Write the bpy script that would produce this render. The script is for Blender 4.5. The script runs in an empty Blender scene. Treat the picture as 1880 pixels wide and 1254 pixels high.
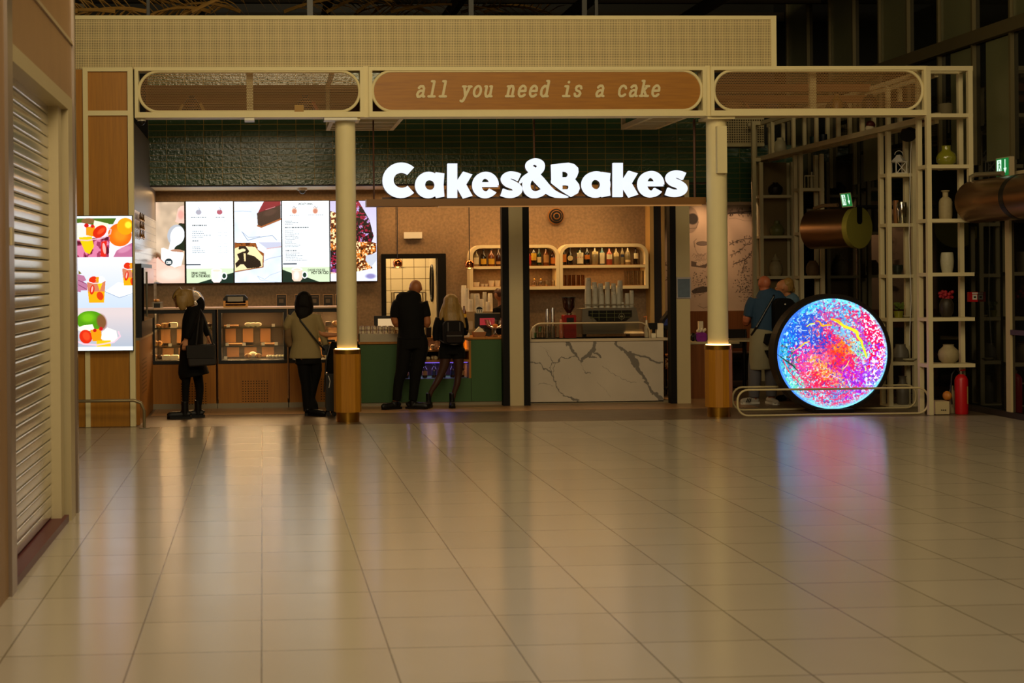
import bpy, bmesh, math, random
import numpy as np
from mathutils import Vector, Matrix
SC = bpy.context.scene
COL = SC.collection
random.seed(7); RNG = np.random.default_rng(5)
PI = math.pi
# ------------------------------------------------------------------ camera
F = 2597.; H = 1.75; PX, PY = 613., 510.8; YAW = math.atan(131/2597.); ROLL = .009
cd = bpy.data.cameras.new('camera'); cam = bpy.data.objects.new('camera', cd); COL.objects.link(cam)
cd.sensor_fit = 'HORIZONTAL'; cd.sensor_width = 36; cd.lens = F/1880*36
cd.shift_x = (940-PX)/1880; cd.shift_y = -(627-PY)/1880
cd.clip_start = .1; cd.clip_end = 60
_c, _s = math.cos(ROLL), math.sin(ROLL); _cy, _sy = math.cos(YAW), math.sin(YAW)
_r0 = Vector((_cy, -_sy, 0)); _u0 = Vector((0, 0, 1)); _f = Vector((_sy, _cy, 0))
_r = _r0*_c-_u0*_s; _u = _r0*_s+_u0*_c
m = Matrix((_r, _u, -_f)).transposed().to_4x4(); m.translation = Vector((0, 0, H)); cam.matrix_world = m
cd.dof.use_dof = True; cd.dof.focus_distance = 17.6; cd.dof.aperture_fstop = 3.2
SC.camera = cam
SC.view_settings.view_transform = 'Standard'; SC.view_settings.look = 'None'
SC.view_settings.gamma = 1; SC.view_settings.use_curve_mapping = False
SC.view_settings.exposure = 0.0
def ray(px, py):
    u = (px-PX)/F; v = -(py-PY)/F
    a = _c*u+_s*v; b = -_s*u+_c*v
    return (a*_cy+_sy, -a*_sy+_cy, b)
def at(px, py, Y):                      # the point at depth Y seen at pixel (px,py)
    x, y, b = ray(px, py); t = Y/y
    return Vector((x*t, Y, H+b*t))
def onfloor(px, py):
    x, y, b = ray(px, py); t = -H/b
    return Vector((x*t, y*t, 0))
# ------------------------------------------------------------------ light
w = bpy.data.worlds.new('world'); SC.world = w; w.use_nodes = True
w.node_tree.nodes['Background'].inputs[0].default_value = (1.0, .66, .27, 1)
w.node_tree.nodes['Background'].inputs[1].default_value = .035
def area(name, loc, sx, sy, power, col, target=None, rot=None, spread=None):
    d = bpy.data.lights.new(name, 'AREA'); d.shape = 'RECTANGLE'; d.size = sx; d.size_y = sy
    d.energy = power; d.color = col
    if spread: d.spread = spread
    o = bpy.data.objects.new(name, d); COL.objects.link(o); o.location = loc
    if target is not None: o.rotation_euler = (Vector(target)-Vector(loc)).to_track_quat('-Z', 'Y').to_euler()
    if rot: o.rotation_euler = rot
    return o
def spot(name, loc, target, power, col, size=1.0, blend=.6, rad=.05):
    d = bpy.data.lights.new(name, 'SPOT'); d.energy = power; d.color = col; d.spot_size = size; d.spot_blend = blend
    d.shadow_soft_size = rad
    o = bpy.data.objects.new(name, d); COL.objects.link(o); o.location = loc
    o.rotation_euler = (Vector(target)-Vector(loc)).to_track_quat('-Z', 'Y').to_euler()
    return o
HALL = (1.0, .77, .40)
WARM = (1.0, .58, .23)
# unseen area lights added over the walkway to stand in for hall lamps
area('hall_fill', (0.8, 10.2, 7.3), 5, 2.5, 250, HALL, target=(1.0, 17, 3.0))
area('hall_fill', (1.5, 5.0, 5.5), 4, 3, 105, HALL, target=(1.5, 17, 2.5))  # lower frontal fill, added so light reaches the facade and green tile
area('hall_fill', (6.5, 9.5, 7.2), 4, 3, 150, HALL, target=(7.5, 17.5, 1.0))
area('hall_fill', (-.2, 4.0, 6.8), 5, 5, 450, (1, .84, .6), target=(0, 8, 0))
# warm strip in the ceiling behind the green tiled bulkhead
area('counter_light', (1.9, 20.6, 3.02), 6.8, .35, 70, WARM, rot=(0, 0, 0))
for i in range(5):
    spot('counter_spot', (-.9+i*1.25, 20.0, 3.02), (-.9+i*1.25, 19.6, .9), 34, WARM, 1.5)
spot('seating_spot', (7.35, 22.85, 3.5), (7.35, 23.5, 1.9), 90, (1, .62, .33), 1.0, .8)
spot('seating_spot', (7.95, 22.85, 3.4), (7.95, 23.5, 1.9), 40, (1, .62, .36), 1.0, .8)
# ------------------------------------------------------------------ materials
def lin(c): return tuple((x/12.92 if x <= .04045 else ((x+.055)/1.055)**2.4) for x in c)
def hx(h): return lin(tuple(int(h[i:i+2], 16)/255 for i in (0, 2, 4)))
MATS = {}
def pm(name, col, rough=.5, metal=0, em=None, es=0, trans=0, spec=.5, var=0, vs=8, vscale=(1, 1, 1), bump=0, bs=60, ior=1.45, alpha=1, coat=0):
    if name in MATS: return MATS[name]
    m = bpy.data.materials.new(name); m.use_nodes = True; nt = m.node_tree; b = nt.nodes['Principled BSDF']
    c = hx(col) if isinstance(col, str) else col
    b.inputs['Base Color'].default_value = (*c, 1); b.inputs['Roughness'].default_value = rough
    b.inputs['Metallic'].default_value = metal; b.inputs['Specular IOR Level'].default_value = spec
    b.inputs['Transmission Weight'].default_value = trans; b.inputs['IOR'].default_value = ior
    b.inputs['Alpha'].default_value = alpha; b.inputs['Coat Weight'].default_value = coat
    if em: b.inputs['Emission Color'].default_value = (*hx(em), 1); b.inputs['Emission Strength'].default_value = es
    tc = nt.nodes.new('ShaderNodeTexCoord'); mp = nt.nodes.new('ShaderNodeMapping'); mp.inputs['Scale'].default_value = vscale
    nt.links.new(tc.outputs['Object'], mp.inputs[0])
    no = nt.nodes.new('ShaderNodeTexNoise'); no.inputs['Scale'].default_value = vs; no.inputs['Detail'].default_value = 5
    nt.links.new(mp.outputs[0], no.inputs['Vector'])
    v = var or .04
    mx = nt.nodes.new('ShaderNodeMix'); mx.data_type = 'RGBA'; mx.inputs['A'].default_value = (*[x*(1-v) for x in c], 1)
    mx.inputs['B'].default_value = (*[min(1, x*(1+v)) for x in c], 1)
    nt.links.new(no.outputs['Fac'], mx.inputs['Factor']); nt.links.new(mx.outputs['Result'], b.inputs['Base Color'])
    if bump:
        n2 = nt.nodes.new('ShaderNodeTexNoise'); n2.inputs['Scale'].default_value = bs; n2.inputs['Detail'].default_value = 3
        nt.links.new(mp.outputs[0], n2.inputs['Vector'])
        bp = nt.nodes.new('ShaderNodeBump'); bp.inputs['Strength'].default_value = bump; bp.inputs['Distance'].default_value = .01
        nt.links.new(n2.outputs['Fac'], bp.inputs['Height']); nt.links.new(bp.outputs[0], b.inputs['Normal'])
    MATS[name] = m; return m
def emit(name, col, s):
    if name in MATS: return MATS[name]
    m = pm(name, '101010', em=col, es=s); return m
def glassm(name, col=(1, 1, 1), fac=.12, rough=.03):
    if name in MATS: return MATS[name]
    m = bpy.data.materials.new(name); m.use_nodes = True; nt = m.node_tree; nt.nodes.clear()
    o = nt.nodes.new('ShaderNodeOutputMaterial'); t = nt.nodes.new('ShaderNodeBsdfTransparent'); t.inputs[0].default_value = (*col, 1)
    g = nt.nodes.new('ShaderNodeBsdfGlossy'); g.inputs['Roughness'].default_value = rough
    lw = nt.nodes.new('ShaderNodeLayerWeight'); lw.inputs[0].default_value = .35
    ad = nt.nodes.new('ShaderNodeMath'); ad.operation = 'MULTIPLY_ADD'; ad.inputs[1].default_value = .6; ad.inputs[2].default_value = fac
    nt.links.new(lw.outputs['Fresnel'], ad.inputs[0])
    x = nt.nodes.new('ShaderNodeMixShader'); nt.links.new(ad.outputs[0], x.inputs[0])
    nt.links.new(t.outputs[0], x.inputs[1]); nt.links.new(g.outputs[0], x.inputs[2]); nt.links.new(x.outputs[0], o.inputs[0])
    MATS[name] = m; return m
def vcol(name, rough=.5, emission=0, spec=.5, coat=0):       # colour painted per vertex (pictures, veins)
    if name in MATS: return MATS[name]
    m = bpy.data.materials.new(name); m.use_nodes = True; nt = m.node_tree; b = nt.nodes['Principled BSDF']
    a = nt.nodes.new('ShaderNodeAttribute'); a.attribute_name = 'paint'
    b.inputs['Roughness'].default_value = rough; b.inputs['Specular IOR Level'].default_value = spec; b.inputs['Coat Weight'].default_value = coat
    if emission:
        b.inputs['Base Color'].default_value = (.01, .01, .01, 1)
        nt.links.new(a.outputs['Color'], b.inputs['Emission Color']); b.inputs['Emission Strength'].default_value = emission
    else: nt.links.new(a.outputs['Color'], b.inputs['Base Color'])
    MATS[name] = m; return m
def brickm(name, c1, c2, mortar, bw, bh, ms, axes='XZ', rough=.3, off=0, bump=.0, bsc=14, wob=0, origin=(0, 0), spec=.5, var=0, rmax=None):
    m = bpy.data.materials.new(name); m.use_nodes = True; nt = m.node_tree; b = nt.nodes['Principled BSDF']; L = nt.links.new
    g = nt.nodes.new('ShaderNodeNewGeometry'); sp = nt.nodes.new('ShaderNodeSeparateXYZ'); L(g.outputs['Position'], sp.inputs[0])
    cb = nt.nodes.new('ShaderNodeCombineXYZ')
    for i, ax in enumerate(axes):
        ad = nt.nodes.new('ShaderNodeMath'); ad.operation = 'SUBTRACT'; ad.inputs[1].default_value = origin[i]
        L(sp.outputs[ax], ad.inputs[0]); L(ad.outputs[0], cb.inputs[i])
    br = nt.nodes.new('ShaderNodeTexBrick'); br.offset = off; br.squash = 1
    br.inputs['Color1'].default_value = (*hx(c1), 1); br.inputs['Color2'].default_value = (*hx(c2), 1); br.inputs['Mortar'].default_value = (*hx(mortar), 1)
    br.inputs['Scale'].default_value = 1; br.inputs['Mortar Size'].default_value = ms; br.inputs['Brick Width'].default_value = bw
    br.inputs['Row Height'].default_value = bh; br.inputs['Mortar Smooth'].default_value = .3
    L(cb.outputs[0], br.inputs['Vector']); L(br.outputs['Color'], b.inputs['Base Color'])
    no = nt.nodes.new('ShaderNodeTexNoise'); no.inputs['Scale'].default_value = bsc; no.inputs['Detail'].default_value = 4; L(g.outputs['Position'], no.inputs['Vector'])
    if var:
        n3 = nt.nodes.new('ShaderNodeTexNoise'); n3.inputs['Scale'].default_value = 1.3; n3.inputs['Detail'].default_value = 6; L(g.outputs['Position'], n3.inputs['Vector'])
        mr = nt.nodes.new('ShaderNodeMapRange'); mr.inputs[3].default_value = 1-var; mr.inputs[4].default_value = 1+var; L(n3.outputs['Fac'], mr.inputs[0])
        mu = nt.nodes.new('ShaderNodeVectorMath'); mu.operation = 'MULTIPLY'; L(br.outputs['Color'], mu.inputs[0]); L(mr.outputs[0], mu.inputs[1]); L(mu.outputs[0], b.inputs['Base Color'])
    mr2 = nt.nodes.new('ShaderNodeMapRange'); mr2.inputs[3].default_value = rough; mr2.inputs[4].default_value = rmax or rough; L(no.outputs['Fac'], mr2.inputs[0])
    L(mr2.outputs[0], b.inputs['Roughness']); b.inputs['Specular IOR Level'].default_value = spec
    ma = nt.nodes.new('ShaderNodeMath'); ma.operation = 'MULTIPLY_ADD'; ma.inputs[1].default_value = wob
    iv = nt.nodes.new('ShaderNodeMath'); iv.operation = 'SUBTRACT'; iv.inputs[0].default_value = 1; L(br.outputs['Fac'], iv.inputs[1])
    L(no.outputs['Fac'], ma.inputs[0]); L(iv.outputs[0], ma.inputs[2])
    bp = nt.nodes.new('ShaderNodeBump'); bp.inputs['Strength'].default_value = bump; bp.inputs['Distance'].default_value = .006
    L(ma.outputs[0], bp.inputs['Height']); L(bp.outputs[0], b.inputs['Normal'])
    MATS[name] = m; return m
def perfm(name, base, hole, pitch, rad, axes='XZ', see=False, hexa=False, rough=.6):   # perforated sheet
    m = bpy.data.materials.new(name); m.use_nodes = True; nt = m.node_tree; b = nt.nodes['Principled BSDF']; L = nt.links.new
    b.inputs['Roughness'].default_value = rough
    g = nt.nodes.new('ShaderNodeNewGeometry'); sp = nt.nodes.new('ShaderNodeSeparateXYZ'); L(g.outputs['Position'], sp.inputs[0])
    def M(op, a, bb=None, c=None):
        n = nt.nodes.new('ShaderNodeMath'); n.operation = op
        for i, v in enumerate((a, bb, c)):
            if v is None: continue
            if isinstance(v, (int, float)): n.inputs[i].default_value = v
            else: L(v, n.inputs[i])
        return n.outputs[0]
    u = M('DIVIDE', sp.outputs[axes[0]], pitch); v = M('DIVIDE', sp.outputs[axes[1]], pitch)
    if hexa: u = M('MULTIPLY_ADD', M('FLOOR', v), .5, u)
    du = M('SUBTRACT', M('FRACT', u), .5); dv = M('SUBTRACT', M('FRACT', v), .5)
    d = M('SQRT', M('ADD', M('MULTIPLY', du, du), M('MULTIPLY', dv, dv)))
    h = M('LESS_THAN', d, rad/pitch)
    if see:
        b.inputs['Base Color'].default_value = (*hx(base), 1)
        t = nt.nodes.new('ShaderNodeBsdfTransparent'); x = nt.nodes.new('ShaderNodeMixShader')
        L(h, x.inputs[0]); L(b.outputs[0], x.inputs[1]); L(t.outputs[0], x.inputs[2]); L(x.outputs[0], nt.nodes['Material Output'].inputs[0])
    else:
        mx = nt.nodes.new('ShaderNodeMix'); mx.data_type = 'RGBA'; mx.inputs['A'].default_value = (*hx(base), 1); mx.inputs['B'].default_value = (*hx(hole), 1)
        L(h, mx.inputs['Factor']); L(mx.outputs['Result'], b.inputs['Base Color'])
    MATS[name] = m; return m
def woodm(name, col, dark, horiz=False, rough=.45):
    m = pm(name, col, rough, var=.3, vs=3, vscale=((1, 8, 14) if horiz else (14, 14, .7)))
    for n in m.node_tree.nodes:
        if n.type == 'MIX': n.inputs['A'].default_value = (*hx(dark), 1)
    return m
CREAM = pm('cream_paint', 'e4d7a8', .5, spec=.3)
CREAMD = pm('beige_paint', 'bfae86', .5)
WOOD = woodm('honey_oak', 'a87218', '8e5b10'); WOODH = woodm('honey_oak_sign', 'a16a10', '875408', True)
WOODC = woodm('counter_oak', 'a26815', '86520f'); DWOOD = woodm('dark_oak', '7d4a22', '643816')
BLACK = pm('black_metal', '0a0908', .4); BLK2 = pm('dark_frame', '100e0d', .6, spec=.2)
WHITE = pm('white_plastic', 'dcd8cc', .4); CHAR = pm('charcoal', '23201e', .6)
BRASS = pm('brass', 'b98a35', .28, 1); COPPER = pm('copper', 'c8794a', .16, 1); STEEL = pm('brushed_steel', 'a39a88', .3, 1)
GREEN = pm('green_front', '3c5a34', .5, spec=.3); RED = pm('signal_red', 'b4121a', .35)
SKIN = pm('skin', 'b97d55', .55); BLACKCL = pm('black_cloth', '0b0a09', .85, spec=.2); GLASS = glassm('clear_glass')
CUP = pm('white_paper', 'e6dcc4', .6); DARK = pm('dark_void', '070605', .7)
# ------------------------------------------------------------------ mesh helpers
def speck(name, c1, c2, scale, rough=.6, lo=.45, hi=.6):       # two-colour mottled material
    m = pm(name, c1, rough, vs=scale); nt = m.node_tree
    mx = [n for n in nt.nodes if n.type == 'MIX'][0]; no = [n for n in nt.nodes if n.type == 'TEX_NOISE'][0]
    mx.inputs['A'].default_value = (*hx(c1), 1); mx.inputs['B'].default_value = (*hx(c2), 1); mr = nt.nodes.new('ShaderNodeMapRange'); mr.inputs[1].default_value = lo; mr.inputs[2].default_value = hi
    nt.links.new(no.outputs['Fac'], mr.inputs[0]); nt.links.new(mr.outputs[0], mx.inputs['Factor']); return m
class MB:
    def __init__(s): s.v = []; s.f = []
    def add(s, vs, fs):
        o = len(s.v); s.v += [Vector(v) for v in vs]; s.f += [tuple(i+o for i in f) for f in fs]; return s
    def box(s, x0, x1, y0, y1, z0, z1):
        x0, x1 = sorted((x0, x1)); y0, y1 = sorted((y0, y1)); z0, z1 = sorted((z0, z1))
        if s.v: e = (len(s.v) % 104)*6e-6; x0 += e; x1 -= e; y0 += e; y1 -= e; z0 += e; z1 -= e   # no coplanar faces inside one part
        return s.add([(x0, y0, z0), (x1, y0, z0), (x1, y1, z0), (x0, y1, z0), (x0, y0, z1), (x1, y0, z1), (x1, y1, z1), (x0, y1, z1)],
                     [(0, 3, 2, 1), (4, 5, 6, 7), (0, 1, 5, 4), (1, 2, 6, 5), (2, 3, 7, 6), (3, 0, 4, 7)])
    def obox(s, c, size, M):
        hx_, hy, hz = [q/2 for q in size]; c = Vector(c)
        vs = [c+M@Vector((a*hx_, b*hy, d*hz)) for d in (-1, 1) for a, b in ((-1, -1), (1, -1), (1, 1), (-1, 1))]
        return s.add(vs, [(0, 3, 2, 1), (4, 5, 6, 7), (0, 1, 5, 4), (1, 2, 6, 5), (2, 3, 7, 6), (3, 0, 4, 7)])
    def rbox(s, x0, x1, y0, y1, z0, z1, r, n=4):            # rounded in the XZ outline
        pts = []
        for cx, cz, a0 in ((x1-r, z1-r, 0), (x0+r, z1-r, 90), (x0+r, z0+r, 180), (x1-r, z0+r, 270)):
            for i in range(n+1):
                a = math.radians(a0+90*i/n); pts.append((cx+r*math.cos(a), cz+r*math.sin(a)))
        return s.prism(pts, y0, y1)
    def prism(s, pts, y0, y1):
        n = len(pts)
        vs = [(x, y0, z) for x, z in pts]+[(x, y1, z) for x, z in pts]
        fs = [tuple(range(n)), tuple(range(2*n-1, n-1, -1))]+[(i, (i+n), ((i+1) % n)+n, (i+1) % n) for i in range(n)]
        return s.add(vs, fs)
    def tube(s, pts, r, seg=8, closed=False, flat=None):
        pts = [Vector(p) for p in pts]; n = len(pts); rings = []
        rr = r if isinstance(r, (list, tuple)) else [r]*n
        up = None
        for i, p in enumerate(pts):
            a = pts[(i-1) % n] if (closed or i) else p; b = pts[(i+1) % n] if (closed or i < n-1) else p
            t = (b-a).normalized()
            if up is None: up = Vector((0, 0, 1)) if abs(t.z) < .9 else Vector((0, 1, 0))
            u = t.cross(up)
            if u.length < 1e-4: u = t.cross(Vector((1, 0, 0)))
            u.normalize(); v = u.cross(t).normalized(); up = v
            rings.append([p+(u*math.cos(2*PI*k/seg)+v*math.sin(2*PI*k/seg))*rr[i] for k in range(seg)])
        vs = [q for R in rings for q in R]; fs = []
        for i in range(n if closed else n-1):
            j = (i+1) % n
            for k in range(seg): k2 = (k+1) % seg; fs.append((i*seg+k, i*seg+k2, j*seg+k2, j*seg+k))
        if not closed: fs += [tuple(range(seg-1, -1, -1)), tuple((n-1)*seg+k for k in range(seg))]
        return s.add(vs, fs)
    def cyl(s, p0, p1, r0, r1=None, seg=16): return s.tube([p0, p1], [r0, r0 if r1 is None else r1], seg)
    def lathe(s, c, prof, seg=20):
        c = Vector(c); vs = []; fs = []; n = len(prof)
        for r, z in prof: vs += [c+Vector((r*math.cos(2*PI*k/seg), r*math.sin(2*PI*k/seg), z)) for k in range(seg)]
        for i in range(n-1):
            for k in range(seg): k2 = (k+1) % seg; fs.append((i*seg+k, i*seg+k2, (i+1)*seg+k2, (i+1)*seg+k))
        if prof[0][0] > 1e-4: fs.append(tuple(range(seg-1, -1, -1)))
        if prof[-1][0] > 1e-4: fs.append(tuple((n-1)*seg+k for k in range(seg)))
        return s.add(vs, fs)
    def ell(s, c, r, seg=14, rings=9, M=None):
        c = Vector(c); r = (r, r, r) if isinstance(r, (int, float)) else r
        vs = []; fs = []
        for i in range(rings+1):
            th = PI*i/rings
            for k in range(seg):
                a = 2*PI*k/seg; p = Vector((r[0]*math.sin(th)*math.cos(a), r[1]*math.sin(th)*math.sin(a), r[2]*math.cos(th)))
                vs.append(c+(M@p if M else p))
        for i in range(rings):
            for k in range(seg): k2 = (k+1) % seg; fs.append((i*seg+k, (i+1)*seg+k, (i+1)*seg+k2, i*seg+k2))
        return s.add(vs, fs)
    def loft(s, pts, seg=12, sub=3):                         # pts: (Vector, lateral radius, depth radius)
        P = [Vector(p[0]) for p in pts]; A = [p[1] for p in pts]; B_ = [p[2] for p in pts]; n = len(P); out = []
        def cr(a, b, c, d, t): return .5*((2*b)+(c-a)*t+(2*a-5*b+4*c-d)*t*t+(3*b-a-3*c+d)*t*t*t)
        for i in range(n-1):
            for k in range(sub):
                t = k/sub; i0, i3 = max(i-1, 0), min(i+2, n-1)
                out.append((cr(P[i0], P[i], P[i+1], P[i3], t), A[i]+(A[i+1]-A[i])*t, B_[i]+(B_[i+1]-B_[i])*t))
        out.append((P[-1], A[-1], B_[-1]))
        vs = []; m = len(out)
        for i, (p, ra, rb) in enumerate(out):
            a = out[max(i-1, 0)][0]; b = out[min(i+1, m-1)][0]; t = (b-a).normalized()
            Yv = Vector((0, 1, 0)); u = t.cross(Yv)
            if u.length < .25: u = t.cross(Vector((0, 0, 1)))
            u.normalize(); v = u.cross(t).normalized()
            vs += [p+u*(ra*math.cos(2*PI*k/seg))+v*(rb*math.sin(2*PI*k/seg)) for k in range(seg)]
        fs = []
        for i in range(m-1):
            for k in range(seg): k2 = (k+1) % seg; fs.append((i*seg+k, i*seg+k2, (i+1)*seg+k2, (i+1)*seg+k))
        fs += [tuple(range(seg-1, -1, -1)), tuple((m-1)*seg+k for k in range(seg))]
        return s.add(vs, fs)
    def pb(s, px0, py0, px1, py1, Y0, dep):                  # box whose front face at depth Y0 covers these pixels
        xm, ym = (px0+px1)/2, (py0+py1)/2
        return s.box(at(px0, ym, Y0).x, at(px1, ym, Y0).x, Y0, Y0+dep, at(xm, py1, Y0).z, at(xm, py0, Y0).z)
def mkmesh(name, vs, fs, mat, smooth):
    me = bpy.data.meshes.new(name); me.from_pydata([tuple(v) for v in vs], [], fs); me.update()
    bm = bmesh.new(); bm.from_mesh(me); bmesh.ops.recalc_face_normals(bm, faces=bm.faces); bm.to_mesh(me); bm.free()
    if mat: me.materials.append(mat)
    if smooth:
        me.polygons.foreach_set('use_smooth', [True]*len(me.polygons))
        try: me.set_sharp_from_angle(angle=math.radians(40 if smooth is True else smooth))
        except Exception: pass
    return me
RL = {}
def rootloc(o): return RL.get(o.name, Vector((0, 0, 0)))
def T(name, label, cat, loc, group=None):
    o = bpy.data.objects.new(name, None); COL.objects.link(o); o.location = loc; o.empty_display_size = .1
    o['label'] = label; o['category'] = cat
    if group: o['group'] = group
    RL[o.name] = Vector(loc); return o
def part(name, mb, mat, parent, smooth=False, label=None, kind=None):
    L = rootloc(parent); me = mkmesh(name, [v-L for v in mb.v], mb.f, mat, smooth)
    o = bpy.data.objects.new(name, me); COL.objects.link(o); o.parent = parent; RL[o.name] = L
    if label: o['label'] = label
    if kind: o['kind'] = kind
    return o
def one(name, mb, mat, label, cat, group=None, smooth=False, kind=None):
    n = len(mb.v); xs = [v.x for v in mb.v]; ys = [v.y for v in mb.v]; zs = [v.z for v in mb.v]
    L = Vector(((min(xs)+max(xs))/2, (min(ys)+max(ys))/2, min(zs)))
    me = mkmesh(name, [v-L for v in mb.v], mb.f, mat, smooth)
    o = bpy.data.objects.new(name, me); COL.objects.link(o); o.location = L; RL[o.name] = L
    o['label'] = label; o['category'] = cat
    if group: o['group'] = group
    if kind: o['kind'] = kind
    return o
def struct(name, mb, mat, parent=None):
    if parent: return part(name, mb, mat, parent)
    o = bpy.data.objects.new(name, mkmesh(name, mb.v, mb.f, mat, False)); COL.objects.link(o); o['kind'] = 'structure'; return o
def dup(root, loc, label=None, group=None, rz=None, scale=None):
    r = root.copy(); COL.objects.link(r); r.location = loc
    if rz is not None: r.rotation_euler = (0, 0, rz)
    if scale: r.scale = scale
    if label: r['label'] = label
    if group: r['group'] = group
    for ch in list(root.children):
        c = ch.copy(); COL.objects.link(c); c.parent = r
        for g in ch.children: d = g.copy(); COL.objects.link(d); d.parent = c
    return r
def base(*p):
    return Vector(p)
def textmesh(s, x, z, Y, size, mat, parent, name='lettering', align='LEFT', sx=1, bold=0, font_shear=0, rotz=0, M=None):
    cu = bpy.data.curves.new('t', 'FONT'); cu.body = s; cu.size = size; cu.align_x = align; cu.offset = bold; cu.shear = font_shear; cu.extrude = .001
    o = bpy.data.objects.new('t', cu); COL.objects.link(o); bpy.context.view_layer.update()
    me = bpy.data.meshes.new_from_object(o.evaluated_get(bpy.context.evaluated_depsgraph_get()))
    bpy.data.objects.remove(o); vs = []
    for v in me.vertices:
        p = Vector((v.co.x*sx, -v.co.z, v.co.y)); vs.append((M@p if M else p)+Vector((x, Y, z)))
    b = MB(); b.add(vs, [tuple(p.vertices) for p in me.polygons]); bpy.data.meshes.remove(me)
    return part(name, b, mat, parent)
# ------------------------------------------------------------------ painter
def vnoise(h, w, n, seed=0, octs=4):
    r = np.random.default_rng(seed); out = np.zeros((h, w)); amp = 1; tot = 0
    for o in range(octs):
        gh, gw = max(2, int(n*h/w)+2), n+2; g = r.random((gh, gw))
        y = np.linspace(0, gh-1.001, h); x = np.linspace(0, gw-1.001, w); yi = y.astype(int); xi = x.astype(int)
        fy = (y-yi)[:, None]; fx = (x-xi)[None]; fy = fy*fy*(3-2*fy); fx = fx*fx*(3-2*fx)
        a = g[yi][:, xi]; b = g[yi][:, xi+1]; c = g[yi+1][:, xi]; d = g[yi+1][:, xi+1]
        out += amp*((a*(1-fx)+b*fx)*(1-fy)+(c*(1-fx)+d*fx)*fy); tot += amp; amp *= .55; n *= 2
    return out/tot
def C3(h): return np.array([int(h[i:i+2], 16)/255 for i in (0, 2, 4)])
class Cv:
    def __init__(s, x0, y0, x1, y1, k, bg, ox=0, oy=0, sc=1):      # region in photo px, k samples per px
        s.r = (x0, y0, x1, y1); s.w = int((x1-x0)*k)+1; s.h = int((y1-y0)*k)+1
        X, Y = np.meshgrid(np.linspace(x0, x1, s.w), np.linspace(y0, y1, s.h))
        s.X = (X-ox)*sc; s.Y = (Y-oy)*sc; s.e = sc/k*.7            # drawing units = crop pixels
        s.a = np.zeros((s.h, s.w, 3))+C3(bg)
    def put(s, m, c, al=1.):
        m = np.clip(m, 0, 1)[..., None]*al; s.a = s.a*(1-m)+(C3(c) if isinstance(c, str) else c)*m; return s
    def ell(s, cx, cy, rx, ry, c, ang=0, al=1., soft=0, tex=None):
        a = math.radians(ang); dx = s.X-cx; dy = s.Y-cy; u = dx*math.cos(a)+dy*math.sin(a); v = -dx*math.sin(a)+dy*math.cos(a)
        d = (np.sqrt((u/rx)**2+(v/ry)**2)-1)*min(rx, ry); return s.put(.5-d/(s.e+soft), c, al)
    def inpoly(s, pts):
        ins = np.zeros(s.X.shape, bool); n = len(pts)
        for i in range(n):
            x1, y1 = pts[i]; x2, y2 = pts[(i+1) % n]
            if y1 == y2: continue
            c = ((y1 > s.Y) != (y2 > s.Y)) & (s.X < (x2-x1)*(s.Y-y1)/(y2-y1)+x1); ins ^= c
        return ins
    def poly(s, pts, c, al=1.): return s.put(s.inpoly(pts).astype(float), c, al)
    def rect(s, x0, y0, x1, y1, c, al=1.):
        m = np.clip((s.X-x0)/s.e+.5, 0, 1)*np.clip((x1-s.X)/s.e+.5, 0, 1)*np.clip((s.Y-y0)/s.e+.5, 0, 1)*np.clip((y1-s.Y)/s.e+.5, 0, 1)
        return s.put(m, c, al)
    def line(s, pts, w, c, al=1., clipd=1e9):
        d = np.full(s.X.shape, 1e9); ws = w if isinstance(w, (list, tuple)) else [w]*len(pts)
        for i in range(len(pts)-1):
            x1, y1 = pts[i]; x2, y2 = pts[i+1]; vx, vy = x2-x1, y2-y1; L2 = vx*vx+vy*vy+1e-9
            t = np.clip(((s.X-x1)*vx+(s.Y-y1)*vy)/L2, 0, 1); d = np.minimum(d, np.hypot(s.X-x1-t*vx, s.Y-y1-t*vy)-(ws[i]+(ws[i+1]-ws[i])*t)/2)
        return s.put(.5-d/s.e, c, al)
    def grad(s, c1, c2, mask, val):
        v = np.clip(val, 0, 1)[..., None]; col = C3(c1)*(1-v)+C3(c2)*v; m = mask.astype(float)[..., None]; s.a = s.a*(1-m)+col*m
    def mesh(s, name, Y, mat, parent=None, circ=None, xy=None):
        x0, y0, x1, y1 = s.r
        xa, xb = at(x0, (y0+y1)/2, Y).x, at(x1, (y0+y1)/2, Y).x; za, zb = at((x0+x1)/2, y0, Y).z, at((x0+x1)/2, y1, Y).z
        Xs, Zs = np.meshgrid(np.linspace(xa, xb, s.w), np.linspace(za, zb, s.h))
        idx = np.arange(s.w*s.h).reshape(s.h, s.w)
        q = np.stack([idx[:-1, :-1], idx[1:, :-1], idx[1:, 1:], idx[:-1, 1:]], -1).reshape(-1, 4)
        if circ is not None:
            cx, cy, r = circ; keep = ((s.X-cx)**2+(s.Y-cy)**2 < r*r).ravel()
            q = q[keep[q].all(1)]; used = np.unique(q); mp = -np.ones(s.w*s.h, int); mp[used] = np.arange(len(used)); q = mp[q]
        else: used = np.arange(s.w*s.h)
        L = rootloc(parent) if parent else Vector((0, 0, 0))
        co = np.stack([Xs.ravel(), np.full(Xs.size, Y), Zs.ravel()], -1)[used]-np.array(L)
        if xy: co = xy(co+np.array(L))-np.array(L)
        me = bpy.data.meshes.new(name); me.vertices.add(len(co)); me.vertices.foreach_set('co', co.astype(np.float32).ravel())
        me.loops.add(q.size); me.loops.foreach_set('vertex_index', q.ravel().astype(np.int32))
        me.polygons.add(len(q)); me.polygons.foreach_set('loop_start', (np.arange(len(q))*4).astype(np.int32))
        try: me.polygons.foreach_set('loop_total', np.full(len(q), 4, np.int32))
        except Exception: pass
        me.update(calc_edges=True)
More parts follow.
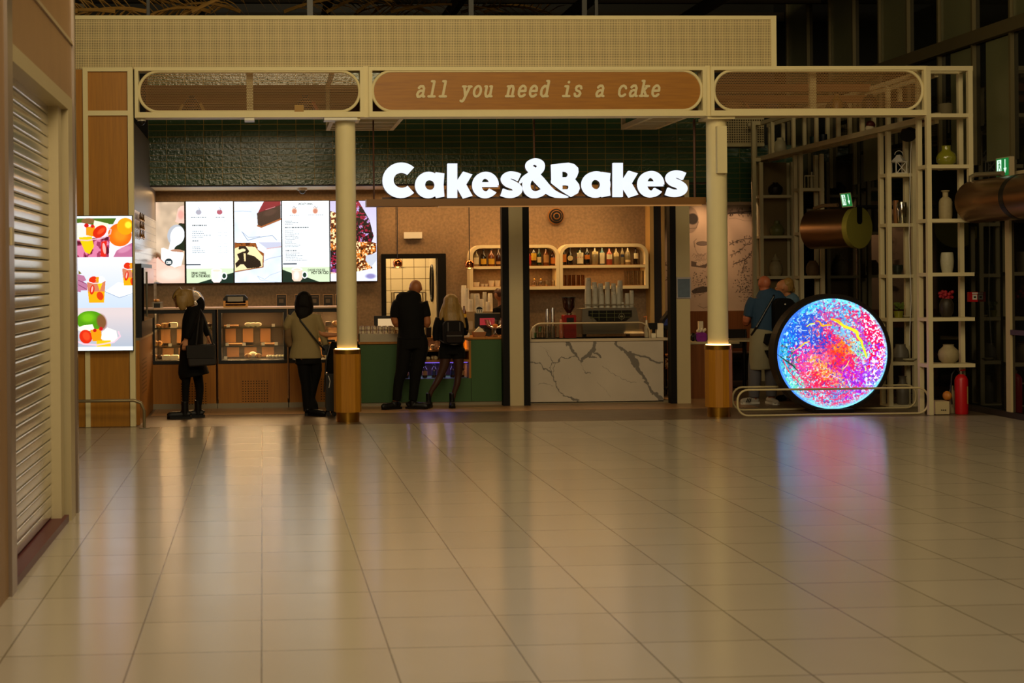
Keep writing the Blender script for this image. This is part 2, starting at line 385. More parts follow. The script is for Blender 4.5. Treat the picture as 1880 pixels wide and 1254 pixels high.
        ca = me.color_attributes.new('paint', 'FLOAT_COLOR', 'POINT')
        c = np.clip(s.a.reshape(-1, 3)[used], 0, 1); c = np.where(c <= .04045, c/12.92, ((c+.055)/1.055)**2.4)
        if mat.name == 'lit_screen': c = c**1.28
        ca.data.foreach_set('color', np.concatenate([c, np.ones((len(c), 1))], 1).astype(np.float32).ravel())
        me.materials.append(mat); o = bpy.data.objects.new(name, me); COL.objects.link(o)
        if parent: o.parent = parent; RL[o.name] = L
        return o
SCREEN = vcol('lit_screen', .25, emission=1.45)
# ================================================================== ROOM
XR = 9.0; XN = -1.57; YB = 21.15
M_floor = brickm('floor_tiles', 'b6aa94', 'b0a48e', '72674f', .6, .6, .005, 'XY', .17, 0, .12, 3, 0.05, (-.02, 16.86), spec=1, var=.05, rmax=.23)
_b = M_floor.node_tree.nodes['Principled BSDF']; _b.inputs['Anisotropic'].default_value = .75       # brushed along the walkway
_t = M_floor.node_tree.nodes.new('ShaderNodeCombineXYZ'); _t.inputs[1].default_value = 1; M_floor.node_tree.links.new(_t.outputs[0], _b.inputs['Tangent'])
M_plank = brickm('dark_planks', '58483a', '64523f', '33291f', 1.4, .12, .004, 'XY', .3, .5, .2, 5, .1, (0, 0), var=.12, rmax=.42)
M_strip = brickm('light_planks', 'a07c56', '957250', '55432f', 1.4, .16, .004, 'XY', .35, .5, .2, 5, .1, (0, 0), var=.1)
M_green = brickm('green_glazed_tile', '4a7050', '416447', 'b4a256', .26, .0866, .005, 'XZ', .12, 0, .5, 24, 1.7, (-1.59, 3.066), spec=.8, var=.15)
M_conc = speck('terrazzo_wall', '80694f', '987c5e', 28, .6, .35, .7)
M_wtile = brickm('white_tile', 'd8cdae', 'd2c6a6', '6a5a3c', .19, .19, .005, 'XZ', .25, 0, .3, 9, .4, (0, .02))
M_wtile2 = brickm('small_white_tile', 'b9b6ae', 'b3b0a8', '4e4a44', .2, .1, .006, 'YZ', .12, 0, .3, 9, .4)
M_perf = perfm('perforated_sheet', 'd8c592', '4e3f22', .02, .0062)
M_mesh = perfm('expanded_mesh', '9a7340', '', .02, .0084, see=True, hexa=True)
struct('floor', MB().box(-6, 9.4, -1, 16.9, -.1, 0), M_floor)
struct('floor', MB().box(-3, 9.4, 16.9, 26, -.1, -.001), M_plank)
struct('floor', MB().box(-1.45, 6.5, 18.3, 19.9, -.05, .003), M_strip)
struct('ceiling', MB().box(-6, 9.4, -1, 26, 7.6, 7.7), pm('dark_ceiling', '1c160c', .8))
struct('wall_back', MB().box(-3, 9.4, 24.4, 24.5, 0, 7.6), pm('dark_back_wall', '14130d', .5))
# right: dark glass wall with mullions
M_dglass = pm('dark_glass', '24251f', .04, spec=1, metal=.55)
M_panerefl = pm('pane_reflection', '5c5d40', .28, spec=.6, var=.35, vs=1.2, vscale=(1, 1, .15))  # alternate panes: curtain-like glass reflections put into a streaky colour
struct('wall_right', MB().box(XR, XR+.1, -1, 24.4, 0, 7.6), M_dglass)
mu = MB()
for k in range(26): mu.box(XR-.05, XR, 3.0+k*.9-.02, 3.0+k*.9+.02, 3.1, 7.6)
struct('trim_1', mu, pm('bronze_mullion', '5e5538', .4, .3))
struct('trim_2', MB().box(XR-.09, XR, 3, 24.3, 4.62, 4.78), pm('transom', '4a4229', .5))
struct('baseboard_right', MB().box(XR-.07, XR, 3, 24.3, 0, .07), pm('plinth', '2b241d', .5))
pn = MB()
for k in range(0, 26, 2): pn.box(XR-.012, XR, 3.0+k*.9+.03, 3.9+k*.9-.03, 4.8, 7.5)
for k in (13, 15, 16, 19, 22): pn.box(XR-.012, XR, 3.0+k*.9+.03, 3.0+k*.9+.62, 3.12, 4.6)
struct('window_1', pn, M_panerefl)
dr = T('door_1', 'x', 'x', (XR, 16.5, 0)); del dr['label'], dr['category']; dr['kind'] = 'structure'
part('door_frame', MB().box(XR-.06, XR+.0, 16.52, 16.62, 0, 2.9).box(XR-.06, XR, 13.5, 16.62, 2.85, 2.95), CREAMD, dr)
part('door_glass', MB().box(XR-.03, XR-.01, 13.6, 16.52, .07, 2.85), pm('mirror_glass', '1a1714', .03, spec=1, metal=.35), dr)
part('door_rail', MB().box(XR-.06, XR-.03, 13.6, 16.52, 1.0, 1.06), pm('violet_grey_rail', '4b3a4c', .4), dr)
# left: closed shop with a rolling shutter
XL = -1.42
M_stone = pm('sand_stone_panel', '9a7750', .45, var=.14, vs=5, vscale=(1, 1, .3))
wl = MB().box(XL-1.2, XL, -1, 8.05, 0, 7.6).box(XL-1.2, XL, 10.42, 10.78, 0, 7.6).box(XL-1.2, XL, 8.05, 10.42, 3.06, 7.6)
struct('wall_left', wl, M_stone)
struct('trim_3', MB().box(XL-.001, XL+.012, -1, 10.78, 3.52, 3.545).box(XL-.001, XL+.012, -1, 10.78, 4.6, 4.62), pm('joint_metal', 'b09c7a', .4))
sh = T('roller_shutter', 'closed pale metal rolling shutter with curved slats in the shop front at left', 'shutter', (XL-.05, 9.2, 0))
XS = XL-.11
for k in range(37):
    z = .06+k*.08; pr = []
    for i in range(9):
        a = (0, .03, .07, .2, .5, .8, .93, .97, 1)[i]; pr.append((XS+.011*(1-abs(2*a-1)**14)+.0005*math.sin(PI*a), z+.074*a))
    b = MB(); pts = pr+[(XS-.012, z+.074), (XS-.012, z)]
    n = len(pts); vs = [(x, 8.05, zz) for x, zz in pts]+[(x, 10.2, zz) for x, zz in pts]
    b.add(vs, [tuple(range(n)), tuple(range(2*n-1, n-1, -1))]+[(i, i+n, (i+1) % n+n, (i+1) % n) for i in range(n)])
    part('slat', b, pm('shutter_slat', 'dcd8cc', .2, .7), sh, smooth=True)
part('guide_rail', MB().box(XS-.02, XL-.03, 10.2, 10.36, 0, 3.06), CREAMD, sh)
part('rubber_seal', MB().box(XS-.02, XL-.045, 10.36, 10.42, 0, 3.06), BLACK, sh)
part('bottom_bar', MB().box(XS-.03, XL+.0, 8.05, 10.36, 0, .05), pm('dark_red_bar', '5a2a2c', .4), sh)
struct('trim_4', MB().box(XL-.12, XL+.015, 10.40, 10.62, .0, 3.1).box(XL-.12, XL+.015, 8.0, 10.62, 3.0, 3.1), pm('frame_beige', 'b3a27a', .4))
struct('trim_5', MB().box(XL-.02, XL+.02, 7.92, 8.08, .0, 5.2), pm('steel_corner', 'a09080', .3, .6))
struct('trim_6', MB().box(XL-.02, XL+.02, 10.72, 10.80, .0, 7.5), pm('steel_corner', 'a09080', .3, .6))
one('key_switch', MB().box(XL, XL+.03, 7.95, 8.02, 1.95, 2.05), CREAMD, 'small beige key switch on the steel edge left of the shutter', 'switch')
# ------------------------------------------------------------------ dark roof structure above the shop
rb = MB()
for i in range(7): rb.box(-3+i*2, -2.9+i*2, 17, 24, 5.9, 6.1)
for i in range(5): rb.box(-4, 9, 17.5+i*1.6, 17.6+i*1.6, 6.1, 6.25)
struct('trim_7', rb, pm('roof_steel', '2a2010', .6))
for i, (px, w) in enumerate(((272, .02), (569, .035), (865, .03), (1073, .03), (1095, .02))):
    p = at(px, 10, 17.2)
    one('hanger_rod', MB().box(p.x-w, p.x+w, 17.2, 17.25, 4.92, 7.6), BLACK,
        ['black rod rising from the perforated fascia, nearest the closed shop', 'thick black rod above the word all', 'black rod above the fascia over the word need',
         'black rod above the fascia over the word cake, left of the close pair', 'thin black rod above the fascia, right of the close pair'][i], 'rod', 'rods above the fascia')
STRAW = pm('dried_palm', '9c7638', .6, var=.3, vs=12)
for i in range(13):
    px = 150+i*62+random.uniform(-20, 20); p0 = at(px, 28, 18.0+i*.45); p0.z -= .1
    dr_ = random.choice((-1, 1)); ln = random.uniform(1.0, 1.8); rise = random.uniform(.05, .5)
    pts = [p0+Vector((dr_*ln*t, 0, rise*t*2-.5*t*t+.15)) for t in np.linspace(0, 1, 8)]
    b = MB().tube(pts, [.03-.024*k/7 for k in range(8)], 6)
    for k in range(26):
        t = .12+.85*k/26; q = pts[0].lerp(pts[-1], t); q.z = p0.z+rise*t*2-.5*t*t+.15
        sd = 1 if k % 2 else -1; e = q+Vector((dr_*random.uniform(.15, .4), random.uniform(-.13, .13), sd*random.uniform(.12, .38)))
        mid = q.lerp(e, .5)+Vector((0, 0, .04)); wv = Vector((0, .02, .012))
        b.add([q-wv, q+wv, mid+wv, e, mid-wv], [(0, 1, 2, 3, 4)])
    one('dried_palm_frond', b, STRAW, 'dried yellow palm frond in the roof above the perforated fascia', 'palm frond', 'dried palm fronds above the fascia')
# ================================================================== FACADE
YF = 17.0
fa = T('perforated_fascia', 'long cream perforated metal panel above the shop front beam', 'panel', (2, 17.08, 4.3))
xa, xb = at(60, 75, 17.08).x, at(1425, 75, 17.08).x
part('perforated_sheet', MB().box(xa, xb-.06, 17.08, 17.14, 4.28, 4.88), M_perf, fa)
part('edge_frame', MB().box(xa, xb, 17.07, 17.2, 4.88, 4.925).box(xb-.065, xb, 17.07, 17.2, 4.25, 4.88), CREAM, fa)
# left clad column
cl = T('clad_column', 'honey wood and cream column carrying the fruit screen at the shop corner', 'column', (-1.9, 17.2, 0))
part('wood_panel', MB().box(-2.6, -1.6, 17.03, 17.13, 0, 4.27), WOOD, cl)
fr = MB()
for a, b_ in ((154, 163), (236, 246)): fr.box(at(a, 400, YF).x, at(b_, 400, YF).x, YF, 17.1, 0, 4.295)
x1, x2 = at(154, 400, YF).x, at(246, 400, YF).x
fr.box(x1, x2, YF+.001, 17.1, at(200, 131, YF).z, 4.294).box(x1, x2, YF+.001, 17.1, at(200, 212, YF).z, at(200, 203, YF).z)
part('frame', fr, CREAM, cl)
# beam with three stadium windows
zt, zb = 4.295, 3.69
xs = [at(247, 170, YF).x, at(668, 170, YF).x, at(677, 170, YF).x, at(1297, 170, YF).x, at(1305, 170, YF).x, at(1703, 170, YF).x]
def stadium(x0, x1, z0, z1, r, n=10):
    o = []
    for cx, cz, a0 in ((x1-r, z1-r, 0), (x0+r, z1-r, 90), (x0+r, z0+r, 180), (x1-r, z0+r, 270)):
        for i in range(n+1): a = math.radians(a0+90*i/n); o.append((cx+r*math.cos(a), cz+r*math.sin(a)))
    return o
BL = ['cream box beam with an oval mesh window above the left display case', 'cream box beam holding the wooden slogan panel over the middle of the shop', 'cream box beam with an oval mesh window above the round screen']
for k in range(3):
    a, b_ = xs[2*k], xs[2*k+1]; t = T('fascia_beam', BL[k], 'beam', ((a+b_)/2, 17.12, zb), 'beam sections')
    f = MB().box(a, b_, YF, YF+.06, zt-.045, zt).box(a, b_, YF, YF+.06, zb, zb+.065).box(a, a+.045, YF, YF+.06, zb, zt).box(b_-.045, b_, YF, YF+.06, zb, zt)
    f.box(a, b_, YF+.2, YF+.25, zt-.04, zt).box(a, b_, YF+.06, YF+.25, zb, zb+.03).box(a, a+.04, YF+.06, YF+.25, zt-.04, zt).box(b_-.04, b_, YF+.06, YF+.25, zt-.04, zt)
    f.box(a, a+.04, YF+.2, YF+.25, zb, zt).box(b_-.04, b_, YF+.2, YF+.25, zb, zt)
    if k != 1: f.box((a+b_)/2-.04, (a+b_)/2+.04, YF+.2, YF+.25, zb, zt)
    part('frame', f, CREAM, t)
    st = stadium(a+.05, b_-.05, zb+.07, zt-.05, .235)
    part('oval_ring', MB().tube([(x, YF+.03, z) for x, z in st], .018, 8, True), CREAM, t, smooth=True)
    if k == 1: SIGNP = part('wooden_panel', MB().prism(st, YF+.03, YF+.05), WOODH, t)
    else: part('mesh_panel', MB().prism(st, YF+.032, YF+.035), M_mesh, t)
    if k == 1: SLOG = t
for a, b_ in ((668, 677), (1297, 1305)):
    part('post_cap', MB().box(at(a, 170, YF).x, at(b_, 170, YF).x, YF+.03, YF+.25, zb, zt+.01), CREAM, SLOG)
# slogan in typewriter italics (strokes)
GL = {
 'a': ([[(.15, .42), (.28, .5), (.5, .5), (.62, .4), (.62, .08), (.68, .03), (.78, .03)], [(.62, .27), (.4, .3), (.2, .25), (.12, .13), (.2, .02), (.4, .02), (.62, .12)]]),
 'l': ([[(.2, .72), (.42, .72), (.42, .03)], [(.15, .03), (.7, .03)]]),
 'y': ([[(.05, .48), (.3, .48)], [(.55, .48), (.8, .48)], [(.16, .48), (.42, .05)], [(.68, .48), (.42, .02), (.32, -.15), (.2, -.2), (.08, -.17)]]),
 'o': ([[(.42+.3*math.cos(a), .26+.24*math.sin(a)) for a in np.linspace(0, 2*PI, 17)]]),
 'u': ([[(.05, .48), (.17, .48), (.17, .15), (.28, .02), (.45, .02), (.62, .14)], [(.5, .48), (.62, .48), (.62, .03), (.76, .03)]]),
 'n': ([[(.05, .48), (.18, .48), (.18, .03)], [(.05, .03), (.32, .03)], [(.18, .36), (.32, .5), (.5, .49), (.6, .38), (.6, .03)], [(.48, .03), (.74, .03)]]),
 'e': ([[(.13, .27), (.7, .27), (.66, .42), (.5, .5), (.34, .5), (.17, .4), (.12, .26), (.17, .1), (.32, .02), (.52, .02), (.7, .1)]]),
 'd': ([[(.48, .72), (.64, .72), (.64, .03), (.78, .03)], [(.64, .36), (.5, .49), (.34, .5), (.17, .4), (.12, .26), (.17, .1), (.34, .02), (.5, .03), (.64, .16)]]),
 'i': ([[(.2, .48), (.44, .48), (.44, .03)], [(.15, .03), (.72, .03)], [(.43, .66), (.45, .68)]]),
 's': ([[(.66, .38), (.6, .47), (.42, .5), (.24, .47), (.18, .38), (.26, .29), (.55, .24), (.66, .15), (.58, .04), (.4, .01), (.22, .04), (.16, .14)]]),
 'c': ([[(.68, .38), (.6, .46), (.45, .5), (.28, .48), (.15, .38), (.12, .26), (.17, .1), (.32, .02), (.52, .02), (.7, .1)]]),
 'k': ([[(.05, .72), (.2, .72), (.2, .03)], [(.05, .03), (.33, .03)], [(.2, .2), (.58, .48)], [(.46, .48), (.72, .48)], [(.34, .3), (.62, .03)], [(.5, .03), (.78, .03)]])}
txt = 'all you need is a cake'
p0 = at(763, 178, YF); p1 = at(1215, 175, YF); cw = (p1.x-p0.x)/len(txt); sc_ = .265; zb0 = p0.z
g = MB(); nq = 0
for i, ch in enumerate(txt):
    if ch == ' ': continue
    for st in GL[ch]:
        pts = [(p0.x+cw*i+(x*.98)*cw+(z*.21)*sc_, YF+.022-i*.00005, zb0+z*sc_) for x, z in st]
        for q in range(len(pts)-1):
            A, B2 = Vector(pts[q]), Vector(pts[q+1]); nq += 1; A.y -= .00003*(nq % 60); B2.y -= .00003*(nq % 60); d = (B2-A).normalized(); nn = Vector((-d.z, 0, d.x))*.0155
            vs = [A+nn, A-nn, B2-nn, B2+nn]; g.add(vs+[v+Vector((0, .01, 0)) for v in vs], [(0, 1, 2, 3), (7, 6, 5, 4), (0, 4, 5, 1), (1, 5, 6, 2), (2, 6, 7, 3), (3, 7, 4, 0)])
        for w_, q in enumerate(pts): nq += 1; g.cyl((q[0], q[1]-.002-.00003*(nq % 60), q[2]), (q[0], q[1]+.01, q[2]), .0155, seg=8)
part('slogan_lettering', g, pm('cream_letter', 'd9cca0', .5), SIGNP)
# items on the beam floor, behind the mesh
def vase(px, py, Y, prof, mat, label, cat='vase', name='vase', group=None, z=None, extra=None, seg=20):
    k = F/Y*1.0; p = at(px, py, Y)
    if z is not None: p.z = z
    t = MB().lathe((p.x, p.y, p.z), [(r/k, h/k) for r, h in prof], seg)
    if extra: t2 = T(name, label, cat, p, group); part('body', t, mat, t2, smooth=True); extra(t2, p, k); return t2
    o = one(name, t, mat, label, cat, group, smooth=True); return o
DV = pm('dark_clay', '1c130d', .5)
JUG = [(8, 0), (13, 4), (15, 16), (14, 24), (9, 31), (5, 33), (6, 37), (5, 38)]
zs_ = zb+.03
vase(352, 203, 17.15, JUG, DV, 'dark round vase on the beam behind the left oval mesh window', z=zs_)
vase(560, 203, 17.15, JUG, DV, 'dark vase behind the left oval mesh window, beside the paler box', z=zs_)
def slab(px, py0, py1, w, tilt, mat, label, name='book', cat='book', Y=17.13, dz=None):
    p = at(px, py1, Y); k = F/Y; h = (py1-py0)/k; M = Matrix.Rotation(math.radians(tilt), 3, 'Y')
    p.z = zs_ if dz is None else dz
    return one(name, MB().obox((p.x, Y, p.z+h/2*math.cos(math.radians(tilt))+abs(math.sin(math.radians(tilt)))*w/k/2), (w/k, .12, h), M), mat, label, cat)
TAN = pm('tan_card', 'a5803f', .6); RUST = pm('rust_card', '8a3c1c', .6)
slab(331, 182, 204, 4, 28, TAN, 'tan book leaning right against the left dark vase'); slab(373, 180, 204, 5, -26, TAN, 'tan book leaning left against the left dark vase')
slab(549, 186, 204, 17, 0, TAN, 'pale square box in front of the second dark vase', 'box', 'box', Y=17.07); slab(580, 178, 204, 6, -28, RUST, 'rust coloured book leaning beside the second dark vase')
vase(1347, 199, 17.15, [(15, 0), (17, 10), (16, 24), (14, 26)], pm('wicker', '6b4a28', .8), 'wide wicker basket on the beam near the wooden slogan panel', 'basket', 'basket', z=zs_)
slab(1372, 178, 200, 4, -28, DWOOD, 'dark wooden stick frame leaning by the wicker basket', 'easel', 'easel')
slab(1418, 181, 200, 18, 0, pm('navy_card', '1d2430', .6), 'dark blue box on the beam left of the middle post', 'box', 'box')
vase(1536, 199, 17.15, [(10, 0), (11, 22), (8, 28), (5, 32), (5, 37), (0, 38)], pm('ochre_glass', '8a6424', .3), 'ochre lidded jar behind the right mesh window between two dark legs', 'jar', 'jar', z=zs_)
slab(1520, 176, 200, 4, 24, DV, 'dark wooden leg leaning left of the ochre jar', 'easel', 'easel'); slab(1552, 176, 200, 4, -24, DV, 'dark wooden leg leaning right of the ochre jar', 'easel', 'easel')
vase(1597, 199, 17.15, [(13, 0), (15, 8), (15, 22), (11, 31), (5, 35), (5, 37)], DV, 'large dark rounded vase behind the right mesh window', z=zs_)
slab(1654, 178, 200, 28, 0, pm('navy_card', '1d2430', .6), 'wide dark box at the right end of the mesh window', 'box', 'box')
# white brackets under the beam
for i, (px, w) in enumerate(((458, .06), (625, .2))):
    p = at(px, 214, 17.1); one('bracket', MB().box(p.x-w, p.x+w, 17.02, 17.24, 3.655, 3.69), WHITE, ['small white bracket under the left beam', 'white mounting plate under the beam at the left column'][i], 'bracket')
p = at(260, 216, 17.12)
t = T('dome_camera', 'dark dome camera under the left end of the beam', 'camera', (p.x, 17.12, 3.62)); part('dome', MB().ell((p.x, 17.12, 3.66), (.045, .045, .05)), BLACK, t, True); part('mount', MB().cyl((p.x, 17.12, 3.66), (p.x, 17.12, 3.69), .05), WHITE, t)
# canopies behind the beam, over each column
REDP = pm('dark_red_panel', '5c1f16', .5)
def canopy(xa, xb, lab):
    t = T('canopy_frame', lab, 'canopy', ((xa+xb)/2, 17.9, 3.69), 'canopy frames over the columns')
    f = MB()
    for x in (xa, xb-.05): f.box(x, x+.05, 17.25, 18.6, 3.69, 3.75).box(x, x+.05, 18.55, 18.6, 3.69, 4.29).box(x, x+.05, 17.25, 18.6, 4.24, 4.29)
    f.box(xa, xb, 18.55, 18.6, 3.69, 3.75).box(xa, xb, 18.55, 18.6, 4.24, 4.29)
    for y in (17.6, 18.0, 18.3): f.box(xa, xb, y, y+.05, 3.69, 3.74)
    part('frame', f, CREAM, t); part('red_panel', MB().box(xa+.05, xb-.05, 17.26, 18.55, 3.745, 3.76), REDP, t)
canopy(.85, 1.74, 'cream overhead frame with dark red panels behind the left column'); canopy(4.78, 5.26, 'cream overhead frame with dark red panels left of the right column')
struct('trim_8', MB().box(xs[0], xs[5], 18.62, 18.7, 3.9, 3.98).box(xs[0], xs[5], 18.62, 18.7, 4.05, 4.14).box(xs[0], xs[5], 18.62, 18.7, 4.2, 4.3).box(xs[0], 5.6, 18.72, 18.78, 3.9, 4.3), pm('inner_soffit', '7a4e2a', .7, var=.3, vs=3, vscale=(.3, 1, 10)))
# columns
def column(pxc, pyb, lab):
    c = onfloor(pxc, pyb); c.y = 17.25; x = c.x
    t = T('round_column', lab, 'column', (x, 17.25, 0), 'columns')
    part('shaft', MB().cyl((x, 17.25, .9), (x, 17.25, 3.69), .124, seg=40), CREAM, t, True)
    part('brass_foot', MB().cyl((x, 17.25, 0), (x, 17.25, .13), .142, seg=32), BRASS, t, True)
    part('wood_sleeve', MB().cyl((x, 17.25, .12), (x, 17.25, .83), .168, seg=12), WOOD, t)
    part('brass_collar', MB().cyl((x, 17.25, .83), (x, 17.25, .882), .168, seg=32), BRASS, t, True)
    part('light_ring', MB().cyl((x, 17.25, .882), (x, 17.25, .89), .15, seg=32), emit('warm_led', 'ffc070', 6), t)
    part('capital', MB().box(x-.17, x+.17, 17.05, 17.42, 3.66, 3.695), CREAM, t)
column(640, 776, 'round cream column with wooden sleeve left of the green counter'); column(1323, 765, 'round cream column with wooden sleeve beside the round screen')
p = at(1324, 275, 17.1); one('sensor_box', MB().box(p.x-.06, p.x+.06, 17.06, 17.13, at(1324, 318, 17.1).z, at(1324, 232, 17.1).z), CREAM, 'narrow cream speaker box on the upper right column', 'speaker')
# ------------------------------------------------------------------ main sign
sg = T('hanging_sign', 'large white lit letters Cakes&Bakes on a brown hanging shelf', 'sign', at(983, 377, 17.45), None)
ya = 17.36; x0, x1 = at(673, 370, ya).x, at(1296, 370, ya).x; z0 = at(983, 377, ya).z; z1 = at(983, 364, ya).z
part('shelf_board', MB().box(x0, x1, ya, ya+.22, z0, z1), pm('brown_steel', '7a5326', .4), sg)
part('back_rail', MB().box(at(703, 360, ya).x, at(1262, 360, ya).x, ya+.12, ya+.16, z1, z1+.03), pm('brown_steel2', '4a3018', .5), sg)
part('under_light', MB().box(x0+.9, x1-.03, ya+.06, ya+.15, z0-.012, z0), emit('warm_strip', 'ffb060', .35), sg)
for px in (686, 981, 1275):
    x = at(px, 300, ya+.1).x; part('hanging_rod', MB().cyl((x, ya+.1, z1), (x, ya+.1, 3.7), .011 if px != 1275 else .017, seg=8), pm('rust_rod', '4a2a12', .5), sg)
g = MB()
def PX_(cx, cy, s=1):                       # letter crop px -> world xz
    if s == 1: q = (690+cx/6.267, 280+cy/6.267)
    else: q = (970+cx/5.697, 280+cy/5.697)
    v = at(q[0], q[1], ya); return (v.x, v.z)
def pol(pts, s=1):
    P = [PX_(a, b_, s) for a, b_ in pts]; g.prism(P, ya+.0, ya+.07)
def ribbon(outer, inner, s=1):              # closed strip between two polylines, as quads
    for i in range(len(outer)-1): pol([outer[i], outer[i+1], inner[i+1], inner[i]], s)
def arc(cx, cy, rx, ry, a0, a1, n=24): return [(cx+rx*math.cos(math.radians(a0+(a1-a0)*i/n)), cy-ry*math.sin(math.radians(a0+(a1-a0)*i/n))) for i in range(n+1)]
ribbon(arc(293, 318, 213, 204, 46, 314), arc(300, 318, 95, 88, 46, 314))
def let_a(cx, cy, rx, ry, ri, xl, xr, yt, yb, s, ic=0):
    ribbon(arc(cx, cy, rx, ry, 0, 360, 32), arc(cx+ic, cy, ri, ri*1.0, 0, 360, 32), s)
    pol([(xl, yt), (xr+10, yt+14), (xr, (yt+yb)/2), (xr+10, yb-14), (xl+8, yb+2), (xl-6, yb-30), (xl-6, yt+30)], s)
let_a(608, 372, 152, 152, 57, 692, 780, 226, 520, 1, 17)
def let_k(x0, x1, yt, yb, P, s):
    pol([(x0, yt), (x1, yt), (x1, yb), (x0, yb)], s); pol(P[0], s); pol(P[1], s)
let_k(828, 938, 126, 520, ([(938, 325), (1008, 218), (1112, 252), (1040, 370), (938, 400)], [(938, 330), (1040, 366), (1114, 498), (1010, 528), (938, 400)]), 1)
def let_e(cx, cy, rx, ry, ri, s, xe):
    ribbon(arc(cx, cy, rx, ry, -2, 325, 34), arc(cx, cy, ri[0], ri[1], -2, 325, 34), s)
    pol([(cx-ri[0]-8, cy-ri[1]*.42), (cx+ri[0]+10, cy-ri[1]*.42), (xe, cy+ri[1]*.3), (cx-ri[0]-8, cy+ri[1]*.3)], s)
let_e(1266, 372, 150, 152, (50, 74), 1, 1414)
def stroke(pts, w, s=1, n=6):               # thick stroke through points
    out = []; m = len(pts)
    def cr(a, b_, c, d, t): return tuple(.5*((2*b_[j])+(c[j]-a[j])*t+(2*a[j]-5*b_[j]+4*c[j]-d[j])*t*t+(3*b_[j]-a[j]-3*c[j]+d[j])*t**3) for j in (0, 1))
    ws = w if isinstance(w, list) else [w]*m
    for i in range(m-1):
        for k in range(n): out.append((cr(pts[max(i-1, 0)], pts[i], pts[i+1], pts[min(i+2, m-1)], k/n), ws[i]+(ws[i+1]-ws[i])*k/n))
    out.append((pts[-1], ws[-1])); L, R = [], []
    for i, (p, ww) in enumerate(out):
        a = out[max(i-1, 0)][0]; b_ = out[min(i+1, len(out)-1)][0]; dx, dy = b_[0]-a[0], b_[1]-a[1]; l = math.hypot(dx, dy)
        L.append((p[0]-dy/l*ww/2, p[1]+dx/l*ww/2)); R.append((p[0]+dy/l*ww/2, p[1]-dx/l*ww/2))
    ribbon(L, R, s)
S1 = [(1655, 285), (1600, 262), (1530, 258), (1495, 300), (1525, 345), (1600, 380), (1640, 425), (1605, 470), (1530, 478), (1455, 455)]
stroke(S1, [88, 82, 78, 100, 96, 90, 100, 84, 84, 88])
let_a(712, 333, 148, 138, 50, 770, 850, 202, 464, 2)
let_k(892, 990, 108, 464, ([(990, 290), (1055, 190), (1146, 218), (1082, 325), (990, 365)], [(990, 295), (1082, 320), (1152, 440), (1060, 470), (990, 360)]), 2)
let_e(1288, 330, 136, 138, (44, 68), 2, 1422)
stroke([(x*.92+118, y*.92-10) if 0 else ((x-1430)*.909+1432, (y-218)*.909+188) for x, y in S1], [80, 75, 71, 91, 87, 82, 91, 76, 76, 80], 2)
# B
pol([(246, 124), (355, 112), (358, 395), (252, 315)], 2)
ribbon([(355, 112), (420, 106), (480, 120), (522, 160), (526, 205), (510, 250), (490, 280)], [(352, 200), (375, 196), (400, 200), (420, 215), (424, 230), (415, 248), (400, 258)], 2)
pol([(355, 258), (400, 258), (490, 280), (400, 340), (355, 340)], 2)
ribbon([(490, 280), (530, 330), (540, 375), (520, 425), (455, 462)], [(400, 340), (430, 345), (432, 362), (425, 378), (400, 384)], 2)
pol([(356, 384), (400, 384), (455, 462), (356, 400)], 2)
pol([(246, 290), (300, 330), (356, 372), (356, 400), (250, 318)], 2)
# ampersand
stroke([(78, 205), (20, 160), (18, 118), (74, 92), (132, 118), (128, 170), (78, 215), (20, 250), (-14, 320), (0, 400), (60, 440), (130, 425), (180, 390)], [78, 72, 70, 66, 72, 80, 84, 84, 78, 74, 74, 72, 60], 2)
stroke([(50, 215), (130, 300), (220, 395), (300, 440), (420, 466)], [96, 96, 84, 62, 8], 2)
stroke([(-85, 320), (-62, 290), (-30, 262), (10, 240)], [12, 34, 50, 60], 2)
part('white_letters', g, emit('letter_light', 'eef4ff', 1.08), sg)
g2 = MB(); off = g
for i in range(0, len(off.v)): pass
# sides: a dark casing slightly larger behind the lit faces
part('letter_casing', MB().add([v+Vector((0, .074, -.004)) for v in off.v], off.f), pm('letter_side', '2c2a28', .5), sg)
# ================================================================== BULKHEAD, BACK WALL
zbh = 3.066
struct('wall_bulkhead', MB().box(-1.59, at(1298, 300, 20).x, 20.0, 20.1, zbh+.01, 5.2), M_green)
struct('trim_9', MB().box(-1.59, at(1298, 300, 20).x, 19.985, 20.1, zbh-.01, zbh+.012), pm('dark_trim', '2a1a0e', .5))
struct('ceiling_soffit', MB().box(-1.8, 5.75, 20.1, YB+.1, zbh, zbh+.05), pm('soffit_cream', 'd8c8a0', .6))
struct('wall_counter', MB().box(-2.2, at(700, 400, YB).x, YB, YB+.12, 0, 3.2).box(at(818, 400, YB).x, at(1200, 400, YB).x, YB, YB+.12, 0, 3.2).box(at(700, 400, YB).x, at(818, 400, YB).x, YB, YB+.12, at(760, 466, YB).z, 3.2), M_conc)
sm = MB()
for px in (727, 861): x = at(px, 400, YB).x; sm.box(x-.004, x+.004, YB-.003, YB, 2.1, 3.06)
struct('trim_10', sm, DARK)
